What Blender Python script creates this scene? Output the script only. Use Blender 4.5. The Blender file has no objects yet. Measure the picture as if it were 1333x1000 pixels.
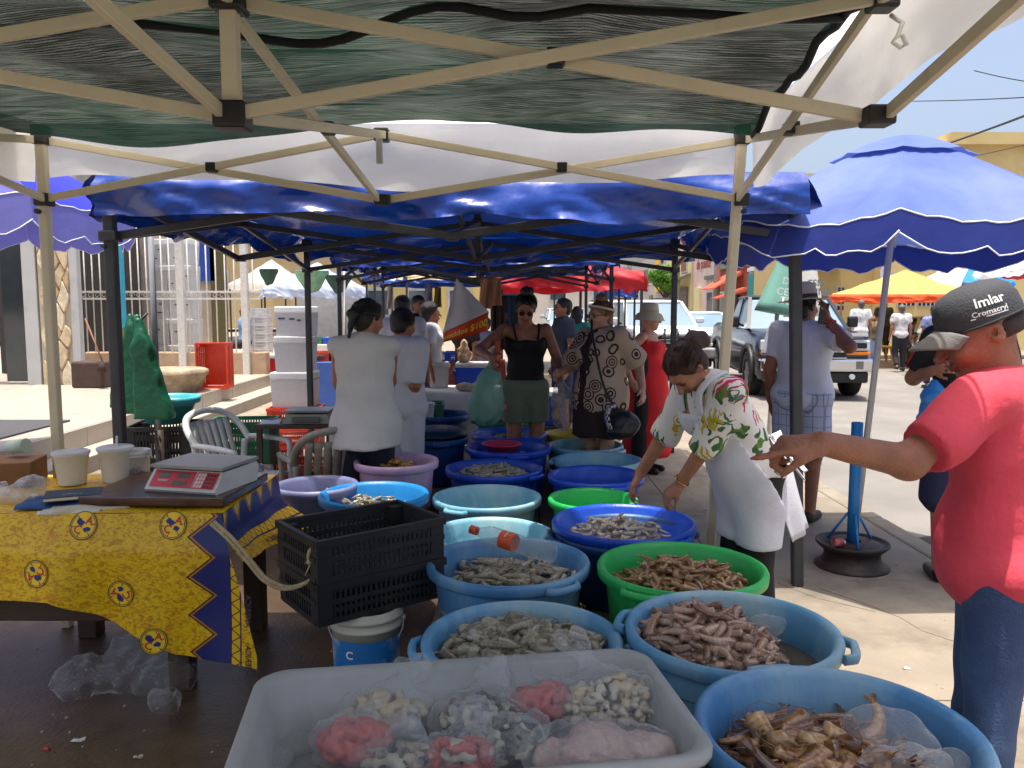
import bpy, bmesh, math, random
import numpy as np
from mathutils import Vector, Matrix, noise
S = bpy.context.scene
COL = S.collection
rnd = random.Random(7)
R = math.radians
# ---------------------------------------------------------------- camera, sky, sun, exposure
CAMH, PITCH, FPX = 1.6, R(5.55), 1050.0
cam = bpy.data.objects.new('camera', bpy.data.cameras.new('camera'))
COL.objects.link(cam)
cam.location = (0, 0, CAMH)
cam.rotation_euler = (R(90) - PITCH, 0, 0)
cam.data.sensor_width = 36
cam.data.lens = FPX / 1333 * 36
cam.data.clip_start = 0.05
cam.data.clip_end = 2000
S.camera = cam
SUN = Vector((-0.05, -0.06, 1.0)).normalized()
world = bpy.data.worlds.new('World')
S.world = world
world.use_nodes = True
_n = world.node_tree.nodes
_sky = _n.new('ShaderNodeTexSky')
_sky.sky_type = 'NISHITA'
_sky.sun_disc = False
_sky.sun_elevation = math.asin(SUN.z)
_sky.sun_rotation = math.atan2(SUN.x, SUN.y)
_sky.dust_density = 6.0
_sky.air_density = 0.85
_sky.ozone_density = 0.3
world.node_tree.links.new(_sky.outputs[0], _n['Background'].inputs[0])
_n['Background'].inputs[1].default_value = 0.15
sun = bpy.data.objects.new('sun', bpy.data.lights.new('sun', 'SUN'))
COL.objects.link(sun)
sun.data.energy = 3.3
sun.data.angle = R(0.53)
sun.data.color = (1.0, 0.95, 0.87)
sun.rotation_euler = SUN.to_track_quat('Z', 'Y').to_euler()
sun.location = (0, 0, 30)
S.view_settings.view_transform = 'Standard'
S.view_settings.look = 'None'
S.view_settings.exposure = 0.95
S.view_settings.gamma = 1.0
S.render.engine = 'CYCLES'
S.cycles.use_denoising = True
S.cycles.max_bounces = 8
S.cycles.diffuse_bounces = 4
S.cycles.transparent_max_bounces = 24
S.cycles.sample_clamp_indirect = 4.0

# ---------------------------------------------------------------- helpers
_cp, _sp = math.cos(PITCH), math.sin(PITCH)
def ray(u, v):
    a = (u - 666.5) / FPX; b = (500 - v) / FPX
    return Vector((a, b * _sp + _cp, b * _cp - _sp))
def W(u, v, d):                       # point at distance d (metres ahead)
    r = ray(u, v or 398); return Vector((0, 0, CAMH)) + r * (d / r.y)
def Zp(u, v, z):                      # point on the level plane z
    r = ray(u, v); return Vector((0, 0, CAMH)) + r * ((z - CAMH) / r.z)
def lin(c):
    return tuple(((x / 255) / 12.92 if x <= 10 else ((x / 255 + .055) / 1.055) ** 2.4) for x in c)

MATS = {}
def mat(name, col, rough=.6, var=.12, vs=7., bump=0., bs=40., metal=0., transl=0., alpha=1., spec=.5, col2=None, thr=.5, soft=.12, coords='Object', stretch=(1, 1, 1), sss=0., emit=0.):
    """procedural material: colour with noise variation, optional second colour (stains), bump, translucency"""
    if name in MATS: return MATS[name]
    m = bpy.data.materials.new(name); m.use_nodes = True
    nt = m.node_tree; N = nt.nodes; L = nt.links
    p = N['Principled BSDF']; out = N['Material Output']
    c = lin(col)
    tc = N.new('ShaderNodeTexCoord'); mp = N.new('ShaderNodeMapping')
    L.new(tc.outputs[coords], mp.inputs[0]); mp.inputs['Scale'].default_value = stretch
    nz = N.new('ShaderNodeTexNoise'); nz.inputs['Scale'].default_value = vs; nz.inputs['Detail'].default_value = 5
    L.new(mp.outputs[0], nz.inputs['Vector'])
    r = N.new('ShaderNodeValToRGB'); e = r.color_ramp.elements
    e[0].position = .3; e[1].position = .7
    e[0].color = tuple(x * (1 - var) for x in c) + (1,)
    e[1].color = tuple(min(1, x * (1 + var)) for x in c) + (1,)
    L.new(nz.outputs['Fac'], r.inputs[0])
    colout = r.outputs[0]
    if col2:
        n2 = N.new('ShaderNodeTexNoise'); n2.inputs['Scale'].default_value = vs * .55; n2.inputs['Detail'].default_value = 8
        n2.inputs['Roughness'].default_value = .65
        L.new(mp.outputs[0], n2.inputs['Vector'])
        r2 = N.new('ShaderNodeValToRGB'); r2.color_ramp.elements[0].position = thr - soft; r2.color_ramp.elements[1].position = thr + soft
        L.new(n2.outputs['Fac'], r2.inputs[0])
        mx = N.new('ShaderNodeMixRGB'); L.new(r2.outputs[0], mx.inputs[0]); L.new(colout, mx.inputs[1])
        mx.inputs[2].default_value = lin(col2) + (1,); colout = mx.outputs[0]
    L.new(colout, p.inputs['Base Color'])
    p.inputs['Roughness'].default_value = rough; p.inputs['Metallic'].default_value = metal
    p.inputs['Specular IOR Level'].default_value = spec
    if sss: p.inputs['Subsurface Weight'].default_value = sss; p.inputs['Subsurface Radius'].default_value = (.02, .008, .005)
    nrm = None
    if bump:
        nb = N.new('ShaderNodeTexNoise'); nb.inputs['Scale'].default_value = bs; nb.inputs['Detail'].default_value = 4
        L.new(mp.outputs[0], nb.inputs['Vector'])
        bn = N.new('ShaderNodeBump'); bn.inputs['Strength'].default_value = bump; bn.inputs['Distance'].default_value = .01
        L.new(nb.outputs['Fac'], bn.inputs['Height']); L.new(bn.outputs[0], p.inputs['Normal']); nrm = bn.outputs[0]
    sh = p.outputs[0]
    if transl:
        t = N.new('ShaderNodeBsdfTranslucent'); L.new(colout, t.inputs[0])
        if nrm: L.new(nrm, t.inputs['Normal'])
        x = N.new('ShaderNodeMixShader'); x.inputs[0].default_value = transl
        L.new(sh, x.inputs[1]); L.new(t.outputs[0], x.inputs[2]); sh = x.outputs[0]
    if alpha < 1:
        t = N.new('ShaderNodeBsdfTransparent'); x = N.new('ShaderNodeMixShader'); x.inputs[0].default_value = alpha
        L.new(t.outputs[0], x.inputs[1]); L.new(sh, x.inputs[2]); sh = x.outputs[0]
    L.new(sh, out.inputs[0])
    m['_c'] = 1
    MATS[name] = m
    return m
def nodes_of(m): return m.node_tree.nodes, m.node_tree.links
def math_node(N, L, op, a, b=None, c=None):
    n = N.new('ShaderNodeMath'); n.operation = op
    for i, x in enumerate((a, b, c)):
        if x is None: continue
        if isinstance(x, (int, float)): n.inputs[i].default_value = x
        else: L.new(x, n.inputs[i])
    return n.outputs[0]
def mixc(N, L, f, a, b):
    n = N.new('ShaderNodeMixRGB')
    if isinstance(f, (int, float)): n.inputs[0].default_value = f
    else: L.new(f, n.inputs[0])
    for i, x in ((1, a), (2, b)):
        if isinstance(x, tuple): n.inputs[i].default_value = lin(x) + (1,)
        else: L.new(x, n.inputs[i])
    return n.outputs[0]
def film(name, col, a0=.12, a1=.75, rough=.12, ws=25.):
    """thin clear plastic: mostly see-through, whiter on creases and at grazing angles"""
    if name in MATS: return MATS[name]
    m = bpy.data.materials.new(name); m.use_nodes = True; N, L = nodes_of(m)
    p = N['Principled BSDF']; p.inputs['Base Color'].default_value = lin(col) + (1,); p.inputs['Roughness'].default_value = rough
    lw = N.new('ShaderNodeLayerWeight'); lw.inputs[0].default_value = .4
    nz = N.new('ShaderNodeTexNoise'); nz.inputs['Scale'].default_value = ws; nz.inputs['Detail'].default_value = 4
    bn = N.new('ShaderNodeBump'); bn.inputs['Strength'].default_value = .5; bn.inputs['Distance'].default_value = .02
    L.new(nz.outputs['Fac'], bn.inputs['Height']); L.new(bn.outputs[0], p.inputs['Normal'])
    cz = N.new('ShaderNodeTexNoise'); cz.inputs['Scale'].default_value = ws * .8; cz.inputs['Detail'].default_value = 2; cz.inputs['Distortion'].default_value = 1.5
    rd_ = math_node(N, L, 'POWER', math_node(N, L, 'SUBTRACT', 1.0, math_node(N, L, 'MULTIPLY', math_node(N, L, 'ABSOLUTE', math_node(N, L, 'SUBTRACT', cz.outputs['Fac'], .5)), 2.0)), 22.0)
    f = math_node(N, L, 'ADD', math_node(N, L, 'MULTIPLY', math_node(N, L, 'MULTIPLY', lw.outputs['Facing'], lw.outputs['Facing']), nz.outputs['Fac']), math_node(N, L, 'MULTIPLY', rd_, .30))
    mr = N.new('ShaderNodeMapRange'); L.new(f, mr.inputs[0]); mr.inputs[1].default_value = .08; mr.inputs[2].default_value = .5
    mr.inputs[3].default_value = a0; mr.inputs[4].default_value = a1
    t = N.new('ShaderNodeBsdfTransparent'); x = N.new('ShaderNodeMixShader')
    L.new(mr.outputs[0], x.inputs[0]); L.new(t.outputs[0], x.inputs[1]); L.new(p.outputs[0], x.inputs[2])
    L.new(x.outputs[0], N['Material Output'].inputs[0]); MATS[name] = m; return m

def wm(o):
    m = Matrix.LocRotScale(o.location, o.rotation_euler, o.scale)
    if o.parent: m = wm(o.parent) @ o.matrix_parent_inverse @ m
    return m
def tag(o, label=None, cat=None, group=None, kind=None):
    if label: o['label'] = label
    if cat: o['category'] = cat
    if group: o['group'] = group
    if kind: o['kind'] = kind
    return o
def thing(name, label, cat, loc=(0, 0, 0), rz=0, group=None):
    o = bpy.data.objects.new(name, None); COL.objects.link(o)
    o.empty_display_size = .1; o.location = loc; o.rotation_euler = (0, 0, rz)
    return tag(o, label, cat, group)
def link(name, me, m=None, parent=None, world=False):
    o = bpy.data.objects.new(name, me); COL.objects.link(o)
    if m is not None:
        if isinstance(m, (list, tuple)):
            me.materials.clear()
            for x in m: me.materials.append(x)
        elif not len(me.materials): me.materials.append(m)
    if parent is not None:
        o.parent = parent
        if world: o.matrix_parent_inverse = wm(parent).inverted()
    return o
def copy_tree(o, parent=None):
    c = o.copy(); COL.objects.link(c)
    if parent is not None: c.parent = parent
    for ch in [x for x in bpy.data.objects if x.parent == o]: copy_tree(ch, c)
    return c
def fastmesh(name, V, F, smooth=True):
    V = np.asarray(V, np.float32); F = np.asarray(F, np.int32)
    me = bpy.data.meshes.new(name)
    me.vertices.add(len(V)); me.vertices.foreach_set('co', V.ravel())
    n, k = F.shape
    me.loops.add(n * k); me.loops.foreach_set('vertex_index', F.ravel())
    me.polygons.add(n); me.polygons.foreach_set('loop_start', np.arange(0, n * k, k, dtype=np.int32))
    me.polygons.foreach_set('use_smooth', np.full(n, smooth))
    me.update(calc_edges=True); me.validate()
    return me

class MB:
    """collects shapes into one mesh"""
    def __init__(s): s.V = []; s.F = []; s.M = []; s.SM = []; s.UV = None
    def add(s, V, F, mi=0, sm=False):
        b = len(s.V); s.V += [tuple(v) for v in V]
        for f in F: s.F.append(tuple(i + b for i in f)); s.M.append(mi); s.SM.append(sm)
        return s
    def box(s, c, d, rot=None, mi=0, bev=0.):
        c = Vector(c); hx, hy, hz = d[0] / 2, d[1] / 2, d[2] / 2
        b = min(bev, hx * .9, hy * .9, hz * .9)
        if b <= 0:
            P = [Vector((x, y, z)) for x in (-hx, hx) for y in (-hy, hy) for z in (-hz, hz)]
            F = [(0, 1, 3, 2), (4, 6, 7, 5), (0, 4, 5, 1), (2, 3, 7, 6), (0, 2, 6, 4), (1, 5, 7, 3)]
        else:
            bm = bmesh.new(); bmesh.ops.create_cube(bm, size=1)
            for v in bm.verts: v.co = Vector((v.co.x * 2 * hx, v.co.y * 2 * hy, v.co.z * 2 * hz))
            bmesh.ops.bevel(bm, geom=bm.edges[:], offset=b, segments=2, affect='EDGES', profile=.5)
            bm.verts.index_update(); P = [v.co.copy() for v in bm.verts]; F = [tuple(v.index for v in f.verts) for f in bm.faces]; bm.free()
        if rot is not None: P = [rot @ p for p in P]
        return s.add([p + c for p in P], F, mi, False)
    def bar(s, a, b, w, h=None, mi=0, up=(0, 0, 1), bev=0.):
        a = Vector(a); b = Vector(b); y = (b - a); l = y.length; y.normalize()
        x = y.cross(Vector(up))
        if x.length < 1e-4: x = Vector((1, 0, 0))
        x.normalize(); z = x.cross(y)
        return s.box((a + b) / 2, (w, l, h or w), Matrix((x, y, z)).transposed(), mi, bev)
    def tube(s, pts, rad, n=8, mi=0, cap=True, closed=False, squash=1.):
        pts = [Vector(p) for p in pts]; m = len(pts)
        if not isinstance(rad, (list, tuple)): rad = [rad] * m
        V = []; F = []; prev = None
        for i, p in enumerate(pts):
            t = (pts[(i + 1) % m] - pts[i - 1]) if closed else (pts[min(i + 1, m - 1)] - pts[max(i - 1, 0)])
            if t.length < 1e-7: t = Vector((0, 0, 1))
            t.normalize()
            if prev is None:
                x = t.cross(Vector((0, 0, 1)))
                if x.length < 1e-3: x = t.cross(Vector((0, 1, 0)))
            else:
                x = prev - t * prev.dot(t)
                if x.length < 1e-4: x = t.cross(Vector((0, 0, 1)))
            x.normalize(); prev = x; y = t.cross(x)
            for k in range(n):
                a = 2 * math.pi * k / n
                V.append(p + (x * math.cos(a) + y * math.sin(a) * squash) * rad[i])
        for i in range(m if closed else m - 1):
            j = (i + 1) % m
            for k in range(n):
                k2 = (k + 1) % n
                F.append((i * n + k, j * n + k, j * n + k2, i * n + k2))
        s.add(V, F, mi, True)
        if cap and not closed:
            b = len(s.V) - len(V)
            s.F.append(tuple(b + k for k in range(n))); s.M.append(mi); s.SM.append(False)
            s.F.append(tuple(b + (m - 1) * n + k for k in reversed(range(n)))); s.M.append(mi); s.SM.append(False)
        return s
    def lathe(s, prof, n=32, c=(0, 0, 0), mi=0, sx=1., sy=1., wob=0., sm=True, seed=0):
        c = Vector(c); V = []; F = []; q = random.Random(seed); ph = [q.uniform(0, 6.3) for _ in range(4)]
        for r, z in prof:
            for k in range(n):
                a = 2 * math.pi * k / n
                w = 1 + wob * (math.sin(2 * a + ph[0]) + .6 * math.sin(3 * a + ph[1]))
                V.append(c + Vector((r * sx * w * math.cos(a), r * sy * w * math.sin(a), z + wob * .25 * r * math.sin(2 * a + ph[2]))))
        for i in range(len(prof) - 1):
            for k in range(n):
                k2 = (k + 1) % n; F.append((i * n + k, i * n + k2, (i + 1) * n + k2, (i + 1) * n + k))
        return s.add(V, F, mi, sm)
    def loft(s, rings, mi=0, closed=True, cap=True, sm=True):
        n = len(rings[0]); V = [Vector(p) for r in rings for p in r]; F = []
        for i in range(len(rings) - 1):
            for k in range(n if closed else n - 1):
                k2 = (k + 1) % n; F.append((i * n + k, i * n + k2, (i + 1) * n + k2, (i + 1) * n + k))
        s.add(V, F, mi, sm)
        if cap:
            b = len(s.V) - len(V); e = b + (len(rings) - 1) * n
            s.F.append(tuple(b + k for k in reversed(range(n)))); s.F.append(tuple(e + k for k in range(n))); s.M += [mi, mi]; s.SM += [False, False]
        return s
    def sheet(s, fn, nu, nv, mi=0, sm=True, thick=0.):
        """fn(a,b) for a,b in 0..1 -> point ; optional thickness gives a closed slab"""
        V = [Vector(fn(i / nu, j / nv)) for i in range(nu + 1) for j in range(nv + 1)]
        F = [(i * (nv + 1) + j, (i + 1) * (nv + 1) + j, (i + 1) * (nv + 1) + j + 1, i * (nv + 1) + j + 1) for i in range(nu) for j in range(nv)]
        uv = [(i / nu, j / nv) for i in range(nu + 1) for j in range(nv + 1)]
        b = len(s.V); s.add(V, F, mi, sm)
        if s.UV is None: s.UV = {}
        for i, w in enumerate(uv): s.UV[b + i] = w
        if thick:
            nr = [Vector((0, 0, 0)) for _ in V]
            for f in F:
                q = (V[f[1]] - V[f[0]]).cross(V[f[3]] - V[f[0]])
                for i in f: nr[i] += q
            V2 = [v - n.normalized() * thick for v, n in zip(V, nr)]
            b2 = len(s.V); s.add(V2, [tuple(reversed(f)) for f in F], mi, sm)
            for i, w in enumerate(uv): s.UV[b2 + i] = w
            loop = [i * (nv + 1) for i in range(nu + 1)] + [nu * (nv + 1) + j for j in range(1, nv + 1)] + [i * (nv + 1) + nv for i in range(nu - 1, -1, -1)] + [j for j in range(nv - 1, 0, -1)]
            for i in range(len(loop)):
                p, q = loop[i], loop[(i + 1) % len(loop)]
                s.F.append((b + q, b + p, b2 + p, b2 + q)); s.M.append(mi); s.SM.append(sm)
        return s
    def poly(s, pts, ext, mi=0):
        """flat outline pts (3-D) extruded along vector ext"""
        n = len(pts); e = Vector(ext); P = [Vector(p) for p in pts]
        V = P + [p + e for p in P]
        F = [tuple(range(n)), tuple(reversed(range(n, 2 * n)))] + [(i, i + n, (i + 1) % n + n, (i + 1) % n) for i in range(n)]
        return s.add(V, F, mi, False)
    def mesh(s, name):
        me = bpy.data.meshes.new(name); me.from_pydata([tuple(v) for v in s.V], [], s.F)
        me.polygons.foreach_set('material_index', s.M); me.polygons.foreach_set('use_smooth', s.SM)
        if s.UV:
            l = me.uv_layers.new(name='UVMap')
            for lp in me.loops: l.data[lp.index].uv = s.UV.get(lp.vertex_index, (0, 0))
        me.update(); return me
    def build(s, name, m, parent=None, world=False): return link(name, s.mesh(name), m, parent, world)

# ---- smooth solids: blended cones and ellipsoids meshed on a grid (bodies, clothes, bags)
def cone(a, b, ra, rb=None, k=.03, clip=None, col=None, op='u'): return dict(t='c', a=np.array(a, float), b=np.array(b, float), ra=ra, rb=ra if rb is None else rb, k=k, clip=clip, col=col, op=op)
def ell(c, r, rot=None, k=.03, clip=None, col=None, op='u'):
    return dict(t='e', c=np.array(c, float), r=np.array(r if hasattr(r, '__len__') else (r, r, r), float), rot=None if rot is None else np.array(rot.to_3x3()), k=k, clip=clip, col=col, op=op)
def _dist(p, X, Y, Z):
    if p['t'] == 'c':
        a, b = p['a'], p['b']; ab = b - a; l2 = max(ab @ ab, 1e-9)
        x, y, z = X - a[0], Y - a[1], Z - a[2]
        t = np.clip((x * ab[0] + y * ab[1] + z * ab[2]) / l2, 0, 1)
        d = np.sqrt((x - t * ab[0]) ** 2 + (y - t * ab[1]) ** 2 + (z - t * ab[2]) ** 2) - (p['ra'] + (p['rb'] - p['ra']) * t)
    else:
        c, r = p['c'], p['r']; x, y, z = X - c[0], Y - c[1], Z - c[2]
        if p['rot'] is not None:
            m = p['rot'].T
            x, y, z = m[0, 0] * x + m[0, 1] * y + m[0, 2] * z, m[1, 0] * x + m[1, 1] * y + m[1, 2] * z, m[2, 0] * x + m[2, 1] * y + m[2, 2] * z
        k0 = np.sqrt((x / r[0]) ** 2 + (y / r[1]) ** 2 + (z / r[2]) ** 2) + 1e-9
        k1 = np.sqrt((x / r[0] ** 2) ** 2 + (y / r[1] ** 2) ** 2 + (z / r[2] ** 2) ** 2) + 1e-9
        d = k0 * (k0 - 1) / k1
    for n, q in (p['clip'] or ()):
        d = np.maximum(d, (X - q[0]) * n[0] + (Y - q[1]) * n[1] + (Z - q[2]) * n[2])
    return d
def _box(p):
    if p['t'] == 'c': return np.minimum(p['a'] - p['ra'], p['b'] - p['rb']), np.maximum(p['a'] + p['ra'], p['b'] + p['rb'])
    m = p['r'].max() if p['rot'] is not None else p['r']
    return p['c'] - m, p['c'] + m
def sdf(name, prims, res=.01, fine=None, cuts=(), fold=0., ff=30., seed=0):
    """fine: list of (axis, lo, hi, res) intervals with a smaller step"""
    lo = np.min([_box(p)[0] for p in prims if p['op'] == 'u'], 0) - res * 3; hi = np.max([_box(p)[1] for p in prims if p['op'] == 'u'], 0) + res * 3
    ax = []
    for i in range(3):
        seg = sorted((f[1], f[2], f[3]) for f in (fine or ()) if f[0] == i); q = [lo[i]]
        while q[-1] < hi[i]:
            st = res
            for a, b, r_ in seg:
                if a - r_ <= q[-1] < b: st = r_
            q.append(q[-1] + st)
        ax.append(np.array(q, np.float32))
    D = np.full([len(a) for a in ax], 1.0, np.float32)
    for p in prims:
        a, b = _box(p); mg = p['k'] + res * 2.5
        sl = []
        for i in range(3):
            i0 = max(0, np.searchsorted(ax[i], a[i] - mg) - 1); i1 = min(len(ax[i]), np.searchsorted(ax[i], b[i] + mg) + 1); sl.append(slice(i0, i1))
        if any(x.stop <= x.start for x in sl): continue
        sl = tuple(sl)
        X = ax[0][sl[0]][:, None, None]; Y = ax[1][sl[1]][None, :, None]; Z = ax[2][sl[2]][None, None, :]
        d = _dist(p, X, Y, Z).astype(np.float32); k = p['k']; E = D[sl]
        if p['op'] == 'u':
            h = np.clip(.5 + .5 * (E - d) / k, 0, 1); D[sl] = E * (1 - h) + d * h - k * h * (1 - h)
        else:
            h = np.clip(.5 - .5 * (E + d) / k, 0, 1); D[sl] = E * (1 - h) - d * h + k * h * (1 - h)
    X = ax[0][:, None, None]; Y = ax[1][None, :, None]; Z = ax[2][None, None, :]
    if fold:
        q = random.Random(seed); f = lambda: q.uniform(.7, 1.3)
        A = np.sin(ff * f() * X + 2.2 * np.sin(ff * .45 * f() * Z + 1) + ff * .3 * Y) * np.sin(ff * .22 * f() * Z + 2 * np.sin(ff * .3 * X) + ff * .25 * Y + 1)
        B = np.sin(ff * f() * Y + 1.9 * np.sin(ff * .4 * f() * Z + 4) + ff * .35 * X) * np.sin(ff * .3 * f() * Z + 2 + 2 * np.sin(ff * .28 * Y))
        D += (fold * (A + B)).astype(np.float32)
    for n, q in cuts: D = np.maximum(D, (X - q[0]) * n[0] + (Y - q[1]) * n[1] + (Z - q[2]) * n[2])
    D[0] = D[-1] = 1; D[:, 0] = D[:, -1] = 1; D[:, :, 0] = D[:, :, -1] = 1
    ny, nz = D.shape[1:]; Q = []; P = []
    for i in range(3):
        s0 = [slice(None)] * 3; s1 = [slice(None)] * 3; s0[i] = slice(0, -1); s1[i] = slice(1, None)
        d0 = D[tuple(s0)]; d1 = D[tuple(s1)]
        idx = np.argwhere((d0 < 0) != (d1 < 0)); u, w = (i + 1) % 3, (i + 2) % 3
        idx = idx[(idx[:, u] > 0) & (idx[:, w] > 0)]
        if not len(idx): continue
        v0 = d0[tuple(idx.T)]; v1 = d1[tuple(idx.T)]; t = v0 / (v0 - v1)
        pos = np.stack([ax[j][idx[:, j]] for j in range(3)], 1).astype(np.float64)
        pos[:, i] += t * (ax[i][idx[:, i] + 1] - ax[i][idx[:, i]])
        cs = []
        for du, dw in ((0, 0), (1, 0), (1, 1), (0, 1)):
            c = idx.copy(); c[:, u] -= du; c[:, w] -= dw; cs.append((c[:, 0] * ny + c[:, 1]) * nz + c[:, 2])
        q = np.stack(cs, 1); fl = v0 > 0; q[fl] = q[fl][:, ::-1]
        Q.append(q); P.append(np.repeat(pos, 4, 0).reshape(-1, 4, 3))
        P[-1][fl] = P[-1][fl]
    Q = np.concatenate(Q); P = np.concatenate(P).reshape(-1, 3)
    un, inv = np.unique(Q.ravel(), return_inverse=True)
    V = np.zeros((len(un), 3)); cnt = np.bincount(inv, minlength=len(un))
    for j in range(3): V[:, j] = np.bincount(inv, P[:, j], len(un)) / cnt
    me = fastmesh(name, V, inv.reshape(-1, 4))
    cols = [p for p in prims if p['col'] is not None]
    if cols:
        A = np.ones((len(V), 4), np.float32)
        base = next((p['col'] for p in prims if p.get('base')), None)
        for p in cols:
            d = _dist(p, V[:, 0], V[:, 1], V[:, 2]); f = np.clip(1 - (d - .002) / .005, 0, 1)[:, None]
            A[:, :3] = A[:, :3] * (1 - f) + np.array(p['col']) * f
        at = me.color_attributes.new('tint', 'FLOAT_COLOR', 'POINT'); at.data.foreach_set('color', A.ravel())
    return me
def text_mesh(txt, size, bold=False, extr=.0):
    c = bpy.data.curves.new('txt', 'FONT'); c.body = txt; c.size = size; c.align_x = 'CENTER'; c.align_y = 'CENTER'; c.extrude = extr; c.offset = size * .02 if bold else 0; c.resolution_u = 3
    o = bpy.data.objects.new('txt', c); COL.objects.link(o)
    me = bpy.data.meshes.new_from_object(o.evaluated_get(bpy.context.evaluated_depsgraph_get()))
    bpy.data.objects.remove(o); return me
def lettering(txt, size, m, parent, origin, right, up, bold=True, fn=None, name='lettering'):
    """flat letters; right/up span their plane, or fn maps (x, y) to a point of a curved surface"""
    me = text_mesh(txt, size, bold); me.materials.clear()
    o_, r_, u_ = Vector(origin or (0, 0, 0)), Vector(right).normalized() if right else None, Vector(up).normalized() if up else None
    for v in me.vertices: v.co = fn(v.co.x, v.co.y) if fn else o_ + r_ * v.co.x + u_ * v.co.y
    return link(name, me, m, parent, True)
# ================================================================ SETTING
def struct(o): o['kind'] = 'structure'; return o
concrete = mat('pavement concrete', (136, 126, 110), .85, .16, 3, .35, 60, col2=(104, 95, 82), thr=.62, soft=.1)
asphalt = mat('sun bleached asphalt', (122, 118, 112), .9, .12, 1.2, .3, 120, col2=(104, 101, 96), thr=.6, soft=.15)
def wet_concrete():
    m = mat('pavement with wet stain', (136, 126, 110), .85, .16, 3, .35, 60, col2=(104, 95, 82), thr=.6, soft=.1, coords='Object')
    N, L = nodes_of(m); p = N['Principled BSDF']
    geo = N.new('ShaderNodeNewGeometry'); sx = N.new('ShaderNodeSeparateXYZ'); L.new(geo.outputs['Position'], sx.inputs[0])
    nz = N.new('ShaderNodeTexNoise'); nz.inputs['Scale'].default_value = 1.3; nz.inputs['Detail'].default_value = 8
    L.new(geo.outputs['Position'], nz.inputs['Vector'])
    # fishmonger's wet patch: an irregular blot around the stall
    dx = math_node(N, L, 'MULTIPLY', math_node(N, L, 'ADD', sx.outputs[0], 1.2), .42)
    dy = math_node(N, L, 'MULTIPLY', math_node(N, L, 'ADD', sx.outputs[1], -3.2), .30)
    r = math_node(N, L, 'SQRT', math_node(N, L, 'ADD', math_node(N, L, 'MULTIPLY', dx, dx), math_node(N, L, 'MULTIPLY', dy, dy)))
    r = math_node(N, L, 'ADD', r, math_node(N, L, 'MULTIPLY', nz.outputs['Fac'], .9))
    mr = N.new('ShaderNodeMapRange'); L.new(r, mr.inputs[0]); mr.inputs[1].default_value = 1.25; mr.inputs[2].default_value = 1.55; mr.inputs[3].default_value = 1; mr.inputs[4].default_value = 0
    old = p.inputs['Base Color'].links[0].from_socket
    nz2 = N.new('ShaderNodeTexNoise'); nz2.inputs['Scale'].default_value = 9; nz2.inputs['Detail'].default_value = 8; L.new(geo.outputs['Position'], nz2.inputs['Vector'])
    wet = mixc(N, L, nz2.outputs['Fac'], (46, 35, 26), (104, 82, 60))
    L.new(mixc(N, L, mr.outputs[0], old, wet), p.inputs['Base Color'])
    rr = N.new('ShaderNodeMapRange'); L.new(mr.outputs[0], rr.inputs[0]); rr.inputs[3].default_value = .85; rr.inputs[4].default_value = .38
    L.new(rr.outputs[0], p.inputs['Roughness']); return m
wetc = wet_concrete()
struct(MB().box((0, 300, -.35), (1200, 900, .2)).build('ground', mat('earth', (140, 132, 120), .95)))
struct(MB().sheet(lambda a, b: (2.7 + a * 60, -8 + b * 110, -.12), 4, 4).build('road', asphalt))
side = struct(MB().box((-6, 20, -.13), (17.6, 70, .2)).build('sidewalk', mat('joint mortar', (60, 54, 46), .95)))
# paving panels, one by one near the camera; beyond that one slab
q = random.Random(3)
xs = [1.28, 2.66]
for j in range(9):
    y0 = -1.2 + j * 1.45
    for i in range(1):
        w = xs[i + 1] - xs[i] - .006
        MB().box(((xs[i] + xs[i + 1]) / 2, y0 + .72, -.035 + q.uniform(-.001, .001)), (w, 1.443, .07), bev=.003).build('paving_slab', wetc, side, True)
MB().sheet(lambda a, b: (-4.1 + a * 5.376, -1.3 + b * 13.3, .0012 * math.sin(9 * a) * math.sin(11 * b)), 20, 30).build('stall_floor', wetc, side, True)
MB().box((-1.0, 36, -.04), (7.3, 48, .07)).build('paving', concrete, side, True)
kerbm = mat('kerb concrete', (134, 125, 110), .85, .15, 5, .4, 50, col2=(110, 104, 94), thr=.6)
for j in range(30):
    MB().box((2.75, -2 + j * 1.0 + .5, -.08), (.16, .985, .16), bev=.02).build('kerb_stone', kerbm, side, True)
crk = MB()
for (pts) in ([(1.75, 4.45), (1.9, 4.2), (2.0, 4.02), (2.02, 3.85), (2.2, 3.6)], [(1.5, 6.2), (1.72, 6.35), (1.9, 6.4), (2.3, 6.9), (2.6, 7.3)], [(1.35, 4.9), (1.5, 4.6), (1.68, 4.3), (1.9, 4.1)]):
    crk.tube([(x + q.uniform(-.01, .01), y, -.0035) for x, y in pts], .0055, 4)
crk.build('crack', mat('crack dirt', (60, 54, 46), .95), side, True)
struct(sdf and MB().lathe([(.0, .012), (.2, .012), (.27, .006), (.3, 0)], 18, (3.25, 5.75, -.118), sx=1.1, sy=.55, wob=.1).build('asphalt_patch', mat('fresh tar', (48, 47, 46), .8, .2, 20, .5, 90)))
# pavement across the street
far = struct(MB().box((20, 34.5, -.06), (22, 17, .16), bev=.03).build('far_sidewalk', concrete))
far2 = struct(MB().box((12.6, 60, -.06), (5.0, 34, .155)).build('far_sidewalk', concrete))

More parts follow.
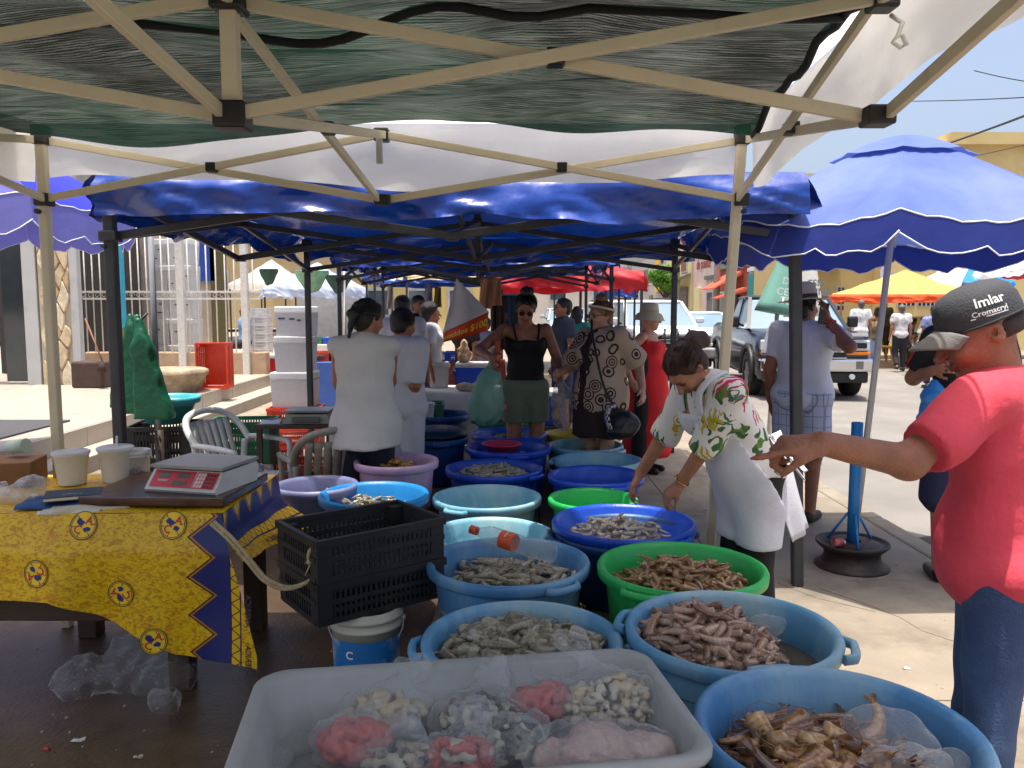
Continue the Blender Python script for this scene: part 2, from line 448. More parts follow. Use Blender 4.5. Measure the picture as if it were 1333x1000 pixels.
# ---- terrace on the left, with tiled steps
tile = mat('cream floor tile', (166, 158, 144), .4, .08, 3, col2=(136, 128, 114), thr=.68)
ter = struct(MB().box((-8.4, 13, .16), (8.0, 24, .36)).build('terrace', mat('tile grout', (150, 142, 130), .9)))
for j in range(20):
    y = 4.2 + j * .62
    MB().box((-4.395, y, .245), (.03, .61, .225), bev=.004).build('riser_tile', tile, ter, True)
    for k in range(5):
        MB().box((-4.72 - k * .62, y, .345), (.61, .61, .03), bev=.003).build('floor_tile', tile, ter, True)
st = struct(MB().box((-4.22, 11, .06), (.34, 15, .2), bev=.01).build('step', mat('worn step cement', (160, 152, 138), .7, .1, 4)))

# ---- shop with the stone pilaster
whitew = mat('white wall paint', (180, 180, 178), .7, .06, 2, col2=(150, 146, 140), thr=.68)
sh = thing('shop_building', 'white plastered shopfront with stone clad pilaster and dark open doorway', 'building', (-8, 13, .36))
yb = 12.75
xl = lambda u: W(u, 400, yb).x
MB().box(((xl(-160) + xl(-40)) / 2, yb + .2, 2.4), (xl(-40) - xl(-160), .35, 4.1)).build('wall', whitew, sh, True)
MB().box((xl(44), yb - .03, 2.4), (xl(53) - xl(35), .12, 4.1), bev=.01).build('door_jamb', whitew, sh, True)
MB().box(((xl(-40) + xl(32)) / 2, yb + .1, 3.9), (xl(32) - xl(-40), .3, 1.1)).build('lintel', whitew, sh, True)
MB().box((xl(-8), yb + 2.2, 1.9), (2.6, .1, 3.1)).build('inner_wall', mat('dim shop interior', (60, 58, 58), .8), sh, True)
dr = MB().box((xl(26), yb + .3, 1.75), (.06, .06, 2.8)).build('door_frame', mat('dark metal', (32, 32, 34), .4, metal=.5), sh, True)
MB().box((xl(5), yb + .32, 1.75), (.42, .02, 2.75)).build('door_pane', mat('door glass', (48, 56, 60), .08, spec=.8), dr, True)
for k in range(4): MB().box((xl(0), yb + 1.2, .8 + k * .45), (1.2, .3, .04)).build('shelf', mat('shelf grey', (70, 66, 64), .6), sh, True)
pil = MB().box((xl(76), yb + .08, 2.4), (xl(97) - xl(55), .3, 4.1)).build('pilaster', mat('pale mortar', (176, 166, 146), .9, .1, 9, .4, 60), sh, True)
stonem = [mat('stone ' + str(i), c, .85, .16, 11, .6, 45, col2=tuple(int(x * .8) for x in c), thr=.58) for i, c in enumerate(((205, 184, 148), (190, 160, 122), (218, 202, 172), (198, 172, 136)))]
x0, x1 = xl(57) + .0, xl(96); cw = (x1 - x0) / 3
def hexv(i, j):
    q2 = random.Random(i * 131 + j * 17); return Vector((x0 + i * cw / 2 + q2.uniform(-.05, .05) * (0 if i in (0, 6) else 1), 0, .42 + j * .155 + q2.uniform(-.05, .05)))
for r_ in range(13):
    for c_ in range(-1, 4):
        o_ = (r_ % 2); i0 = c_ * 2 + o_; j0 = r_ * 2
        ids = [(i0, j0), (i0 + 1, j0 - 1), (i0 + 2, j0), (i0 + 2, j0 + 2 - 1), (i0 + 1, j0 + 2), (i0, j0 + 1)]
        ps = []
        for a, b in ids:
            p = hexv(min(6, max(0, a)), b)
            if not ps or (p - ps[-1]).length > .02: ps.append(p)
        if len(ps) < 4 or max(p.x for p in ps) - min(p.x for p in ps) < .1: continue
        cc = sum(ps, Vector()) / len(ps); cc.y = 0
        rr_ = lambda s_, y_: [Vector((cc.x + (p.x - cc.x) * s_, yb - .07 - y_, cc.z + (p.z - cc.z) * s_)) for p in ps]
        MB().loft([rr_(.95, -.02), rr_(.94, .025), rr_(.84, .05 + rnd.uniform(0, .02))], sm=True).build('stone', stonem[(r_ * 3 + c_) % 4], pil, True)
MB().box((xl(101.5), yb - .04, 2.4), (xl(108) - xl(97), .12, 4.1), bev=.01).build('corner_post', whitew, sh, True)
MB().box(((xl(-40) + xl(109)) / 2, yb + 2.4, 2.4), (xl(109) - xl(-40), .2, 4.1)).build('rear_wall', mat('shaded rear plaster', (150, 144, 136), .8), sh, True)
# rubber mat, broom and dark planter on the terrace
tag(MB().box((-5.5, 7.3, .37), (1.5, 2.6, .02), bev=.005).build('door_mat', mat('grey rubber mat', (70, 70, 72), .9, .2, 60, .6, 200)), 'dark grey ribbed mat lying on the tiled terrace', 'mat')
tag(MB().box((W(118, 488, 12.2).x, 12.3, .36 + .2), (.5, .4, .4), bev=.03).build('flower_trough', mat('dark brown trough', (70, 52, 46), .8, .2, 8)), 'low dark brown trough standing against the white corner post', 'planter')
br = thing('broom', 'wooden broom with brown handle leaning on the grille wall', 'broom', W(135, 485, 12.0))
MB().tube([W(111, 415, 12.4), W(133, 470, 12.0)], .014, 6).build('handle', mat('broom stick', (120, 74, 52), .6), br, True)
MB().loft([[W(132 + a, 470, 12.0 + b) for a, b in ((-2, -.05), (3, -.05), (3, .05), (-2, .05))], [W(130 + a, 484, 12.0 + b) for a, b in ((-4, -.07), (9, -.07), (9, .07), (-4, .07))]]).build('bristles', mat('bristle', (60, 44, 36), .9), br, True)

# ---- grille fence with scroll rail, low wall behind
yf = 14.6
fx = lambda u: W(u, 400, yf).x
gw = thing('grille_fence', 'white painted iron grille fence with scroll rail on low wall', 'fence', (fx(200), yf, .36))
irn = mat('white painted iron', (212, 208, 200), .5, .1, 20, col2=(140, 112, 90), thr=.72)
MB().box((fx(225), yf + .1, .55), (fx(345) - fx(105), .25, .42), bev=.02).build('base_wall', mat('rough base wall', (176, 150, 124), .9, .15, 6, .5, 40), gw, True)
for u in list(range(112, 232, 10)) + list(range(246, 342, 12)):
    MB().tube([(fx(u), yf, .7), (fx(u), yf, 3.2)], .013, 6).build('bar', irn, gw, True)
for u, w in ((237, .13), (320, .12)): MB().box((fx(u), yf - .03, 1.85), (w, .12, 3.1), bev=.01).build('post', irn, gw, True)
for z in (W(0, 389, yf).z, W(0, 380, yf).z - .0, 3.15): MB().box((fx(223), yf - .02, z), (fx(340) - fx(106), .03, .035)).build('rail', irn, gw, True)
zr = W(0, 384.5, yf).z; scm = MB()
for u in range(110, 338, 9):
    scm.tube([(fx(u) + .055 * math.cos(t) * (1 - t / 9), yf - .02, zr + .05 * math.sin(t) * (1 - t / 9)) for t in [k * .6 for k in range(11)]], .006, 4)
scm.build('scroll_work', irn, gw, True)
# yard building behind the grille
yd = thing('yard_building', 'beige rendered house wall standing in the yard behind the grille', 'building', (fx(180), 19, .36))
MB().box((W(170, 400, 19).x, 19, 2.6), (W(330, 0, 19).x - W(90, 0, 19).x, .4, 4.8)).build('wall', mat('yard wall render', (172, 158, 140), .8, .1, 3), yd, True)
MB().box((W(265, 345, 18.7).x, 18.75, W(0, 340, 18.7).z), (.5, .06, .9)).build('window_sign', mat('blue plastic sign', (30, 70, 160), .5), yd, True)
MB().box((W(284, 380, 18.7).x, 18.76, 1.9), (.35, .08, 3.0)).build('olive_door', mat('olive paint', (86, 76, 44), .6), yd, True)
# stacked white foam boxes behind the grille
foam = mat('white styrofoam', (222, 223, 224), .7, .04, 30, .15, 200, transl=.35)
foaml = mat('white styrofoam lid', (226, 227, 228), .7, .03, 30, .15, 200, transl=.35)
prt = mat('box print', (70, 70, 80), .8)
def foam_box(loc, w, d, h, rz, label, group, marks=True):
    t = thing('foam_box', label, 'foam box', loc, rz, group)
    MB().loft([[(sx * w / 2 * k, sy * d / 2 * k, z) for sx, sy in ((-1, -1), (1, -1), (1, 1), (-1, 1))] for k, z in ((.93, 0), (1, h * .78))], sm=False).build('box', foam, t)
    MB().box((0, 0, h * .89), (w * 1.02, d * 1.02, h * .215), bev=.015).build('lid', foaml, t)
    if marks:
        mb = MB()
        for k in range(3): mb.box((w * rnd.uniform(-.3, .3), -d / 2 - .002, h * rnd.uniform(.2, .6)), (rnd.uniform(.03, .1), .003, .02))
        mb.build('print_mark', prt, t)
    return t
ys = 15.6
sc_ = ys / 1050
for (u, vb, w, h, n) in ((182, 447, 34, 45, 3), (215, 447, 30, 45, 3), (249, 447, 30, 44, 3), (300 - 10, 0, 0, 0, 0)):
    if not w: continue
    b = W(u, 490, ys); zb_ = .36 if u < 180 else .36
    n0 = 5
    for k in range(n0):
        hh = (W(u, 312, ys).z - .36) / n0
        foam_box((b.x + rnd.uniform(-.02, .02), ys + (0 if u < 240 else -.15), .36 + k * hh), w * sc_, .45, hh - .004, rnd.uniform(-.05, .05), 'white foam fish box piled up behind the grille fence', 'foam boxes behind the grille')
# ================================================================ TENTS AND PARASOLS
cream = mat('cream powder coat', (196, 186, 160), .45, .06, 8, col2=(150, 138, 112), thr=.74)
steelw = mat('pale grey steel', (196, 192, 184), .4, .08, 10, col2=(140, 132, 120), thr=.72)
blk = mat('black plastic', (22, 22, 24), .45)
frame_dark = mat('dark grey frame steel', (46, 48, 52), .45, .15, 12, col2=(80, 66, 54), thr=.7)
white_fab = mat('white tent cloth', (234, 230, 220), .75, .04, 2, .25, 14, transl=.62)
blue_fab = mat('royal blue tarp', (4, 58, 148), .25, .22, 2, .7, 6, transl=.05, spec=.7)
def lerp(a, b, t): return Vector(a) * (1 - t) + Vector(b) * t
def roof_fn(C4, zt, zp, sag=.05, seed=0, over=1.0):
    BL, BR, FR, FL = [Vector((c[0], c[1], 0)) for c in C4]; q = random.Random(seed); ph = [q.uniform(0, 6) for _ in range(6)]
    def fn(a, b):
        p = lerp(lerp(BL, BR, a), lerp(FL, FR, a), b); cc = (BL + BR + FR + FL) / 4; p = cc + (p - cc) * over
        e = min(a, 1 - a, b, 1 - b) * 2
        z = zt + (zp - zt) * e - sag * math.sin(math.pi * min(1, e)) * (.6 + .4 * math.sin(9 * a + ph[0]) * math.sin(8 * b + ph[1]))
        z += min(1, e * 4) * .012 * math.sin(23 * a + 9 * b + ph[2]) * (1 - .5 * e) + min(1, e * 4) * .008 * math.sin(31 * b - 13 * a + ph[3])
        z += min(1, e * 4) * sag * .5 * (noise.noise(Vector((p.x * 2.1, p.y * 2.1, seed))) + .5 * noise.noise(Vector((p.x * 5, p.y * 5, seed))))
        return (p.x, p.y, z)
    return fn
def val_fn(A, B, zt, h, out, seed=0, wav=.03, scal=0, crump=.05):
    q = random.Random(seed); ph = [q.uniform(0, 6) for _ in range(6)]; A = Vector(A); B = Vector(B); n = Vector(((B - A).y, -(B - A).x, 0)).normalized() * out
    L_ = (B - A).length
    def fn(a, b):
        p = A + (B - A) * a; s = a * L_
        w = 1.4 * wav * (1.2 * abs(math.sin(2.6 * s + ph[5])) ** 3 * math.sin(5 * b + 1) + math.sin(4.1 * s + ph[0]) + .6 * math.sin(9.3 * s + ph[1]) + .35 * math.sin(17 * s + ph[2] + 2 * b)) * b
        z = zt - h * b * (1 + .10 * math.sin(2.3 * s + ph[3]) + .05 * math.sin(6 * s + ph[4]))
        if scal: z += .05 * b * abs(math.sin(math.pi * s / scal))
        w += crump * (noise.noise(Vector((s * 3.2, b * 1.6, seed * 3.1))) + .6 * noise.noise(Vector((s * 8 + 5 * b, b * 3, seed * 1.7)))) * min(1, .3 + b)
        w += crump * .75 * min(1, b * 3)
        return (p.x + n.x * (w + .01 + .03 * b), p.y + n.y * (w + .01 + .03 * b), z + b * crump * .35 * noise.noise(Vector((s * 2.5, 7.7, seed))))
    return fn
def popup_tent(name, label, C4, zb, zt, zp, fm, rm, legw=.04, truss=True, centre=True, valance=.25, foot=None, group=None, vmat=None, jm=None, seed=0, legs=(0, 1, 2, 3), bar=.035, feetz=0., cpole=None, sides=(0, 1, 2, 3), sag=.05, mids=None):
    """corners in order back-left, back-right, front-right, front-left"""
    C4 = [Vector((c[0], c[1], 0)) for c in C4]; cc = sum(C4, Vector()) / 4
    t = thing(name, label, 'tent', (cc.x, cc.y, feetz), group=group); jm = jm or blk
    foot = foot or {}
    for i in legs:
        c = C4[i]; f = foot.get(i, Vector((c.x, c.y, feetz)))
        lg = MB().bar((f[0], f[1], feetz), (c.x, c.y, zt), legw, legw, up=(0, 1, 0), bev=legw * .15).build('leg', fm, t, True)
        if truss:
            MB().box((c.x, c.y, zb), (legw * 1.6, legw * 1.6, .06), bev=.008).build('slider', jm, lg, True)
            MB().box((c.x, c.y, zt), (legw * 1.5, legw * 1.5, .09), bev=.008).build('corner_joint', jm, lg, True)
            MB().tube([(c.x, c.y - legw, zb - .06), (c.x, c.y - legw * 1.6, zb - .06)], .012, 8).build('pull_pin', jm, lg, True)
    def U(p, z): return Vector((p.x, p.y, z))
    hb = bar
    if truss:
        mid = {}
        for i in sides:
            A, B = C4[i], C4[(i + 1) % 4]; M = (A + B) / 2
            if mids and i in mids: M = Vector(mids[i])
            mid[i] = M; off = Vector(((B - A).y, -(B - A).x, 0)).normalized() * .018
            for (P, Q) in ((A, M), (B, M)):
                MB().bar(U(P, zb) + off, U(Q, zt) + off, hb * .55, hb, bev=.003).build('truss_bar', fm, t, True)
                MB().bar(U(P, zt - .02) - off, U(Q, zb) - off, hb * .55, hb, bev=.003).build('truss_bar', fm, t, True)
                X = (P + Q) / 2; MB().box(U(X, (zb + zt) / 2), (.05, .06, .045), bev=.006).build('joint', jm, t, True)
            MB().box(U(M, zb), (.075, .07, .05), bev=.006).build('joint', jm, t, True)
            MB().box(U(M, zt), (.07, .07, .06), bev=.008).build('joint', jm, t, True)
        if centre:
            cp = Vector(cpole) if cpole else cc
            MB().bar(U(cp, zb - .0), U(cp, zp), legw * .95, legw * .95, up=(0, 1, 0), bev=.004).build('centre_pole', fm, t, True)
            for z in (zb, zt): MB().box(U(cp, z), (.085, .085, .07), bev=.008).build('joint', jm, t, True)
            for i in sides:
                M = mid[i]; dv = (M - cp).normalized(); off = Vector((dv.y, -dv.x, 0)) * .018
                MB().bar(U(cp, zb) + off, U(M, zt) + off, hb * .55, hb, bev=.003).build('truss_bar', fm, t, True)
                MB().bar(U(cp, zt) - off, U(M, zb) - off, hb * .55, hb, bev=.003).build('truss_bar', fm, t, True)
                MB().box(U((M + cp) / 2, (zb + zt) / 2), (.05, .05, .045), bev=.006).build('joint', jm, t, True)
    rf = MB().sheet(roof_fn(C4, zt + .06, zp + .05, sag, seed, 1.02), 36, 36).build('roof', rm, t, True)
    if valance:
        for i in range(4):
            A, B = C4[i], C4[(i + 1) % 4]; ex = cc + (A - cc) * 1.02, cc + (B - cc) * 1.02
            MB().sheet(val_fn(U(ex[0], 0), U(ex[1], 0), zt + .06, valance, -.6, seed + i, .012 if rm is white_fab else .03, 0, .008 if rm is white_fab else .11), 110, 9).build('valance', vmat or rm, t, True)
    return t
# ---- the white tent overhead
bl, brr = W(57, 250, 3.9), W(964, 262, 3.9); ctr = W(303, 150, 2.2); bm_ = W(498, 248, 3.9); rm_ = W(1142, 158, 2.2)
zb1, zt1 = 2.1, 2.40
C_white = [(bl.x, 3.9), (brr.x, 3.9), (.93, .45), (-2.75, .45)]
popup_tent('canopy_tent', 'white canopy tent with cream scissor frame over the shrimp stall', C_white, zb1, zt1, 2.85, cream, white_fab, .045, foot={1: Vector((brr.x - .12, 3.93, 0))}, valance=.27, cpole=(ctr.x, 2.2, 0), mids={0: (bm_.x, 3.9, 0), 1: (rm_.x, 2.2, 0)}, seed=3, bar=.035)
# ---- dark shade net hung under its roof
def net_mat():
    m = bpy.data.materials.new('shade net'); m.use_nodes = True; N, L = nodes_of(m); p = N['Principled BSDF']
    uv = N.new('ShaderNodeTexCoord')
    nz = N.new('ShaderNodeTexNoise'); nz.inputs['Scale'].default_value = 1.1; nz.inputs['Detail'].default_value = 3; L.new(uv.outputs['Object'], nz.inputs['Vector'])
    col = mixc(N, L, math_node(N, L, 'MULTIPLY', math_node(N, L, 'SUBTRACT', nz.outputs['Fac'], .38), 4), (14, 25, 24), (8, 60, 46))
    sx_ = N.new('ShaderNodeSeparateXYZ'); L.new(uv.outputs['Object'], sx_.inputs[0])
    L.new(col, p.inputs['Base Color']); p.inputs['Roughness'].default_value = .8
    mp = N.new('ShaderNodeMapping'); mp.inputs['Scale'].default_value = (5, 64, 20); L.new(uv.outputs['Object'], mp.inputs[0])
    n2 = N.new('ShaderNodeTexNoise'); n2.inputs['Scale'].default_value = 1; n2.inputs['Detail'].default_value = 5; n2.inputs['Distortion'].default_value = 1.2; L.new(mp.outputs[0], n2.inputs['Vector'])
    n3 = N.new('ShaderNodeTexNoise'); n3.inputs['Scale'].default_value = 2.2; n3.inputs['Detail'].default_value = 2; L.new(uv.outputs['Object'], n3.inputs['Vector'])
    wv = N.new('ShaderNodeTexWave'); wv.inputs['Scale'].default_value = 26; wv.inputs['Distortion'].default_value = 3; wv.bands_direction = 'Y'; L.new(uv.outputs['Object'], wv.inputs['Vector'])
    f = math_node(N, L, 'ADD', math_node(N, L, 'MULTIPLY', n2.outputs['Fac'], .72), math_node(N, L, 'MULTIPLY', n3.outputs['Fac'], .55))
    f = math_node(N, L, 'ADD', f, math_node(N, L, 'MULTIPLY', wv.outputs['Fac'], .22))
    mr = N.new('ShaderNodeMapRange'); L.new(f, mr.inputs[0]); mr.inputs[1].default_value = .62; mr.inputs[2].default_value = 1.02; mr.inputs[3].default_value = .995; mr.inputs[4].default_value = .90
    tl = N.new('ShaderNodeBsdfTranslucent'); L.new(col, tl.inputs[0])
    a = N.new('ShaderNodeMixShader'); a.inputs[0].default_value = .35; L.new(p.outputs[0], a.inputs[1]); L.new(tl.outputs[0], a.inputs[2])
    t = N.new('ShaderNodeBsdfTransparent'); x = N.new('ShaderNodeMixShader')
    L.new(mr.outputs[0], x.inputs[0]); L.new(t.outputs[0], x.inputs[1]); L.new(a.outputs[0], x.inputs[2]); L.new(x.outputs[0], N['Material Output'].inputs[0])
    return m
def net_fn(a, b):
    x = -2.75 + a * 3.72 - .18 * (1 - b) * a + .12 * b * a; y = .5 + b * 3.28 + .05 * math.sin(5 * a)
    z = 2.47 - .06 * math.sin(math.pi * b) ** 2 * abs(math.sin(2.5 * a * math.pi)) + .02 * math.sin(26 * b + 3 * math.sin(5 * a)) + .014 * math.sin(60 * b + 4 * math.sin(7 * a + 1)) + .012 * math.sin(17 * a + 5 * b)
    z -= .10 * b ** 5 * (1 + .35 * math.sin(7 * a)) - .02
    return (x, y, z)
netm = net_mat()
nt_ = thing('shade_net', 'dark green shade netting stretched across the frame under the white roof', 'netting', (-.8, 2, 2.4))
MB().sheet(net_fn, 90, 120).build('mesh_cloth', netm, nt_, True)
hem = MB()
for bq in (.615,):
    hem.tube([Vector(net_fn(a / 50, bq + .015 * math.sin(a * .5))) - Vector((0, 0, .012 + .01 * math.sin(a * .7))) for a in range(51)], .014, 6)
hem.tube([Vector(net_fn(1, b / 30)) for b in range(31)], .016, 6)
hem.build('hem', mat('black hem band', (14, 16, 18), .8), nt_, True)
# cord and plastic clip tied to the corner of the frame
cd = thing('tie_cord', 'white cord knotted to the cream frame beside the net', 'cord', W(1166, 40, 2.2))
MB().tube([W(1160, 20, 2.2), W(1175, 30, 2.15), W(1168, 48, 2.15), W(1162, 55, 2.15), W(1172, 62, 2.15), W(1180, 58, 2.15), W(1174, 45, 2.15)], .006, 6).build('cord', mat('white nylon', (220, 218, 212), .6), cd, True)
tag(MB().box(W(494, 196, 3.85), (.03, .03, .12), bev=.006).build('hanging_clip', mat('milky plastic', (200, 200, 196), .3, transl=.3)), 'small milky plastic clip hanging from the back beam of white tent', 'clip')
# ---- the blue tent behind
bfl, bfr, bbl, bbr = W(143, 290, 4.5), W(1033, 290, 4.5), W(400, 352, 8.7), W(878, 365, 8.7)
bt = popup_tent('canopy_tent', 'blue tarp canopy tent with black frame behind the white tent', [(bbl.x, 8.7), (bbr.x, 8.7), (bfr.x, 4.5), (bfl.x, 4.5)], 1.98, 2.26, 2.72, frame_dark, blue_fab, .06, foot={2: Vector((bfr.x + .09, 4.5, 0))}, valance=.24, seed=11, bar=.045, sag=.09, jm=frame_dark)
# ---- parasols
def parasol(label, cx, cy, zr, Rr, rise, top, under, pole=None, n=8, tilt=(0, 0), rot=0, trim=None, val=.2, polem=None, panels=None, zfoot=0., group=None, vent=True, segs=10):
    t = thing('parasol', label, 'parasol', (cx, cy, zfoot), group=group)
    TM = Matrix.Translation((cx, cy, zr)) @ Matrix.Rotation(tilt[0], 4, 'X') @ Matrix.Rotation(tilt[1], 4, 'Y')
    def pt(a, f, z0=0.):
        k = 2 * math.pi * (a + rot) / n; s = a - math.floor(a)
        e = math.cos(math.pi / n) / math.cos((s - .5) * 2 * math.pi / n)
        r = Rr * f * e * (1 - .035 * math.sin(math.pi * s) * f)
        z = rise * (1 - f ** 1.45) - .05 * f * f * math.sin(math.pi * s) + .007 * f * math.sin(26 * s + 9 * f + math.floor(a)) + z0
        return TM @ Vector((r * math.cos(k), r * math.sin(k), z))
    for pnl in range(n):
        m = (panels[pnl % len(panels)] if panels else top)
        MB().sheet(lambda a, b: pt(pnl + a, 1 - b * (.78 if vent else .99)), segs, 8).build('canopy_panel', m, t, True)
        def vf(a, b):
            p = pt(pnl + a * .9999, 1.0); s = a
            sc2 = abs(math.sin(2 * math.pi * s)) ** .5
            k = 2 * math.pi * (pnl + a + rot) / n
            return p + Vector((math.cos(k) * .03 * b, math.sin(k) * .03 * b, -val * b * (.72 + .28 * sc2) + .012 * math.sin(20 * s) * b))
        v = MB().sheet(vf, 14, 3).build('valance', panels[pnl % len(panels)] if panels else under, t, True)
        if trim:
            MB().tube([vf(i / 14, 1.0) for i in range(15)], .004, 5).build('trim', trim, v, True)
            MB().tube([vf(i / 14, 0) + Vector((0, 0, -.004)) for i in range(15)], .0045, 5).build('trim', trim, v, True)
        MB().bar(pt(pnl, .06, -.03), pt(pnl, .985, -.03), .012, .012).build('rib', steelw, t, True)
    if vent:
        for pnl in range(n):
            MB().sheet(lambda a, b: pt(pnl + a, .37 * (1 - b), .03 + .02 * b), 6, 4).build('vent_flap', panels[pnl % len(panels)] if panels else top, t, True)
    if pole is not None:
        MB().tube([(pole[0], pole[1], zfoot + pole[2]), TM @ Vector((0, 0, rise * .95))], .019, 10).build('pole', polem or steelw, t, True)
    return t
par_top = mat('sun faded blue canopy', (66, 92, 178), .55, .1, 3, .3, 9, transl=.25, col2=(112, 132, 200), thr=.55, soft=.3)
par_under = mat('navy canopy band', (34, 52, 136), .6, .1, 5, .3, 12, transl=.3)
pipe = mat('white piping', (225, 225, 228), .6)
px, py_ = W(1108, 745, 4.85).x, 4.85
par = parasol('large faded blue parasol with white piping planted in a wheel rim', W(1168, 300, 5.0).x, 5.0, 2.06, 1.12, .52, par_top, par_under, (px, py_, .03), 8, (R(0), R(1)), .45, pipe, .17)
# blue sleeve, wheel rim and braces are the parasol's stand
bluep = mat('blue enamel pipe', (36, 120, 186), .4, .1, 8, col2=(24, 88, 140), thr=.7)
stn = thing('parasol_stand', 'rusty wheel rim stand with blue pipe holding the parasol', 'stand', (px, py_, 0))
ptop = W(1117, 550, 4.85)
MB().lathe([(.0275, .05), (.034, .05), (.034, ptop.z), (.0255, ptop.z), (.0255, .05)], 14, (px, py_, 0)).build('sleeve', bluep, stn, True)
rust = mat('rusty steel rim', (52, 46, 44), .55, .25, 9, .3, 40, metal=.4, col2=(86, 62, 50), thr=.56)
MB().lathe([(.05, .16), (.12, .165), (.15, .15), (.19, .14), (.205, .155), (.215, .158), (.215, .145), (.19, .12), (.165, .1), (.165, .06), (.19, .03), (.218, .012), (.218, 0), (.2, .0), (.14, .05), (.1, .08), (.05, .08), (.05, .16)], 40, (px, py_, 0)).build('wheel_rim', rust, stn, True)
for a in (20, 140, 260): MB().tube([(px + .15 * math.cos(R(a)), py_ + .15 * math.sin(R(a)), .15), (px + .034 * math.cos(R(a)), py_ + .034 * math.sin(R(a)), .33)], .008, 6).build('brace', bluep, stn, True)
can = thing('soda_can', 'crushed red and silver can lying in the wheel rim', 'can', (px - .13, py_ - .1, .16))
MB().tube([(px - .16, py_ - .1, .18), (px - .1, py_ - .09, .175)], .027, 12).build('can_body', mat('red can', (170, 40, 44), .3, metal=.3, col2=(200, 200, 205), thr=.5), can, True)
MB().tube([(px - .1, py_ - .09, .175), (px - .09, py_ - .088, .174)], .022, 12).build('can_end', mat('aluminium', (190, 190, 195), .25, metal=.9), can, True)
# left parasol
parasol('blue parasol with lavender valance beside the white shopfront', W(-62, 280, 6.2).x, 6.2, W(0, 262, 6.2).z, 1.28, .5, mat('blue canopy', (36, 44, 190), .5, .1, 3, transl=.3), mat('lavender canopy band', (120, 120, 190), .6, .1, 4, .3, 12, transl=.35), (W(-62, 280, 6.2).x, 6.2, 0), 8, (0, R(2)), .2, pipe, .26)
# ---- tents further down the market
def simple_tent(label, x0, x1, y0, y1, zb, zt, zp, rm, legm=steelw, val=.2, group=None, truss=False, fz=0., seed=5, legs=(0, 1, 2, 3)):
    return popup_tent('canopy_tent', label, [(x0, y1), (x1, y1), (x1, y0), (x0, y0)], zb, zt, zp, legm, rm, .045, truss=truss, centre=truss, valance=val, seed=seed, feetz=fz, legs=legs)
red_fab = mat('red tarp', (186, 30, 44), .5, .1, 2, .3, 9, transl=.25)
cream_fab = mat('cream tarp', (226, 212, 170), .7, .06, 2, .3, 9, transl=.5)
green_fab = mat('dark green tarp', (30, 84, 70), .6, .12, 2, .4, 8, transl=.25)
pale_fab = mat('pale blue tarp', (196, 206, 226), .6, .05, 2, .3, 9, transl=.4)
orange_fab = mat('orange edged canopy', (240, 196, 110), .6, .05, 2, .3, 9, transl=.45)
orange_val = mat('orange valance', (226, 92, 40), .6, .06, 2, .3, 9, transl=.35)
simple_tent('blue tarp tent with grey legs sheltering the next stall down', -2.0, 1.15, 9.4, 12.6, 1.9, 2.2, 2.6, blue_fab, frame_dark, .2, truss=True, seed=21)
simple_tent('red tarp tent beside the parked white car', -.2, W(835, 0, 13.2).x, 13.2, 16.0, 2.0, 2.1, 2.45, red_fab, frame_dark, .3, seed=22)
simple_tent('cream tarp tent behind the hanging banner', -2.4, 1.2, 14.2, 18.5, 2.1, 2.25, 2.5, cream_fab, frame_dark, .12, seed=23)
simple_tent('blue tarp tent far down the market aisle', -3.4, 1.2, 19, 23, 2.1, 2.3, 2.7, blue_fab, frame_dark, .25, seed=24)
simple_tent('small bright blue tent between the red tent and the cars', W(790, 0, 18).x, W(826, 0, 18).x, 18, 19.5, 1.9, 2.0, 2.3, blue_fab, frame_dark, .3, seed=30)
simple_tent('pale blue tent with royal blue valance behind the grille yard', W(345, 0, 21).x, W(449, 0, 21).x, 21, 24, 1.8, 2.05, 2.75, pale_fab, frame_dark, .3, seed=25)
simple_tent('white tent next to the pale blue tent', W(300, 0, 24).x, W(372, 0, 24).x, 24, 27, 1.9, 2.2, 3.0, white_fab, frame_dark, .2, seed=26)
# draped green awning with scallops
ga = thing('awning', 'scalloped pale and dark green awning above the far stalls', 'awning', W(420, 360, 13.5))
for (u0, u1, m_, sg, v0) in ((384, 428, mat('pale green awning', (150, 186, 166), .6, transl=.4), 22, 352), (424, 458, green_fab, 18, 358), (338, 362, green_fab, 16, 350)):
    MB().sheet(lambda a, b: W(u0 + (u1 - u0) * a, v0 + sg * b * (1.2 * math.sin(math.pi * a) + .15) + 1.0 * math.sin(20 * a) * b, 13.5 + .35 * b + .08 * math.sin(9 * a)), 16, 6, thick=.01).build('swag', m_, ga, True)
for u in (400, 448): MB().tube([W(u, 345, 13.6), Zp(u, 398 + 1050 * 1.6 / 13.6, 0)], .02, 8).build('support_pole', steelw, ga, True)
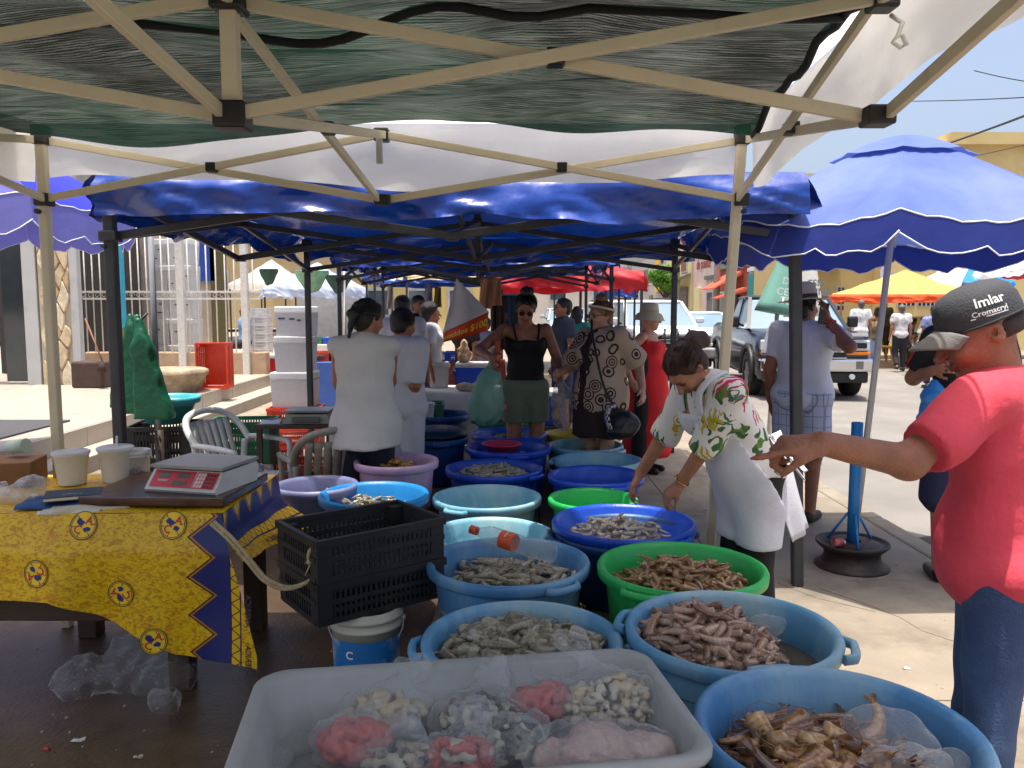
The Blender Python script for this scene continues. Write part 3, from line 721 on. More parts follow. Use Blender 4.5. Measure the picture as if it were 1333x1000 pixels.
# ================================================================ STREET: buildings and vehicles
glassw = mat('window glass', (60, 74, 84), .08, .2, 2, spec=.8)
def house(label, y0, y1, x, h, wm_, feats, depth=7.):
    """row house whose front stands at x and faces the street (towards -x); feats: (kind, ya, yb, za, zb, material)"""
    t = thing('row_building', label, 'building', (x + depth / 2, (y0 + y1) / 2, 0))
    MB().box((x + depth / 2, (y0 + y1) / 2, h / 2), (depth, y1 - y0 - .02, h)).build('wall', wm_, t, True)
    for (kd, ya, yb, za, zb, m) in feats:
        c = (x - .06, (ya + yb) / 2, (za + zb) / 2); d = (.16, yb - ya, zb - za)
        if kd == 'window':
            f = MB().box((x - .02, c[1], c[2]), (.12, d[1] + .2, d[2] + .2)).build('window_frame', whitew, t, True)
            MB().box((x - .06, c[1], c[2]), (.06, d[1], d[2])).build('pane', m, f, True)
        elif kd == 'awning':
            a = MB().poly([(x, ya, zb), (x, ya, zb - .15), (x - 1.4, ya, za)], (0, yb - ya, 0)).build('awning', m, t, True)
            n = max(3, int((yb - ya) / .3))
            for k in range(n): MB().bar((x - .0, ya + (k + .5) * (yb - ya) / n, zb + .03), (x - 1.4, ya + (k + .5) * (yb - ya) / n, za + .03), .2, .05).build('roof_tile', m, a, True)
        elif kd == 'shutter':
            s_ = MB().box(c, d).build('shutter', m, t, True)
            for k in range(8): MB().box((x - .15, c[1], za + (k + .5) * (zb - za) / 8), (.03, d[1], .06)).build('slat', m, s_, True)
        else: MB().box(c, d, bev=.01).build(kd, m, t, True)
    return t
pk = mat('faded pink render', (206, 178, 168), .8, .08, 2); cr = mat('cream render', (214, 200, 150), .8, .08, 2)
rd = mat('brick red render', (150, 72, 58), .8, .1, 2); wh = mat('chalk white render', (204, 208, 212), .8, .06, 2)
tl = mat('teal shop paint', (40, 128, 122), .7, .08, 2); tilr = mat('terracotta tile', (206, 104, 76), .75, .15, 5)
gry = mat('roller shutter grey', (120, 112, 100), .6); orb = mat('orange brick', (196, 142, 84), .8, .12, 8, .4, 30)
prp = mat('purple sign frame', (62, 44, 130), .6); ysg = mat('yellow sign', (226, 178, 50), .6)
X0 = 10.6
house('white upper storey with blue lettering above a teal shop', 31.5, 36.3, X0, 6.2, wh, [('shopfront', 31.7, 36.1, .0, 3.0, tl), ('ledge', 31.6, 36.2, 3.1, 3.25, wh), ('window', 33, 34.2, .9, 2.4, glassw), ('ledge', 31.6, 36.2, 5.6, 5.75, wh)])
for k, (z_, s_) in enumerate(((4.9, 3.6), (4.25, 3.6))):
    mb = MB()
    for i in range(7): mb.box((X0 - .03, 32.1 + i * .56 + .1 * (k % 2), z_), (.06, .34, .36 + .1 * (i % 3)))
    mb.build('lettering', mat('pale blue letters', (120, 150, 190), .7), bpy.data.objects[[o.name for o in bpy.data.objects if o.name.startswith('row_building')][-1]], True)
house('red house with terracotta tiled awnings over the doors', 36.4, 42.0, X0, 4.6, rd, [('cornice', 36.5, 41.9, 3.7, 4.5, orb), ('awning', 37.2, 39.4, 2.35, 3.2, tilr), ('awning', 36.5, 37.5, 1.9, 2.4, tilr), ('window', 39.9, 41, .9, 2.2, glassw), ('door', 37.7, 38.6, .0, 2.1, mat('dark door', (50, 38, 34), .6)), ('beam', 36.5, 41.9, 3.4, 3.65, mat('grey green beam', (112, 130, 116), .7))])
hp = house('pink house front with red painted lettering', 42.1, 47.5, X0, 6.0, pk, [('window', 42.6, 43.8, 1.0, 2.3, glassw), ('door', 45.4, 46.6, 0, 2.6, cr), ('canopy', 42.3, 44.3, 3.0, 3.2, mat('green plank', (90, 110, 96), .7))])
redl = mat('red sign letters', (140, 40, 44), .7)
lettering('La Mafiosa', .95, redl, hp, (X0 - .03, 44.8, 5.0), (0, -1, 0), (0, 0, 1)); lettering('de puente', .8, redl, hp, (X0 - .03, 45.0, 3.9), (0, -1, 0), (0, 0, 1))
house('cream house with two small windows above a grey garage shutter', 48.0, 56.0, X0, 5.4, cr, [('window', 49.2, 50.6, 3.7, 4.7, mat('brown shutter', (130, 90, 60), .7)), ('window', 51.5, 53, 3.7, 4.7, mat('brown shutter', (130, 90, 60), .7)), ('shutter', 48.8, 51.8, 0, 2.7, gry), ('door', 53.4, 54.9, 0, 2.8, mat('dark arch', (40, 44, 52), .5)), ('awning', 48.2, 55.8, 2.9, 3.5, gry)])
house('grey house with purple and yellow signboard', 56.2, 72, X0, 5.2, mat('grey render', (176, 170, 160), .8), [('sign_frame', 57, 59.4, 2.6, 5.6, prp), ('window', 63, 65, 3, 4.4, glassw), ('door', 61, 62, 0, 2.4, gry)])
hs = bpy.data.objects[[o.name for o in bpy.data.objects if o.name.startswith('row_building')][-1]]
for k in range(3): MB().box((X0 - .18, 58.2, 3.0 + k * .95), (.08, 1.9, .8)).build('sign_panel', ysg, hs, True)
for yy in (47.8, 38.5):
    up = thing('utility_pole', 'grey concrete utility pole before the %s house' % ('pink' if yy > 40 else 'red'), 'pole', (X0 - .9, yy, 0))
    MB().tube([(X0 - .9, yy, 0), (X0 - .9, yy, 8)], [.17, .12], 10).build('shaft', mat('pole concrete', (150, 146, 142), .8), up, True)
    MB().box((X0 - .9, yy, 7.4), (1.6, .12, .12)).build('cross_arm', gry, up, True)
# big yellow corner building
yel = mat('yellow corner render', (206, 184, 128), .8, .06, 1.2, col2=(190, 166, 110), thr=.62)
yb_ = thing('corner_building', 'large pale yellow corner building with white balcony and grille windows', 'building', (18, 32, 0))
Yf = 28.5
bx_ = lambda u: W(u, 400, Yf).x
MB().box(((bx_(1150) + 30) / 2, Yf + 3, 3.6), (30 - bx_(1150), 6, 7.2)).build('wall', yel, yb_, True)
MB().box(((bx_(1046) + bx_(1150)) / 2 - .01, Yf + 3.4, 3.2), (bx_(1150) - bx_(1046), 5, 6.2)).build('wing', mat('shaded yellow render', (188, 166, 112), .8, .06, 1.2), yb_, True)  # darker copy of the wall yellow: the shaded stretch is put into its colour
MB().box((bx_(1333), Yf + 2.9, 7.3), (6, 6.3, .4)).build('parapet', yel, yb_, True)
bal = MB().box(((bx_(1050) + bx_(1104)) / 2, Yf + .2, W(0, 333, Yf).z), (bx_(1104) - bx_(1050), 1.6, .75), bev=.02).build('balcony', whitew, yb_, True)
for k in range(7): MB().box((bx_(1060 + k * 7), Yf - .5, W(0, 317, Yf).z), (.05, .05, .5)).build('baluster', whitew, bal, True)
MB().box((bx_(1078), Yf - .5, W(0, 309, Yf).z), (1.5, .08, .06)).build('hand_rail', whitew, bal, True)
def grille(u0, u1, v0, v1, nx, nz):
    z0, z1 = W(0, v1, Yf).z, W(0, v0, Yf).z; a, b = bx_(u0), bx_(u1)
    f = MB().box(((a + b) / 2, Yf - .02, (z0 + z1) / 2), (b - a, .1, z1 - z0)).build('window', whitew, yb_, True)
    for i in range(nx):
        for j in range(nz): MB().box((a + (i + .5) * (b - a) / nx, Yf - .055, z0 + (j + .5) * (z1 - z0) / nz), ((b - a) / nx * .66, .05, (z1 - z0) / nz * .66)).build('pane', mat('dark pane', (30, 32, 38), .2), f, True)
grille(1167, 1190, 388, 399, 4, 2); grille(1193, 1226, 388, 399, 6, 2); grille(1235, 1262, 388, 399, 5, 2)
Yf -= 0; grille(1088, 1098, 373, 405, 2, 4)
sg = thing('street_banner', 'blue and white banner on a pole before the yellow building', 'banner', W(1153, 440, 27.6))
MB().tube([(W(1153, 0, 27.6).x, 27.6, 0), (W(1153, 0, 27.6).x, 27.6, W(0, 318, 27.6).z)], .06, 8).build('pole', mat('brown pole', (96, 80, 66), .7), sg, True)
MB().box(W(1152, 348, 27.5), (.28, .05, .75)).build('panel', mat('banner print', (90, 100, 140), .7, .5, 6, col2=(220, 220, 225), thr=.55), sg, True)
MB().box(W(1168, 358, 27.5), (.5, .04, .16)).build('name_plate', whitew, sg, True)

# ---- street tree
def tree(label, x, y, h, r, zc):
    t = thing('street_tree', label, 'tree', (x, y, 0)); q = random.Random(5)
    mb = MB(); mb.tube([(x, y, 0), (x + .1, y, zc * .5), (x, y, zc)], [.16, .12, .08], 8)
    for k in range(7):
        a = q.uniform(0, 6.3); mb.tube([(x, y, zc * .75), (x + r * .6 * math.cos(a), y + r * .6 * math.sin(a), zc + q.uniform(-.1, .8) * r)], [.06, .02], 5)
    mb.build('trunk', mat('bark', (84, 66, 50), .9), t, True)
    n = 5200; A = np.random.RandomState(4); d = A.normal(size=(n, 3)); d /= np.linalg.norm(d, axis=1)[:, None]
    cl = A.randint(0, 16, n); cd_ = A.normal(size=(16, 3)); cd_ /= np.linalg.norm(cd_, axis=1)[:, None]; cd_ *= r * .68 * A.uniform(.4, 1.15, (16, 1)); cd_[:, 2] *= .8
    P = cd_[cl] + d * (r * .42 * A.uniform(.3, 1, (n, 1)) ** .5) + np.array([x, y, zc + r * .45])
    t1 = np.cross(d, A.normal(size=(n, 3))); t1 /= np.linalg.norm(t1, axis=1)[:, None]; t2 = np.cross(d, t1) * .6
    s_ = A.uniform(.05, .12, (n, 1)); V = np.stack([P - t1 * s_, P + t2 * s_ * .7, P + t1 * s_, P - t2 * s_ * .7], 1).reshape(-1, 3)
    link('crown', fastmesh('crown', V, np.arange(4 * n).reshape(-1, 4), False), mat('leaf green', (92, 140, 44), .6, .4, 3, transl=.35), t, True)
tree('bright green street tree behind the parked white car', W(866, 0, 42).x, 42, 4, 1.05, 2.6)
# ---- overhead cables
for k, (a, b) in enumerate((((1180, 205, 20), (1340, 138, 12)), ((1180, 132, 24), (1345, 118, 16)), ((1268, 92, 20), (1345, 100, 18)), ((1210, 215, 26), (1340, 182, 24)))):
    p0, p1 = W(*a), W(*b); d_ = p1 - p0; p0 = p0 - d_ * .0; p1 = p1 + d_ * 1.2
    tag(MB().tube([lerp(p0, p1, t / 10) + Vector((0, 0, -.12 * math.sin(math.pi * t / 10))) for t in range(11)], .012 if k else .02, 5).build('overhead_cable', blk), ['thick twisted black cable running above the blue parasol', 'thin cable stretched high across the street, lower of the high pair', 'thin cable stretched high across the street, upper of the high pair', 'slack thin cable before the yellow parapet'][k], 'cable', 'overhead cables')

# ---- vehicles
tyre = mat('tyre rubber', (26, 26, 27), .85); alloy = mat('alloy wheel', (170, 172, 176), .3, metal=.8)
chrome = mat('chrome', (205, 205, 208), .08, .02, metal=1.); lampg = mat('headlamp glass', (190, 196, 200), .1, .1, 20, spec=.9)
amber = mat('amber lens', (220, 120, 30), .2); blackt = mat('black trim', (16, 16, 18), .5)
wglass = mat('windscreen', (104, 128, 142), .05, .15, 1, spec=1.0)
def wheel(t, x, y, r, w):
    mb = MB().lathe([(r * .62, -w / 2), (r * .95, -w / 2), (r, -w * .35), (r, w * .35), (r * .95, w / 2), (r * .62, w / 2)], 26)
    for i, v in enumerate(mb.V): mb.V[i] = (v[2] + x, v[0] + y, v[1] + r)
    wo = mb.build('tyre', tyre, t)
    mb = MB(); s_ = 1 if x > 0 else -1
    ring = MB().lathe([(r * .5, w * .35), (r * .64, w * .46), (r * .62, 0)], 24)
    for v, in zip(ring.V): pass
    mb.add([(v[2] * s_ + x, v[0] + y, v[1] + r) for v in ring.V], ring.F, 0, True)
    for k in range(6):
        a = k * math.pi / 3; mb.bar((x + s_ * w * .42, y, r), (x + s_ * w * .4, y + r * .58 * math.cos(a), r + r * .58 * math.sin(a)), r * .16, .03, up=(1, 0, 0))
    mb.tube([(x + s_ * w * .3, y, r), (x + s_ * w * .46, y, r)], r * .16, 10)
    mb.build('rim', alloy, wo)
    h = MB().tube([(x - s_ * .02, y, r), (x + s_ * w * .2, y, r)], r * .6, 16); h.build('hub_shadow', blackt, wo)
def ring(y, w, z0, z1, cr_=.12, tw=None):
    """rounded cross-section of a vehicle body at station y"""
    tw = tw or w; return [(-w, y, z0 + cr_), (-w + cr_ * .6, y, z0), (w - cr_ * .6, y, z0), (w, y, z0 + cr_), (w, y, (z0 + z1) / 2), (tw, y, z1 - cr_), (tw - cr_, y, z1), (-tw + cr_, y, z1), (-tw, y, z1 - cr_), (-w, y, (z0 + z1) / 2)]
def vehicle(name, label, loc, rz, L_, w, hoodz, roofz, hoodl, paint, kind, wr=.38, clear=.3, plate=None):
    """front at y = 0 facing -y in its own frame"""
    t = thing(name, label, 'pickup' if kind == 'pickup' else 'car', loc, rz)
    hw = w / 2; beltz = hoodz + .06
    tail = L_ if kind != 'pickup' else L_
    MB().loft([ring(.10, hw * .93, clear + .1, hoodz - .12, .1), ring(.16, hw * .97, clear, hoodz - .04, .1, hw * .93), ring(.5, hw, clear, hoodz, .09, hw * .95), ring(hoodl, hw, clear, beltz, .09, hw * .96), ring(hoodl + 1.8, hw, clear, beltz + .02, .08, hw * .97), ring(L_ * .8, hw, clear, beltz + .04, .08, hw * .97), ring(L_ - .1, hw * .98, clear, beltz + .03, .1, hw * .95), ring(L_, hw * .93, clear + .1, beltz - .05, .1)]).build('body', paint, t)
    # cabin: glass block with painted roof and pillars
    ce = hoodl + (2.0 if kind == 'pickup' else L_ - hoodl - .15)
    b0, b1, t0, t1 = hoodl - .15, ce, hoodl + .62, ce - (.25 if kind != 'sedan' else .7)
    gw, rw = hw * .93, hw * .76
    g = MB().loft([[(-gw, b0, beltz - .02), (gw, b0, beltz - .02), (gw, b1, beltz - .02), (-gw, b1, beltz - .02)], [(-rw, t0, roofz - .06), (rw, t0, roofz - .06), (rw, t1, roofz - .06), (-rw, t1, roofz - .06)]], sm=False).build('windscreen', wglass, t)
    MB().loft([[(x * rw * k, (t0 if y < 0 else t1) + (-.04 if y < 0 else .04) * (k > 1), z) for x, y in ((-1, -1), (1, -1), (1, 1), (-1, 1))] for k, z in ((1.04, roofz - .08), (1.03, roofz - .03), (.9, roofz))], sm=True).build('roof', paint, t)
    for s_ in (-1, 1):
        MB().bar((s_ * gw, b0, beltz - .03), (s_ * rw, t0, roofz - .05), .07, .06).build('pillar', paint, t)
        MB().bar((s_ * gw * 1.0, (b0 + b1) / 2 + .1, beltz - .03), (s_ * rw * 1.01, (t0 + t1) / 2, roofz - .05), .08, .05, up=(1, 0, 0)).build('pillar', paint, t)
        mr = MB().box((s_ * (hw + .14), b0 + .35, beltz + .12), (.2, .12, .22 if kind == 'pickup' else .15), bev=.04).build('wing_mirror', paint if kind != 'pickup' else blackt, t)
        MB().bar((s_ * hw * .95, b0 + .38, beltz + .03), (s_ * (hw + .1), b0 + .36, beltz + .1), .05, .04).build('mirror_arm', blackt, mr)
        hl = MB().box((s_ * hw * .74, .08, hoodz - .22), (hw * .42, .12, .2), bev=.03).build('headlamp', lampg, t)
        MB().box((s_ * hw * .74, .03, hoodz - .36), (hw * .42, .08, .06), bev=.015).build('indicator', amber if kind == 'pickup' else lampg, hl)
        MB().box((s_ * hw * .74, .05, hoodz - .22), (hw * .3, .1, .1), bev=.02).build('lamp_core', blackt, hl)
        for y in (wr + .55, L_ - 1.05):
            wheel(t, s_ * (hw - .1), y, wr, .24)
            arch = [(s_ * (hw + .012), y + (wr + .12) * math.cos(a), wr + (wr + .12) * math.sin(a)) for a in [k * math.pi / 10 - .1 for k in range(12)]]
            MB().tube(arch, .05, 6).build('wheel_arch', blackt if kind != 'suv' else paint, t)
    gr = MB().box((0, .05, hoodz - .3), (hw * 1.02, .14, .36), bev=.02).build('grille', blackt, t)
    for k in range(3): MB().box((0, -.04, hoodz - .16 - k * .15), (hw * 1.06, .05, .045 if kind != 'pickup' else .06), bev=.01).build('grille_bar', chrome if kind != 'car' else blackt, gr)
    if kind == 'pickup': MB().box((0, -.02, hoodz - .02), (hw * 1.75, .14, .07), bev=.02).build('hood_strip', chrome, t)
    bz = clear + .27
    bp = MB().box((0, -.02, bz + .02), (w * .98, .28, .24), bev=.05).build('bumper', chrome if kind == 'pickup' else (paint if kind == 'car' else mat('grey bumper', (150, 150, 150), .4)), t)
    MB().box((0, .02, bz - .2), (w * .9, .25, .2), bev=.04).build('lower_valance', blackt, bp)
    if kind == 'pickup':
        for s_ in (-1, 1): MB().tube([(s_ * hw * .6, -.165, bz - .18), (s_ * hw * .6, -.1, bz - .18)], .05, 10).build('fog_lamp', lampg, bp)
        for s_ in (-1, 1): MB().box((s_ * hw * .72, -.165, bz + .03), (.12, .02, .14)).build('tow_slot', mat('dull steel', (120, 118, 112), .4, metal=.7), bp)
    if kind == 'suv':
        for s_ in (-1, 0, 1): MB().tube([(s_ * .3, -.2, clear + .1), (s_ * .32, -.2, hoodz - .1), (s_ * .28, -.1, hoodz)], .03, 8).build('bull_bar', blackt, bp)
        MB().tube([(-hw * .8, -.2, hoodz - .25), (hw * .8, -.2, hoodz - .25)], .03, 8).build('bull_bar', blackt, bp)
        for s_ in (-1, 1): MB().bar((s_ * rw * .9, t0 + .2, roofz + .05), (s_ * rw * .9, t1 - .1, roofz + .05), .04, .04).build('roof_rail', blackt, t)
    if plate: MB().box((0, -.18, bz + .03), (.34, .02, .16)).build('licence_plate', mat('plate white', (214, 214, 210), .5), bp)
    return t
dkp = mat('dark blue black car paint', (26, 30, 42), .18, .1, 1, spec=.8); whp = mat('white car paint', (220, 222, 224), .25, .03, 1, spec=.7)
bkp = mat('black car paint', (20, 21, 24), .15, .05, 1, spec=.9); svp = mat('silver car paint', (176, 178, 182), .25, .04, 1, metal=.4)
vehicle('pickup_truck', 'dark blue pickup truck with chrome bumper behind the man on the phone', (W(1064, 0, 14.6).x, 14.6, -.12), R(-5), 5.6, 2.03, 1.22, 1.93, 1.45, dkp, 'pickup', .42, .36)
vehicle('parked_car', 'white off-road car with black bull bar beside the red dressed woman', (W(880, 0, 18.6).x, 18.6, -.12), R(6), 4.7, 1.9, 1.18, 1.86, 1.3, whp, 'suv', .38, .34)
vehicle('parked_car', 'white hatchback parked behind the dark pickup truck', (W(935, 0, 25).x, 25, -.12), R(4), 4.2, 1.75, .98, 1.52, 1.1, whp, 'car', .32, .24)
vehicle('parked_car', 'white car with roof rails parked beyond the red tent', (W(826, 0, 25).x, 25.5, -.12), R(4), 4.5, 1.85, 1.15, 1.85, 1.1, mat('cream white car paint', (208, 206, 196), .25, .03, 1), 'suv', .36, .3)
vehicle('parked_car', 'silver car parked far behind the black vested woman', (W(745, 0, 30).x, 30, .0), R(2), 4.3, 1.75, 1.0, 1.5, 1.1, svp, 'car', .32, .24)
vehicle('parked_car', 'black hatchback with white number plate by the far food stall', (W(1212, 0, 20.6).x + .6, 20.6, -.12), R(-22), 3.9, 1.7, .95, 1.42, 1.1, bkp, 'car', .31, .22, True)
# driver seen through the pickup window is left to the dark cabin
# ---- stalls across the street
simple = popup_tent
popup_tent('canopy_tent', 'yellow canopy tent with orange valance across the street', [(W(1095, 0, 25.5).x, 25.5), (W(1262, 0, 25.5).x, 25.5), (W(1268, 0, 22).x, 22), (W(1083, 0, 22).x, 22)], 1.95, W(0, 386, 22).z, W(0, 354, 24).z, mat('ochre pole', (150, 120, 60), .6), orange_fab, .05, truss=False, centre=False, valance=.22, vmat=orange_val, seed=41, feetz=-.1)
skyb = mat('sky blue canopy', (30, 140, 220), .6, transl=.35); wfab = mat('white canopy', (228, 230, 234), .7, transl=.35)
parasol('white and sky blue parasol near the yellow wall', W(1262, 0, 23.5).x, 23.5, W(0, 368, 23.5).z, 1.1, .5, wfab, wfab, (W(1262, 0, 23.5).x, 23.5, 0), 8, (0, 0), .1, None, .14, panels=[wfab, wfab, wfab, wfab, wfab, skyb, skyb, wfab], segs=4)
parasol('plain white parasol beside the blue and white one', W(1234, 0, 25).x, 25, W(0, 372, 25).z, 1.1, .5, wfab, wfab, (W(1234, 0, 25).x, 25, 0), 8, (0, 0), .1, None, .14, segs=4)
redp = mat('red canopy', (176, 50, 66), .6, transl=.3)
parasol('red and white striped parasol at the street corner', W(1345, 0, 15).x, 15, W(0, 352, 15).z, 1.0, .3, wfab, wfab, (W(1380, 0, 15).x, 15, 0), 8, (0, 0), .1, None, .1, panels=[wfab, redp, wfab, wfab], segs=4, zfoot=-.12)
# tables and stools of the food stall
ypt = mat('mustard plastic', (180, 140, 40), .5)
def stool(label, p, s_=.45):
    t = thing('food_stool', label, 'stool', p); MB().box((0, 0, s_ - .03), (.42, .42, .06), bev=.02).build('seat', ypt, t)
    for a in (-1, 1):
        for b in (-1, 1): MB().bar((a * .2, b * .2, 0), (a * .15, b * .15, s_ - .06), .05, .05).build('leg', ypt, t)
stool('mustard yellow stool beside the man in white shirt', (W(1152, 0, 22.8).x, 22.8, .02)); stool('mustard yellow stool under the seated customer', (W(1186, 0, 22.6).x, 22.9, .02))
tb = thing('food_table', 'orange covered table of the food stall across the street', 'table', (W(1204, 0, 23).x, 23.2, .02))
MB().box((0, 0, .74), (1.1, .7, .06), bev=.01).build('table_top', mat('orange oilcloth', (214, 120, 40), .5), tb)
for a in (-1, 1):
    for b in (-1, 1): MB().bar((a * .5, b * .3, 0), (a * .5, b * .3, .71), .05, .05).build('leg', ypt, tb)
# folded parasols with lettering
lg = mat('sea green canvas', (116, 168, 152), .7, .06, 5, .3, 14, transl=.2); wc = mat('white canvas', (224, 222, 212), .7, .05, 5, .3, 14, transl=.2)
def folded(label, a, b, r0, r1, m, txts, tm, tcol):
    a, b = Vector(a), Vector(b); t = thing('folded_parasol', label, 'parasol', (b.x, b.y, -.12)); n = 18
    ax_ = (b - a).normalized(); x_ = ax_.cross(Vector((0, 1, 0))).normalized(); y_ = ax_.cross(x_)
    def P(k, f, e=0.): 
        an = 2 * math.pi * k / n; r = (r0 + (r1 - r0) * f) * (1 + .12 * math.cos(an * 5) * f) + e; return lerp(a, b, f) + x_ * r * math.cos(an) + y_ * r * math.sin(an)
    MB().loft([[P(k, f / 8) for k in range(n)] for f in range(9)]).build('canopy', m, t, True)
    MB().tube([b - ax_ * .1, (b.x + ax_.x * .3, b.y, -.12)], .022, 8).build('pole', steelw, t, True)
    for (s, f, off) in txts:
        c = lerp(a, b, f)
        lettering(s, .10, tcol, t, c + Vector((off, -(r0 + (r1 - r0) * f) * 1.14 - .01, 0)), -x_ if x_.x < 0 else x_, -ax_)
folded('furled sea green parasol with white lettering behind the man on the phone', W(1028, 318, 8.2), W(1010, 408, 8.2), .04, .21, lg, (('DA', .55, .02), ('CEN', .7, 0), ('TE', .82, 0)), None, mat('white print', (226, 230, 226), .7))
folded('furled white parasol with grey lettering beside the green one', W(1046, 300, 8.6), W(1046, 412, 8.6), .08, .2, wc, (('ESIS', .62, .06), ('ESTINA', .72, .06)), None, mat('grey print', (110, 120, 120), .7))
# buildings closing the far end of the street
for k, (x, y, w, h, c, lab) in enumerate(((-14, 60, 18, 6, (186, 164, 120), 'ochre house closing the far end of the market'), (2, 75, 16, 5, (196, 188, 176), 'grey white house at the far end of the street'), (-26, 40, 14, 5.5, (168, 150, 140), 'brown rendered house behind the far left tents'), (-6, 46, 9, 3.2, (206, 184, 120), 'low yellow wall behind the market crowd'))):
    t = thing('far_house', lab, 'building', (x, y, 0))
    MB().box((x, y, h / 2), (w, 6, h)).build('wall', mat('far render %d' % k, c, .85, .1, 1), t, True)
    MB().box((x, y, h + .1), (w + .3, 6.3, .3)).build('cornice', whitew, t, True)
    for i in range(4):
        f = MB().box((x - w * .36 + i * w * .24, y - 3.0, h * .55), (1.3, .15, 1.5)).build('window_frame', whitew, t, True); MB().box((x - w * .36 + i * w * .24, y - 3.06, h * .55), (1.05, .1, 1.25)).build('pane', glassw, f, True)
# ================================================================ THE SHRIMP STALL
def plastic(name, c, c2=None, thr=.6, rough=.42): return mat(name, c, rough, .15, 5, .12, 90, col2=c2, thr=thr, soft=.1, stretch=(1, 1, .4))
BL_ = plastic('weathered light blue tub', (88, 150, 190), (152, 186, 196), .56)
BL2 = plastic('weathered mid blue tub', (76, 134, 184), (132, 170, 190), .57)
TE_ = plastic('pale teal tub', (104, 166, 190), (160, 194, 196), .57)
RB_ = plastic('royal blue tub', (26, 74, 186), (40, 96, 196), .66, .35)
GN_ = plastic('bright green tub', (38, 172, 84), (70, 176, 96), .68, .38)
DB_ = plastic('dark blue tub', (26, 66, 118), (34, 84, 134), .6)
DG_ = plastic('dark green tub', (40, 110, 92), (70, 126, 104), .6)
PK_ = plastic('mauve pink tub', (196, 164, 196), (150, 140, 176), .62)
GP_ = plastic('grey violet tub', (112, 116, 156), (140, 142, 166), .6)
PU_ = plastic('purple tub', (58, 48, 150)); CB_ = plastic('cyan blue basin', (24, 122, 190)); YE_ = plastic('yellow basin', (196, 168, 40)); PN_ = plastic('hot pink bowl', (216, 66, 100))
water = bpy.data.materials.new('murky water'); water.use_nodes = True
_N, _L = nodes_of(water); _p = _N['Principled BSDF']; _p.inputs['Base Color'].default_value = (.10, .085, .055, 1); _p.inputs['Roughness'].default_value = .06
_nz = _N.new('ShaderNodeTexNoise'); _nz.inputs['Scale'].default_value = 18; _bn = _N.new('ShaderNodeBump'); _bn.inputs['Strength'].default_value = .15; _L.new(_nz.outputs['Fac'], _bn.inputs['Height']); _L.new(_bn.outputs[0], _p.inputs['Normal'])
_t = _N.new('ShaderNodeBsdfTransparent'); _x = _N.new('ShaderNodeMixShader'); _x.inputs[0].default_value = .72; _L.new(_t.outputs[0], _x.inputs[1]); _L.new(_p.outputs[0], _x.inputs[2]); _L.new(_x.outputs[0], _N['Material Output'].inputs[0])
def tub_mesh(Rr, H, seed, tap=.80):
    t = .012; lip = .022
    pr = [(0, .004), (Rr * tap - .02, .0), (Rr * tap, .012), (Rr * .955 - lip, H * .80), (Rr * .96 - lip, H - .055), (Rr - .012, H - .05), (Rr - .003, H - .043), (Rr, H - .014), (Rr - .005, H - .003), (Rr - .014, H), (Rr - .024, H - .004), (Rr - lip - .014, H - .02), (Rr * .93 - lip, H * .7), (Rr * tap - t - .01, .03), (Rr * tap - .05, .014), (0, .014)]
    return MB().lathe(pr, 56, wob=.006, seed=seed)
TUBS = {}
def tub(key, label, u, v, hw, z, m, base=.2, name='tub', handles=True, group='tubs of seafood', rot=None, tap=.80):
    c = Zp(u, v, z); Rr = hw / FPX * c.y; H = z - base
    t = thing(name, label, 'tub' if name == 'tub' else 'basin', (c.x, c.y, base), group=group)
    tub_mesh(Rr, H, len(TUBS), tap).build('bowl', m, t)
    if handles:
        a0 = rnd.uniform(0, 6.3) if rot is None else rot
        for s_ in (0, math.pi):
            pts = [((Rr + (.0 if abs(k) == 3 else .026)) * math.cos(a0 + s_ + k * .075), (Rr + (.0 if abs(k) == 3 else .026)) * math.sin(a0 + s_ + k * .075), H - .03) for k in range(-3, 4)]
            MB().tube(pts, .014, 8, squash=1.2).build('handle', m, t)
    TUBS[key] = (c, Rr, H, base, t); return t
tub('T1', 'weathered light blue tub heaped with grey olive shrimp', 680, 828, 137, .56, BL_, rot=.1)
tub('T2', 'weathered blue tub of shrimp with a plastic bottle lying in it', 662, 728, 109, .55, BL2, rot=-.9)
tub('T3', 'pale teal tub squeezed behind the tub with the bottle', 636, 692, 80, .49, TE_)
tub('T4', 'pale teal tub almost empty of shrimp', 634, 645, 72, .50, TE_)
tub('T5', 'royal blue tub heaped with small brown shrimp', 643, 608, 64, .52, RB_)
tub('T6', 'royal blue tub with a pink bowl floating in it', 662, 580, 57, .55, RB_)
tub('T7', 'royal blue tub between the pink bowl and the green tub', 663, 563, 50, .55, RB_)
tub('TG', 'dark green tub loaded with bagged goods', 660, 545, 43, .57, DG_)
tub('B1', 'grey blue tub holding a foam cup and ice', 570, 538, 43, .58, DB_)
tub('B2', 'dark blue tub under a black lid', 567, 568, 43, .57, plastic('navy tub', (26, 70, 128)))
tub('PK', 'mauve pink tub with a pile of yellow crab claws', 516, 598, 56, .66, PK_, .36, handles=False)
tub('PU', 'purple tub holding a cyan basin', 487, 648, 66, .60, PU_, .25, handles=False)
tub('CB', 'cyan basin of grey shrimp nested in the purple tub', 487, 641, 73, .645, CB_, .42, 'basin', False, tap=.7)
tub('GP', 'grey violet tub beside the weighing table', 412, 629, 55, .64, GP_, .3, handles=False)
tub('R1', 'weathered light blue tub of the largest brown prawns', 1090, 945, 193, .68, BL2, rot=1.7)
tub('R2', 'weathered light blue tub of pinkish shrimp in murky water', 953, 815, 143, .60, BL_, rot=-.35)
tub('R3', 'bright green tub heaped with tan headless shrimp', 887, 735, 112, .57, GN_, rot=.9)
tub('R4b', 'weathered blue tub under the basin the apron woman works in', 812, 690, 92, .52, DB_, rot=.2)
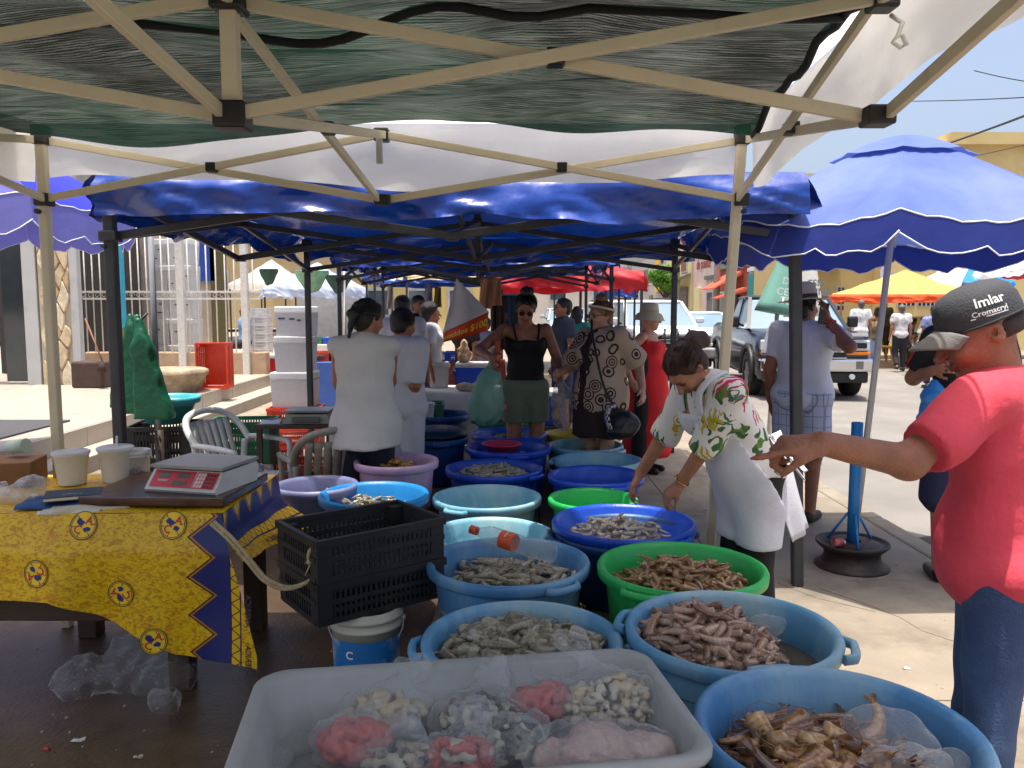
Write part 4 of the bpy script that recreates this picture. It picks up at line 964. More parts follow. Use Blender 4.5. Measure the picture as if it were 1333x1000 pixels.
tub('R4', 'royal blue basin of pale peeled shrimp under the working hands', 812, 677, 95, .565, RB_, .40, 'basin', rot=2.2, tap=.72)
tub('R5', 'bright green tub tucked behind the royal blue basin', 772, 647, 60, .53, GN_)
tub('R6', 'royal blue tub with a handful of tan shrimp', 776, 617, 64, .54, RB_)
tub('R7', 'pale teal tub standing empty', 779, 597, 58, .52, TE_)
tub('R8', 'pale teal tub with a few brown shrimp', 762, 578, 50, .52, TE_)
tub('R9', 'yellow basin at the end of the row', 745, 563, 38, .52, YE_, .2, 'basin', False)
pc = TUBS['T6'][0]
bw = tag(MB().lathe([(0, .005), (.1, 0), (.14, .06), (.152, .062), (.152, .068), (.135, .068), (.1, .012), (0, .012)], 36, (pc.x - .05, pc.y, .50)).build('small_bowl', PN_), 'hot pink round bowl floating in a royal blue tub', 'bowl')
lidc = TUBS['B2'][0]
tag(MB().lathe([(0, .03), (.2, .03), (.235, .02), (.25, .0), (.25, .012), (.2, .05), (0, .055)], 36, (lidc.x, lidc.y + .05, .575)).build('loose_lid', plastic('black lid', (20, 40, 60))), 'black plastic lid resting on the navy tub', 'lid')
# ---- plank platforms and crates under the tubs
wood = mat('wet grey plank', (112, 96, 78), .7, .25, 5, .5, 30, stretch=(1, .12, 1), col2=(74, 62, 50), thr=.55)
def platform(label, xs_, y0, y1, z, nb):
    t = thing('plank_platform', label, 'platform', ((xs_[0] + xs_[-1]) / 2, (y0 + y1) / 2, 0)); n = len(xs_) - 1
    for i in range(n): MB().box(((xs_[i] + xs_[i + 1]) / 2, (y0 + y1) / 2, z - .018), (xs_[i + 1] - xs_[i] - .012, y1 - y0, .035), bev=.004).build('plank', wood, t, True)
    for k in range(nb):
        y = y0 + .15 + k * (y1 - y0 - .3) / (nb - 1); MB().box(((xs_[0] + xs_[-1]) / 2, y, (z - .036) / 2), ((xs_[-1] - xs_[0]) * .96, .1, z - .038), bev=.005).build('bearer', wood, t, True)
platform('low wet plank platform under the olive shrimp tubs', [-.36, -.18, 0, .18, .33], 2.2, 8.1, .2, 6)
platform('low wet plank platform under the apron woman\'s tubs', [.36, .54, .72, .90], 1.5, 7.3, .2, 6)
platform('low plank platform under the navy tubs', [-.85, -.66, -.47], 5.9, 8.0, .2, 3)
def crate(label, loc, w, d, h, m, rz=0, group=None, tilt=None, n=11, rows=2, base=True):
    t = thing('crate', label, 'crate', loc, rz, group); 
    if tilt: t.rotation_euler = tilt
    rim = MB(); wl = MB(); b = .016
    for z, hh, o in ((h - .015, .03, .008), (h * .52, .02, .003), (.012, .024, 0)):
        for s_ in (-1, 1):
            rim.box((0, s_ * (d / 2 + o - .008), z), (w + o * 2, .02, hh)); rim.box((s_ * (w / 2 + o - .008), 0, z), (.02, d + o * 2 - .042, hh))
    for sx in (-1, 1):
        for sy in (-1, 1): rim.box((sx * (w / 2 - .03), sy * (d / 2 - .03), h / 2), (.062, .062, h - .03))
    rim.build('rim', m, t)
    def side(ax_, s_):
        L__ = (w if ax_ == 0 else d) - .12; k = int(L__ / .022)
        for i in range(k):
            p = -L__ / 2 + (i + .5) * L__ / k
            c = (p, s_ * (d / 2 - .006), h * .5) if ax_ == 0 else (s_ * (w / 2 - .006), p, h * .5)
            wl.box(c, (.011, .008, h - .04) if ax_ == 0 else (.008, .011, h - .04))
        for z in (h * .3, h * .78):
            wl.box((0, s_ * (d / 2 - .008), z) if ax_ == 0 else (s_ * (w / 2 - .008), 0, z), (L__, .006, h * .12) if ax_ == 0 else (.006, L__, h * .12))
    for s_ in (-1, 1): side(0, s_); side(1, s_)
    wl.build('lattice_wall', m, t)
    if base: MB().box((0, 0, .008), (w - .05, d - .05, .012)).build('base', m, t)
    return t
bkc = plastic('black crate plastic', (34, 35, 36), (52, 50, 46), .6, .5); rdc = plastic('orange red crate', (206, 62, 34), (170, 52, 36), .62); gnc = plastic('green crate', (40, 116, 82), (64, 130, 92), .62); bgc = plastic('blue crate', (30, 80, 190))
# foreground tray support
crate('black crate carrying the clear fish tray', (-.02, 1.62, 0), .62, .42, .29, bkc, .05); crate('black crate under the fish tray, upper of the pair', (-.02, 1.62, .291), .62, .42, .29, bkc, .02)
# two stacked black crates on the paint pail
ccx = W(462, 720, 3.22)
crate('upper black crate with a rope tied to its handle', (ccx.x + .02, 3.26, .555), .56, .38, .17, bkc, R(38), n=13)
crate('lower black crate balanced on the white pail', (ccx.x + .02, 3.27, .385), .56, .38, .168, bkc, R(37), n=13)
# ---- white paint pail
def pail(label, loc, r, h, m, band=None):
    t = thing('pail', label, 'bucket', loc)
    MB().lathe([(0, .0), (r * .86, 0), (r * .88, .01), (r * .97, h * .8), (r * 1.03, h * .8), (r * 1.03, h * .83), (r * .98, h * .835), (r * .985, h * .9), (r * 1.05, h * .9), (r * 1.05, h * .94), (r, h * .945), (r * 1.01, h), (r * .94, h), (r * .9, h * .8), (r * .84, .012), (0, .012)], 36).build('bucket', m, t)
    if band: MB().lathe([(r * .905 + .002, h * .2), (r * .962 + .002, h * .72)], 36).build('printed_band', band, t)
    for s_ in (-1, 1): MB().tube([(s_ * r * .99, 0, h * .86), (s_ * r * 1.1, 0, h * .86)], .012, 8).build('handle_lug', m, t)
    MB().tube([(r * 1.07 * math.cos(a), -.02 - r * .25 * math.sin(a), h * .86 - r * 1.0 * math.sin(a)) for a in [k * math.pi / 12 for k in range(13)]], .003, 5).build('wire_handle', steelw, t)
    return t
wpl = mat('dirty white pail', (206, 204, 186), .5, .08, 5, .1, 50, col2=(130, 112, 84), thr=.66, soft=.06)
band = mat('scuffed blue label', (34, 120, 188), .5, .12, 6, col2=(196, 198, 188), thr=.52, soft=.05)
pp = pail('dirty white paint pail with scuffed blue label under the black crates', (W(470, 0, 3.2).x, 3.2, 0), .145, .385, wpl, band)
lettering('C', .045, mat('white print', (226, 230, 226), .7), pp, None, None, None, True, lambda x, y: Vector((W(470, 0, 3.2).x + .147 * math.sin((x - .045) / .145), 3.2 - .147 * math.cos((x - .045) / .145), y + .225)))
# ---- shrimp
def shrimp_mesh(name, phi, head=True, fat=1., seed=0, legs=True):
    q = random.Random(seed); n = 7; mb = MB(); rings = []; ts = [0, .04, .12, .22, .32, .40, .48, .56, .64, .72, .80, .87, .93, .97]
    if not head: ts = [.30, .34, .40, .48, .56, .64, .72, .80, .87, .93, .97]
    Rr = 1 / max(phi, .3); cen = []; uv = {}
    for t in ts:
        a = phi * (t - .35) if t > .35 else phi * (t - .35) * .25
        cx = Rr * math.sin(a); cy = Rr * (1 - math.cos(a)); cen.append((cx, cy, a))
        rr = (.02 + .10 * min(1, t / .14) ** .7) if t < .3 else .108 - .075 * ((t - .3) / .7) ** 1.35
        if not head and t < .33: rr = .09
        rr *= fat * (1 + .03 * math.sin(t * 60)); nx, ny = -math.sin(a), math.cos(a)
        rg = []
        for k in range(n):
            an = 2 * math.pi * k / n; o_ = rr * math.cos(an); z = rr * .72 * math.sin(an); rg.append((cx + nx * o_, cy + ny * o_, z))
        rings.append(rg)
    mb.loft(rings, 0, True, True, True); mb.UV = {}
    for i, t in enumerate(ts):
        for k in range(n): mb.UV[i * n + k] = (t, k / n)
    cx, cy, a = cen[-1]; d = Vector((math.cos(a), math.sin(a), 0)); s_ = Vector((-d.y, d.x, 0))
    for k in (-1, 0, 1):
        b = Vector((cx, cy, 0)) - d * .03; e = b + d * .13 + s_ * k * .055; w = s_ * .022; zz = Vector((0, 0, .014 * k))
        j = len(mb.V); mb.add([b - w * .3 - zz, e - w + zz, e + d * .02, e + w + zz, b + w * .3], [(0, 1, 2, 3, 4)]); 
        for i in range(5): mb.UV[j + i] = (1.05, .5)
    if head:
        j = len(mb.V); c0 = Vector((cen[0][0], cen[0][1], 0)); mb.add([c0 + Vector((.1, .0, .012)), c0 + Vector((-.10, -.05, 0)), c0 + Vector((.1, .0, -.012)), c0 + Vector((.05, -.05, 0))], [(0, 1, 3), (1, 2, 3), (0, 2, 1)])
        for i in range(4): mb.UV[j + i] = (.0, .5)
        for s2 in (-1, 1):
            j = len(mb.V); p = [c0, c0 + Vector((-.12, .05 * s2 + .03, .03)), c0 + Vector((-.1, .18 * s2, .02)), c0 + Vector((.1, .32 * s2, .01))]
            mb.tube(p, [.006, .004, .003, .002], 3, cap=False)
            for i in range(12): mb.UV[j + i] = (.0, .5)
            j = len(mb.V); mb.lathe([(0, -.014), (.014, 0), (0, .014)], 6, c0 + Vector((.05, -.035, .05 * s2))); 
            for i in range(18): mb.UV[j + i] = (-.2, .5)
    if legs:
        for i in range(2 if head else 1, len(cen) - 3):
            cx, cy, a = cen[i]; nv = Vector((-math.sin(a), math.cos(a), 0)); b = Vector((cx, cy, 0)) + nv * .06 * fat; j = len(mb.V)
            t2 = Vector((math.cos(a), math.sin(a), 0)); z = Vector((0, 0, .03 * (1 if i % 2 else -1)))
            mb.add([b - t2 * .012, b + t2 * .012, b + nv * .05 - t2 * .04 + z, b + nv * .04 - t2 * .05 + z], [(0, 1, 2, 3)])
            for k in range(4): mb.UV[j + k] = (.15, .5)
    return mb.mesh(name)
def shrimp_mat(name, c1, c2, c3, dark):
    m = bpy.data.materials.new(name); m.use_nodes = True; N, L = nodes_of(m); p = N['Principled BSDF']
    uv = N.new('ShaderNodeUVMap'); uv.uv_map = 'UVMap'; sx = N.new('ShaderNodeSeparateXYZ'); L.new(uv.outputs[0], sx.inputs[0])
    oi = N.new('ShaderNodeObjectInfo'); geo = N.new('ShaderNodeNewGeometry')
    nz = N.new('ShaderNodeTexNoise'); nz.inputs['Scale'].default_value = 14; L.new(geo.outputs['Position'], nz.inputs['Vector'])
    n2 = N.new('ShaderNodeTexNoise'); n2.inputs['Scale'].default_value = 90; n2.inputs['Detail'].default_value = 4; L.new(geo.outputs['Position'], n2.inputs['Vector'])
    f = math_node(N, L, 'ADD', math_node(N, L, 'MULTIPLY', math_node(N, L, 'SUBTRACT', nz.outputs['Fac'], .5), 1.8), oi.outputs['Random'])
    f = math_node(N, L, 'ADD', math_node(N, L, 'MULTIPLY', f, .75), math_node(N, L, 'MULTIPLY', math_node(N, L, 'SUBTRACT', n2.outputs['Fac'], .45), .9))
    r = N.new('ShaderNodeValToRGB'); r.color_ramp.elements[0].color = lin(c1) + (1,); r.color_ramp.elements[1].color = lin(c3) + (1,); e = r.color_ramp.elements.new(.5); e.color = lin(c2) + (1,); L.new(f, r.inputs[0])
    # dark rings between the shell segments, dark head end and tail tip
    w = math_node(N, L, 'POWER', math_node(N, L, 'ABSOLUTE', math_node(N, L, 'SINE', math_node(N, L, 'MULTIPLY', sx.outputs[0], 39.27))), 7.0)
    w = math_node(N, L, 'MULTIPLY', w, math_node(N, L, 'GREATER_THAN', sx.outputs[0], .3)); w = math_node(N, L, 'MULTIPLY', w, .28)
    tail = math_node(N, L, 'MULTIPLY', math_node(N, L, 'GREATER_THAN', sx.outputs[0], 1.0), .6)
    eye = math_node(N, L, 'MULTIPLY', math_node(N, L, 'LESS_THAN', sx.outputs[0], -.1), 1.0)
    k = math_node(N, L, 'MAXIMUM', math_node(N, L, 'MAXIMUM', w, tail), eye)
    L.new(mixc(N, L, k, r.outputs[0], dark), p.inputs['Base Color'])
    p.inputs['Roughness'].default_value = .2; p.inputs['Coat Weight'].default_value = .6; p.inputs['Coat Roughness'].default_value = .08; p.inputs['Specular IOR Level'].default_value = .6
    bn = N.new('ShaderNodeBump'); bn.inputs['Strength'].default_value = .35; bn.inputs['Distance'].default_value = .004; L.new(n2.outputs['Fac'], bn.inputs['Height']); L.new(bn.outputs[0], p.inputs['Normal'])
    t = N.new('ShaderNodeBsdfTranslucent'); L.new(r.outputs[0], t.inputs[0]); x = N.new('ShaderNodeMixShader'); x.inputs[0].default_value = .18
    L.new(p.outputs[0], x.inputs[1]); L.new(t.outputs[0], x.inputs[2]); L.new(x.outputs[0], N['Material Output'].inputs[0]); return m
sm_olive = shrimp_mat('olive raw shrimp', (122, 112, 90), (164, 154, 128), (198, 190, 166), (76, 72, 62))
sm_pink = shrimp_mat('pinkish raw shrimp', (140, 106, 86), (186, 150, 124), (214, 186, 162), (110, 60, 56))
sm_tan = shrimp_mat('tan headless shrimp', (132, 92, 58), (176, 134, 88), (208, 176, 132), (96, 66, 44))
sm_big = shrimp_mat('brown tiger prawn', (92, 58, 34), (160, 110, 62), (212, 174, 124), (40, 32, 32))
sm_pale = shrimp_mat('pale peeled shrimp', (150, 130, 112), (198, 186, 170), (220, 212, 198), (120, 110, 104))
sm_yel = shrimp_mat('yellow claw', (170, 118, 50), (204, 160, 84), (220, 190, 130), (120, 80, 40))
def lay(key, n_s, n_i, L0, L1, m, kinds, label, heap_label, dome=.05, sink=.09, spread=.9, off=(0, 0), name='shrimp', seed=1, cat='shrimp', sqz=1., flat=.28):
    """shrimp of one tub: n_s joined in the heap below, n_i individual ones on top"""
    c, Rr, H, base, t = TUBS[key]; q = random.Random(seed); zr = base + H - sink; Ri = (Rr - .045 - .1 * sink) * spread
    ms = [shrimp_mesh(name + '_%s%d' % (key, i), *k, seed=i) for i, k in enumerate(kinds)]
    data = [(np.array([v.co for v in me.vertices]), [tuple(p.vertices) for p in me.polygons], [tuple(me.uv_layers[0].data[l].uv for l in p.loop_indices) for p in me.polygons]) for me in ms]
    def pose(layer):
        r = Ri * math.sqrt(q.random()); a = q.uniform(0, 6.283); x = r * math.cos(a); y = r * math.sin(a) * sqz
        z = zr + dome * (1 - (r / Ri) ** 2) + layer; s_ = q.uniform(L0, L1)
        k_ = max(0, (Ri / spread - s_ * .17)) / (Ri / spread); x *= k_ if spread > .8 else 1; y *= k_ if spread > .8 else 1
        ya = q.uniform(0, 6.283) if r < Ri * .62 else a + 1.571 + q.gauss(0, .3) + (math.pi if q.random() < .5 else 0)
        M = Matrix.Translation((c.x + off[0] + x, c.y + off[1] + y, z)) @ Matrix.Rotation(ya, 4, 'Z') @ Matrix.Rotation(q.gauss(0, flat), 4, 'X') @ Matrix.Rotation(q.gauss(0, flat * .6), 4, 'Y')
        if q.random() < .5: M = M @ Matrix.Rotation(math.pi, 4, 'X')
        return M @ Matrix.Scale(s_, 4) @ Matrix.Translation((-.15, -.1, 0))
    V = []; F = []; U = []; b = 0
    for i in range(int(n_s * 1.25)):
        k = q.randrange(len(data)); M = np.array(pose(q.uniform(-.035, .0 if n_i else .022))); P = data[k][0] @ M[:3, :3].T + M[:3, 3]
        V.append(P); F += [tuple(x + b for x in f) for f in data[k][1]]; U += data[k][2]; b += len(P)
    # dark bed that closes the gaps below
    dm = MB().lathe([(Ri * 1.04, -.085), (Ri * 1.0, -.06), (Ri * .7, dome * .5 - .055), (Ri * .35, dome * .88 - .055), (0.001, dome - .055)], 24, (c.x + off[0], c.y + off[1], zr), sy=sqz)
    V.append(np.array(dm.V)); F += [tuple(x + b for x in f) for f in dm.F]; U += [tuple((.5, .5) for _ in f) for f in dm.F]
    me = bpy.data.meshes.new('heap'); me.from_pydata(np.concatenate(V).tolist(), [], F); l = me.uv_layers.new(name='UVMap'); l.data.foreach_set('uv', [x for f in U for w_ in f for x in w_]); me.polygons.foreach_set('use_smooth', [True] * len(F)); me.update()
    tag(link(name + '_heap', me, m), heap_label, cat + ' heap', kind='stuff')
    for x in ms: x.materials.append(m); x.polygons.foreach_set('use_smooth', [True] * len(x.polygons))
    for i in range(n_i):
        o = bpy.data.objects.new(name, ms[q.randrange(len(ms))]); COL.objects.link(o); o.matrix_world = pose(q.uniform(.0, .03)); tag(o, label, cat, label.replace('raw ', '') + ' group')
whole = [(1.3, True, 1.25), (1.9, True, 1.3), (2.6, True, 1.2), (.8, True, 1.15)]; tails = [(2.6, False, 1.25), (3.2, False, 1.3), (1.8, False, 1.2)]
lay('T1', 240, 115, .15, .19, sm_olive, whole, 'grey olive raw shrimp on top of the heap in weathered blue tub', 'heap of grey olive raw shrimp filling the weathered blue tub', .045, .07, 1.0, seed=1)
lay('R1', 90, 50, .17, .23, sm_big, [(1.5, True, 1.15), (2.4, True, 1.25), (2.9, True, 1.15), (1.0, True, 1.1)], 'large brown prawn lying on top in the tub of biggest prawns', 'bed of large brown prawns in the tub beside the pointing man', .05, .11, .95, (-.03, -.01), 'prawn', 2, 'prawn', flat=.35)
lay('R2', 150, 75, .12, .155, sm_pink, whole + tails[:1], 'pinkish raw shrimp on top of the heap beside murky water', 'heap of pinkish raw shrimp piled in the half flooded tub', .09, .08, .76, (-.075, .03), seed=3, flat=.35)
lay('R3', 170, 70, .11, .14, sm_tan, tails + [(2.2, True, 1.)], 'tan headless shrimp on top of the heap in green tub', 'heap of tan headless shrimp in the bright green tub', .07, .085, .98, (.01, -.01), seed=4, flat=.4)
lay('T2', 190, 0, .12, .15, sm_olive, whole, '', 'heap of olive shrimp under the lying plastic bottle', .03, .10, 1.0, seed=5)
lay('T5', 150, 0, .11, .14, sm_olive, whole, '', 'heap of small brown shrimp in the royal blue tub', .04, .06, .95, seed=6)
lay('R4', 120, 0, .10, .13, sm_pale, tails, '', 'heap of pale peeled shrimp under the apron woman\'s hands', .05, .075, .8, (-.02, -.02), seed=7, flat=.35)
lay('T4', 22, 0, .09, .12, sm_tan, tails, '', 'few small shrimp at the bottom of pale teal tub', .01, .17, .35, (-.02, .05), seed=8)
lay('R6', 40, 0, .08, .11, sm_tan, tails, '', 'small handful of tan shrimp in the royal blue tub', .03, .13, .36, (.03, -.05), seed=9)
lay('R8', 40, 0, .09, .12, sm_tan, tails, '', 'small pile of brown shrimp in the pale teal tub', .03, .09, .4, (.02, -.02), seed=10)
lay('T6', 40, 0, .08, .1, sm_olive, tails, '', 'shrimp beside the pink bowl in the royal blue tub', .02, .1, .5, (.1, 0), seed=11)
lay('T7', 60, 0, .08, .1, sm_olive, tails, '', 'shrimp in the royal blue tub before the green tub', .02, .06, .6, seed=12)
lay('PK', 40, 0, .10, .14, sm_yel, tails, '', 'pile of yellow crab claws in the mauve pink tub', .05, .06, .42, (.0, 0), name='claw', seed=13, cat='claw')
lay('CB', 90, 0, .07, .1, sm_olive, tails, '', 'thin bed of grey shrimp in the cyan basin', .01, .07, .75, seed=14)
lay('GP', 30, 0, .09, .12, sm_pale, tails, '', 'few grey shrimp with ice in the grey violet tub', .02, .09, .5, (.04, .03), seed=15)
for key, s_, lab in (('R2', .13, 'murky brown water standing in the pink shrimp tub'), ('T1', .155, 'cloudy water between the olive shrimp'), ('R1', .185, 'brown water around the large prawns')):
    c, Rr, H, base, t = TUBS[key]; tag(MB().lathe([(0.001, 0), (Rr * .9, 0)], 40, (c.x, c.y, base + H - s_)).build('water', water), lab, kind='structure')
# plastic bottle in T2
c2 = TUBS['T2'][0]; bz = .50
bo = thing('plastic_bottle', 'clear plastic bottle with orange cap and label lying on the shrimp', 'bottle', W(655, 708, 3.3))
def along(prof, a, b, mb, n=20):
    a, b = Vector(a), Vector(b); ax_ = (b - a).normalized(); x_ = ax_.cross(Vector((0, 0, 1))).normalized(); y_ = ax_.cross(x_)
    return mb.loft([[a + ax_ * s_ + (x_ * math.cos(2 * math.pi * k / n) + y_ * math.sin(2 * math.pi * k / n)) * r for k in range(n)] for r, s_ in prof], cap=False)
ba, bb = W(616, 690, 3.44), W(720, 722, 3.22); BL__ = (bb - ba).length
pet = film('clear bottle plastic', (220, 228, 232), .10, .8, .06, 60)
along([(.013, 0), (.014, .03), (.02, .04), (.036, .08), (.04, .10), (.036, .108), (.04, .118), (.036, .126), (.04, .136), (.036, .146), (.037, .15), (.037, .22), (.04, .228), (.036, .238), (.04, .248), (.036, .26), (.04, .27), (.038, BL__), (.02, BL__ + .004)], ba, bb, MB()).build('bottle_body', pet, bo, True)
oran = mat('orange cap', (230, 92, 40), .4)
along([(.002, -.012), (.019, -.012), (.019, .022), (.014, .022)], ba, bb, MB()).build('cap', oran, bo, True)
along([(.0385, .152), (.0385, .218)], ba, bb, MB()).build('label', oran, bo, True)
_ax = (bb - ba).normalized(); _s = _ax.cross(Vector((0, 0, 1))).normalized(); _u = _s.cross(_ax)
lettering('BONAFONT', .016, mat('white print', (226, 230, 226), .7), bo, None, None, None, True, lambda x, y: ba + _ax * (.185 - y) + (_u * math.cos(x / .039 - .2) + _s * math.sin(x / .039 - .2) * (1 if _s.y < 0 else -1)) * .0395)
# ---- clear fish tray in front, with bagged seafood
trm = mat('milky tray plastic', (196, 198, 196), .4, .05, 5, .1, 60, transl=.35, col2=(176, 178, 176), thr=.6)
tr = thing('fish_tray', 'shallow milky plastic tray of bagged seafood', 'tray', (-.095, 1.63, .59), R(8.5))
def rrect(w, d, z, r=.07, n=5):
    o = []
    for (cx, cy, a0) in ((w / 2 - r, d / 2 - r, 0), (-w / 2 + r, d / 2 - r, 90), (-w / 2 + r, -d / 2 + r, 180), (w / 2 - r, -d / 2 + r, 270)):
        for k in range(n + 1): a = R(a0 + 90 * k / n); o.append((cx + r * math.cos(a), cy + r * math.sin(a), z))
    return o
MB().loft([rrect(.80, .38, .0), rrect(.82, .40, .008), rrect(.88, .455, .135), rrect(.925, .50, .138), rrect(.93, .505, .145), rrect(.93, .505, .157), rrect(.915, .49, .163), rrect(.88, .455, .158), rrect(.87, .445, .145), rrect(.81, .39, .018), rrect(.70, .30, .014)], sm=True).build('tray_body', trm, tr)
film_b = film('clear bag film', (226, 230, 232), .10, .62, .14, 40)
TMX = Matrix.Translation((-.095, 1.63, .59)) @ Matrix.Rotation(R(8.5), 4, 'Z')
def seafood_bag(label, u, v, z, r, cols, lump, neck=(0, 0, 1), nh=.08, n=60, seed=0, smooth=False):
    c = Zp(u, v, z); q = random.Random(seed); t = thing('seafood_bag', label, 'bag of seafood', (c.x, c.y, z - r[2]), group='bags in the fish tray'); rx, ry, rz_ = [r[0] * 1.32, r[1] * 1.25, r[2] * 1.25]; lump *= .66; n = int(n * 3)
    byc = {}
    for i in range(n):
        d = Vector((q.gauss(0, 1), q.gauss(0, 1), q.gauss(0, 1))).normalized() * (q.random() ** .3) * .92
        p = (c.x + d.x * (rx - lump), c.y + d.y * (ry - lump), z + d.z * (rz_ - lump * .6)); s_ = lump * q.uniform(.7, 1.3)
        byc.setdefault(q.randrange(len(cols)), []).append(ell(p, (s_ * q.uniform(.8, 1.7), s_, s_ * q.uniform(.6, 1)), Matrix.Rotation(q.uniform(0, 6), 3, 'Z') @ Matrix.Rotation(q.uniform(-.6, .6), 3, 'X'), k=.006 if not smooth else .02))
    for i, pr in byc.items(): link('contents', sdf('contents', pr, .0055, fold=.0018, ff=230), cols[i], t, True)
    nk = Vector(neck).normalized(); top = c + Vector((0, 0, z - c.z)) + nk * (rz_ + .01); tip = top + nk * nh
    pr = [ell(c, (rx + .008, ry + .008, rz_ + .008), k=.02), cone(c + nk * rz_ * .6, top + nk * nh * .35, min(rx, ry) * .5, .016, k=.03), cone(top + nk * nh * .35, tip + Vector((.012, 0, 0)), .011, .024, k=.015), cone(top + nk * nh * .35, tip + Vector((-.03, .01, -.015)), .009, .02, k=.015), cone(top + nk * nh * .35, tip + Vector((.02, -.015, -.02)), .009, .018, k=.015)]
    link('bag_film', sdf('film', pr, .0075, fold=.0045, ff=110, seed=seed), film_b, t, True)
    return t
def flesh(name, c, c2, rough=.3): return mat(name, c, rough, .16, 30, .3, 120, col2=c2, thr=.56, sss=.15)
oc = flesh('octopus pink', (196, 104, 96), (160, 66, 64)); cw_ = flesh('crab meat white', (196, 188, 168), (160, 146, 120)); fz = flesh('fish fillet', (190, 166, 156), (166, 138, 130)); mu = flesh('mussel grey', (84, 82, 76), (180, 176, 160)); ct = flesh('cream conch', (188, 168, 128), (206, 192, 160))
seafood_bag('clear bag of cream conch meat knotted at the top', 500, 928, .655, (.085, .07, .045), [ct, cw_], .02, (.5, .2, .8), .07, 60, 1)
seafood_bag('clear bag of pink octopus in the tray corner', 462, 965, .66, (.07, .055, .04), [oc], .024, (.9, .3, .3), .05, 36, 2)
seafood_bag('clear bag of grey and white mussel meat', 625, 935, .66, (.085, .065, .045), [mu, cw_, mu], .013, (.3, .5, .8), .05, 110, 3)
seafood_bag('second bag of mussel meat drooping over the tray edge', 655, 968, .66, (.07, .05, .04), [mu, cw_], .013, (.5, -.3, .6), .04, 80, 4)
seafood_bag('clear bag of pink octopus leaning on the crab meat bag', 705, 915, .67, (.07, .045, .04), [oc], .022, (-.6, .5, .6), .05, 36, 5)
seafood_bag('tall clear bag of shredded white crab meat', 800, 920, .675, (.105, .07, .06), [cw_, cw_, ct], .014, (-.5, .3, .8), .10, 150, 6)
seafood_bag('large clear bag of pale fish fillets', 790, 985, .665, (.13, .06, .05), [fz], .034, (-.9, 0, .4), .05, 40, 7, True)
seafood_bag('small clear bag of octopus pieces and rings', 600, 985, .655, (.07, .04, .04), [oc, cw_, oc], .018, (.2, .4, .8), .04, 40, 8)
seafood_bag('clear bag of white fish strips near the small octopus bag', 520, 990, .64, (.08, .04, .035), [cw_, mu], .014, (.2, -.2, .8), .03, 60, 9)
ice = tag(link('ice_bag', sdf('ice', [ell(Zp(372, 965, .61), (.09, .07, .022)), ell(Zp(400, 935, .61), (.06, .05, .02)), ell(Zp(345, 990, .62), (.06, .04, .02))], .008, fold=.004, ff=70), film('wet film', (206, 212, 214), .25, .8, .1, 30)), 'flat empty wet plastic bag in the tray end', 'plastic bag')
kn = thing('knife', 'thin knife with blue handle lying in the fish tray', 'knife', Zp(325, 985, .66))
MB().bar(Zp(338, 958, .655), Zp(322, 990, .66), .018, .003).build('blade', mat('dull blade', (90, 92, 96), .3, metal=.8), kn, True); MB().bar(Zp(322, 990, .66), Zp(312, 1012, .66), .022, .016, bev=.004).build('handle', mat('blue handle', (30, 140, 200), .5), kn, True)
# loose plastic bags in R1 and R2
def loose(label, pts, seed, fm=None, fold=.006):
    return tag(link('plastic_bag', sdf('bag', [ell(p, r, k=.03) for p, r in pts], .008, fold=fold, ff=60, seed=seed), fm or film_b), label, 'plastic bag')
loose('crumpled clear bag with water lying in the prawn tub', [(Zp(1150, 945, .655), (.085, .05, .04)), (Zp(1185, 965, .64), (.06, .045, .03))], 1)
loose('limp clear bag draped over the large prawns', [(Zp(1170, 990, .65), (.10, .04, .02)), (Zp(1230, 990, .62), (.06, .04, .02))], 2)
loose('limp clear bag floating in the murky water', [(Zp(1000, 812, .53), (.06, .05, .03)), (Zp(1035, 812, .50), (.05, .06, .02))], 3)
loose('crumpled clear plastic wrap lying on the ground under yellow cloth', [((W(150, 905, 3.25).x, 3.25, .07), (.22, .12, .08)), ((W(215, 912, 3.25).x, 3.25, .07), (.14, .12, .08)), ((W(105, 918, 3.2).x, 3.2, .05), (.10, .08, .06)), ((W(222, 938, 3.1).x, 3.08, .04), (.07, .06, .05)), ((W(185, 885, 3.4).x, 3.4, .1), (.15, .08, .08))], 4, film('dusty film', (214, 214, 214), .05, .5, .12, 22), .014)

# ---- table with the football club cloth
ZT = .765; Y0 = 3.2; XR = W(290, 672, Y0).x; XL = -2.75
wdk = mat('dark wet table wood', (70, 52, 40), .6, .25, 6, .4, 30, stretch=(.3, 1, 1))
tbl = thing('stall_table', 'rough dark wooden table beneath the yellow cloth', 'table', ((XL + XR) / 2, 3.55, 0))
for k in range(4): MB().box(((XL + XR) / 2, Y0 + .03 + .18 * (k + .5), ZT - .03), (XR - XL - .02, .172, .04), bev=.004).build('plank', wdk, tbl, True)
for (x, y) in ((XR - .22, Y0 + .08), (XR - .1, Y0 + .68), (XL + .7, Y0 + .6), (XL + .3, Y0 + .1)): MB().box((x, y, (ZT - .05) / 2), (.09, .09, ZT - .05), bev=.006).build('leg', wdk, tbl, True)
MB().box((XL + .75, Y0 + .12, .34), (1.5, .04, .14), bev=.006).build('side_rail', wdk, tbl, True)
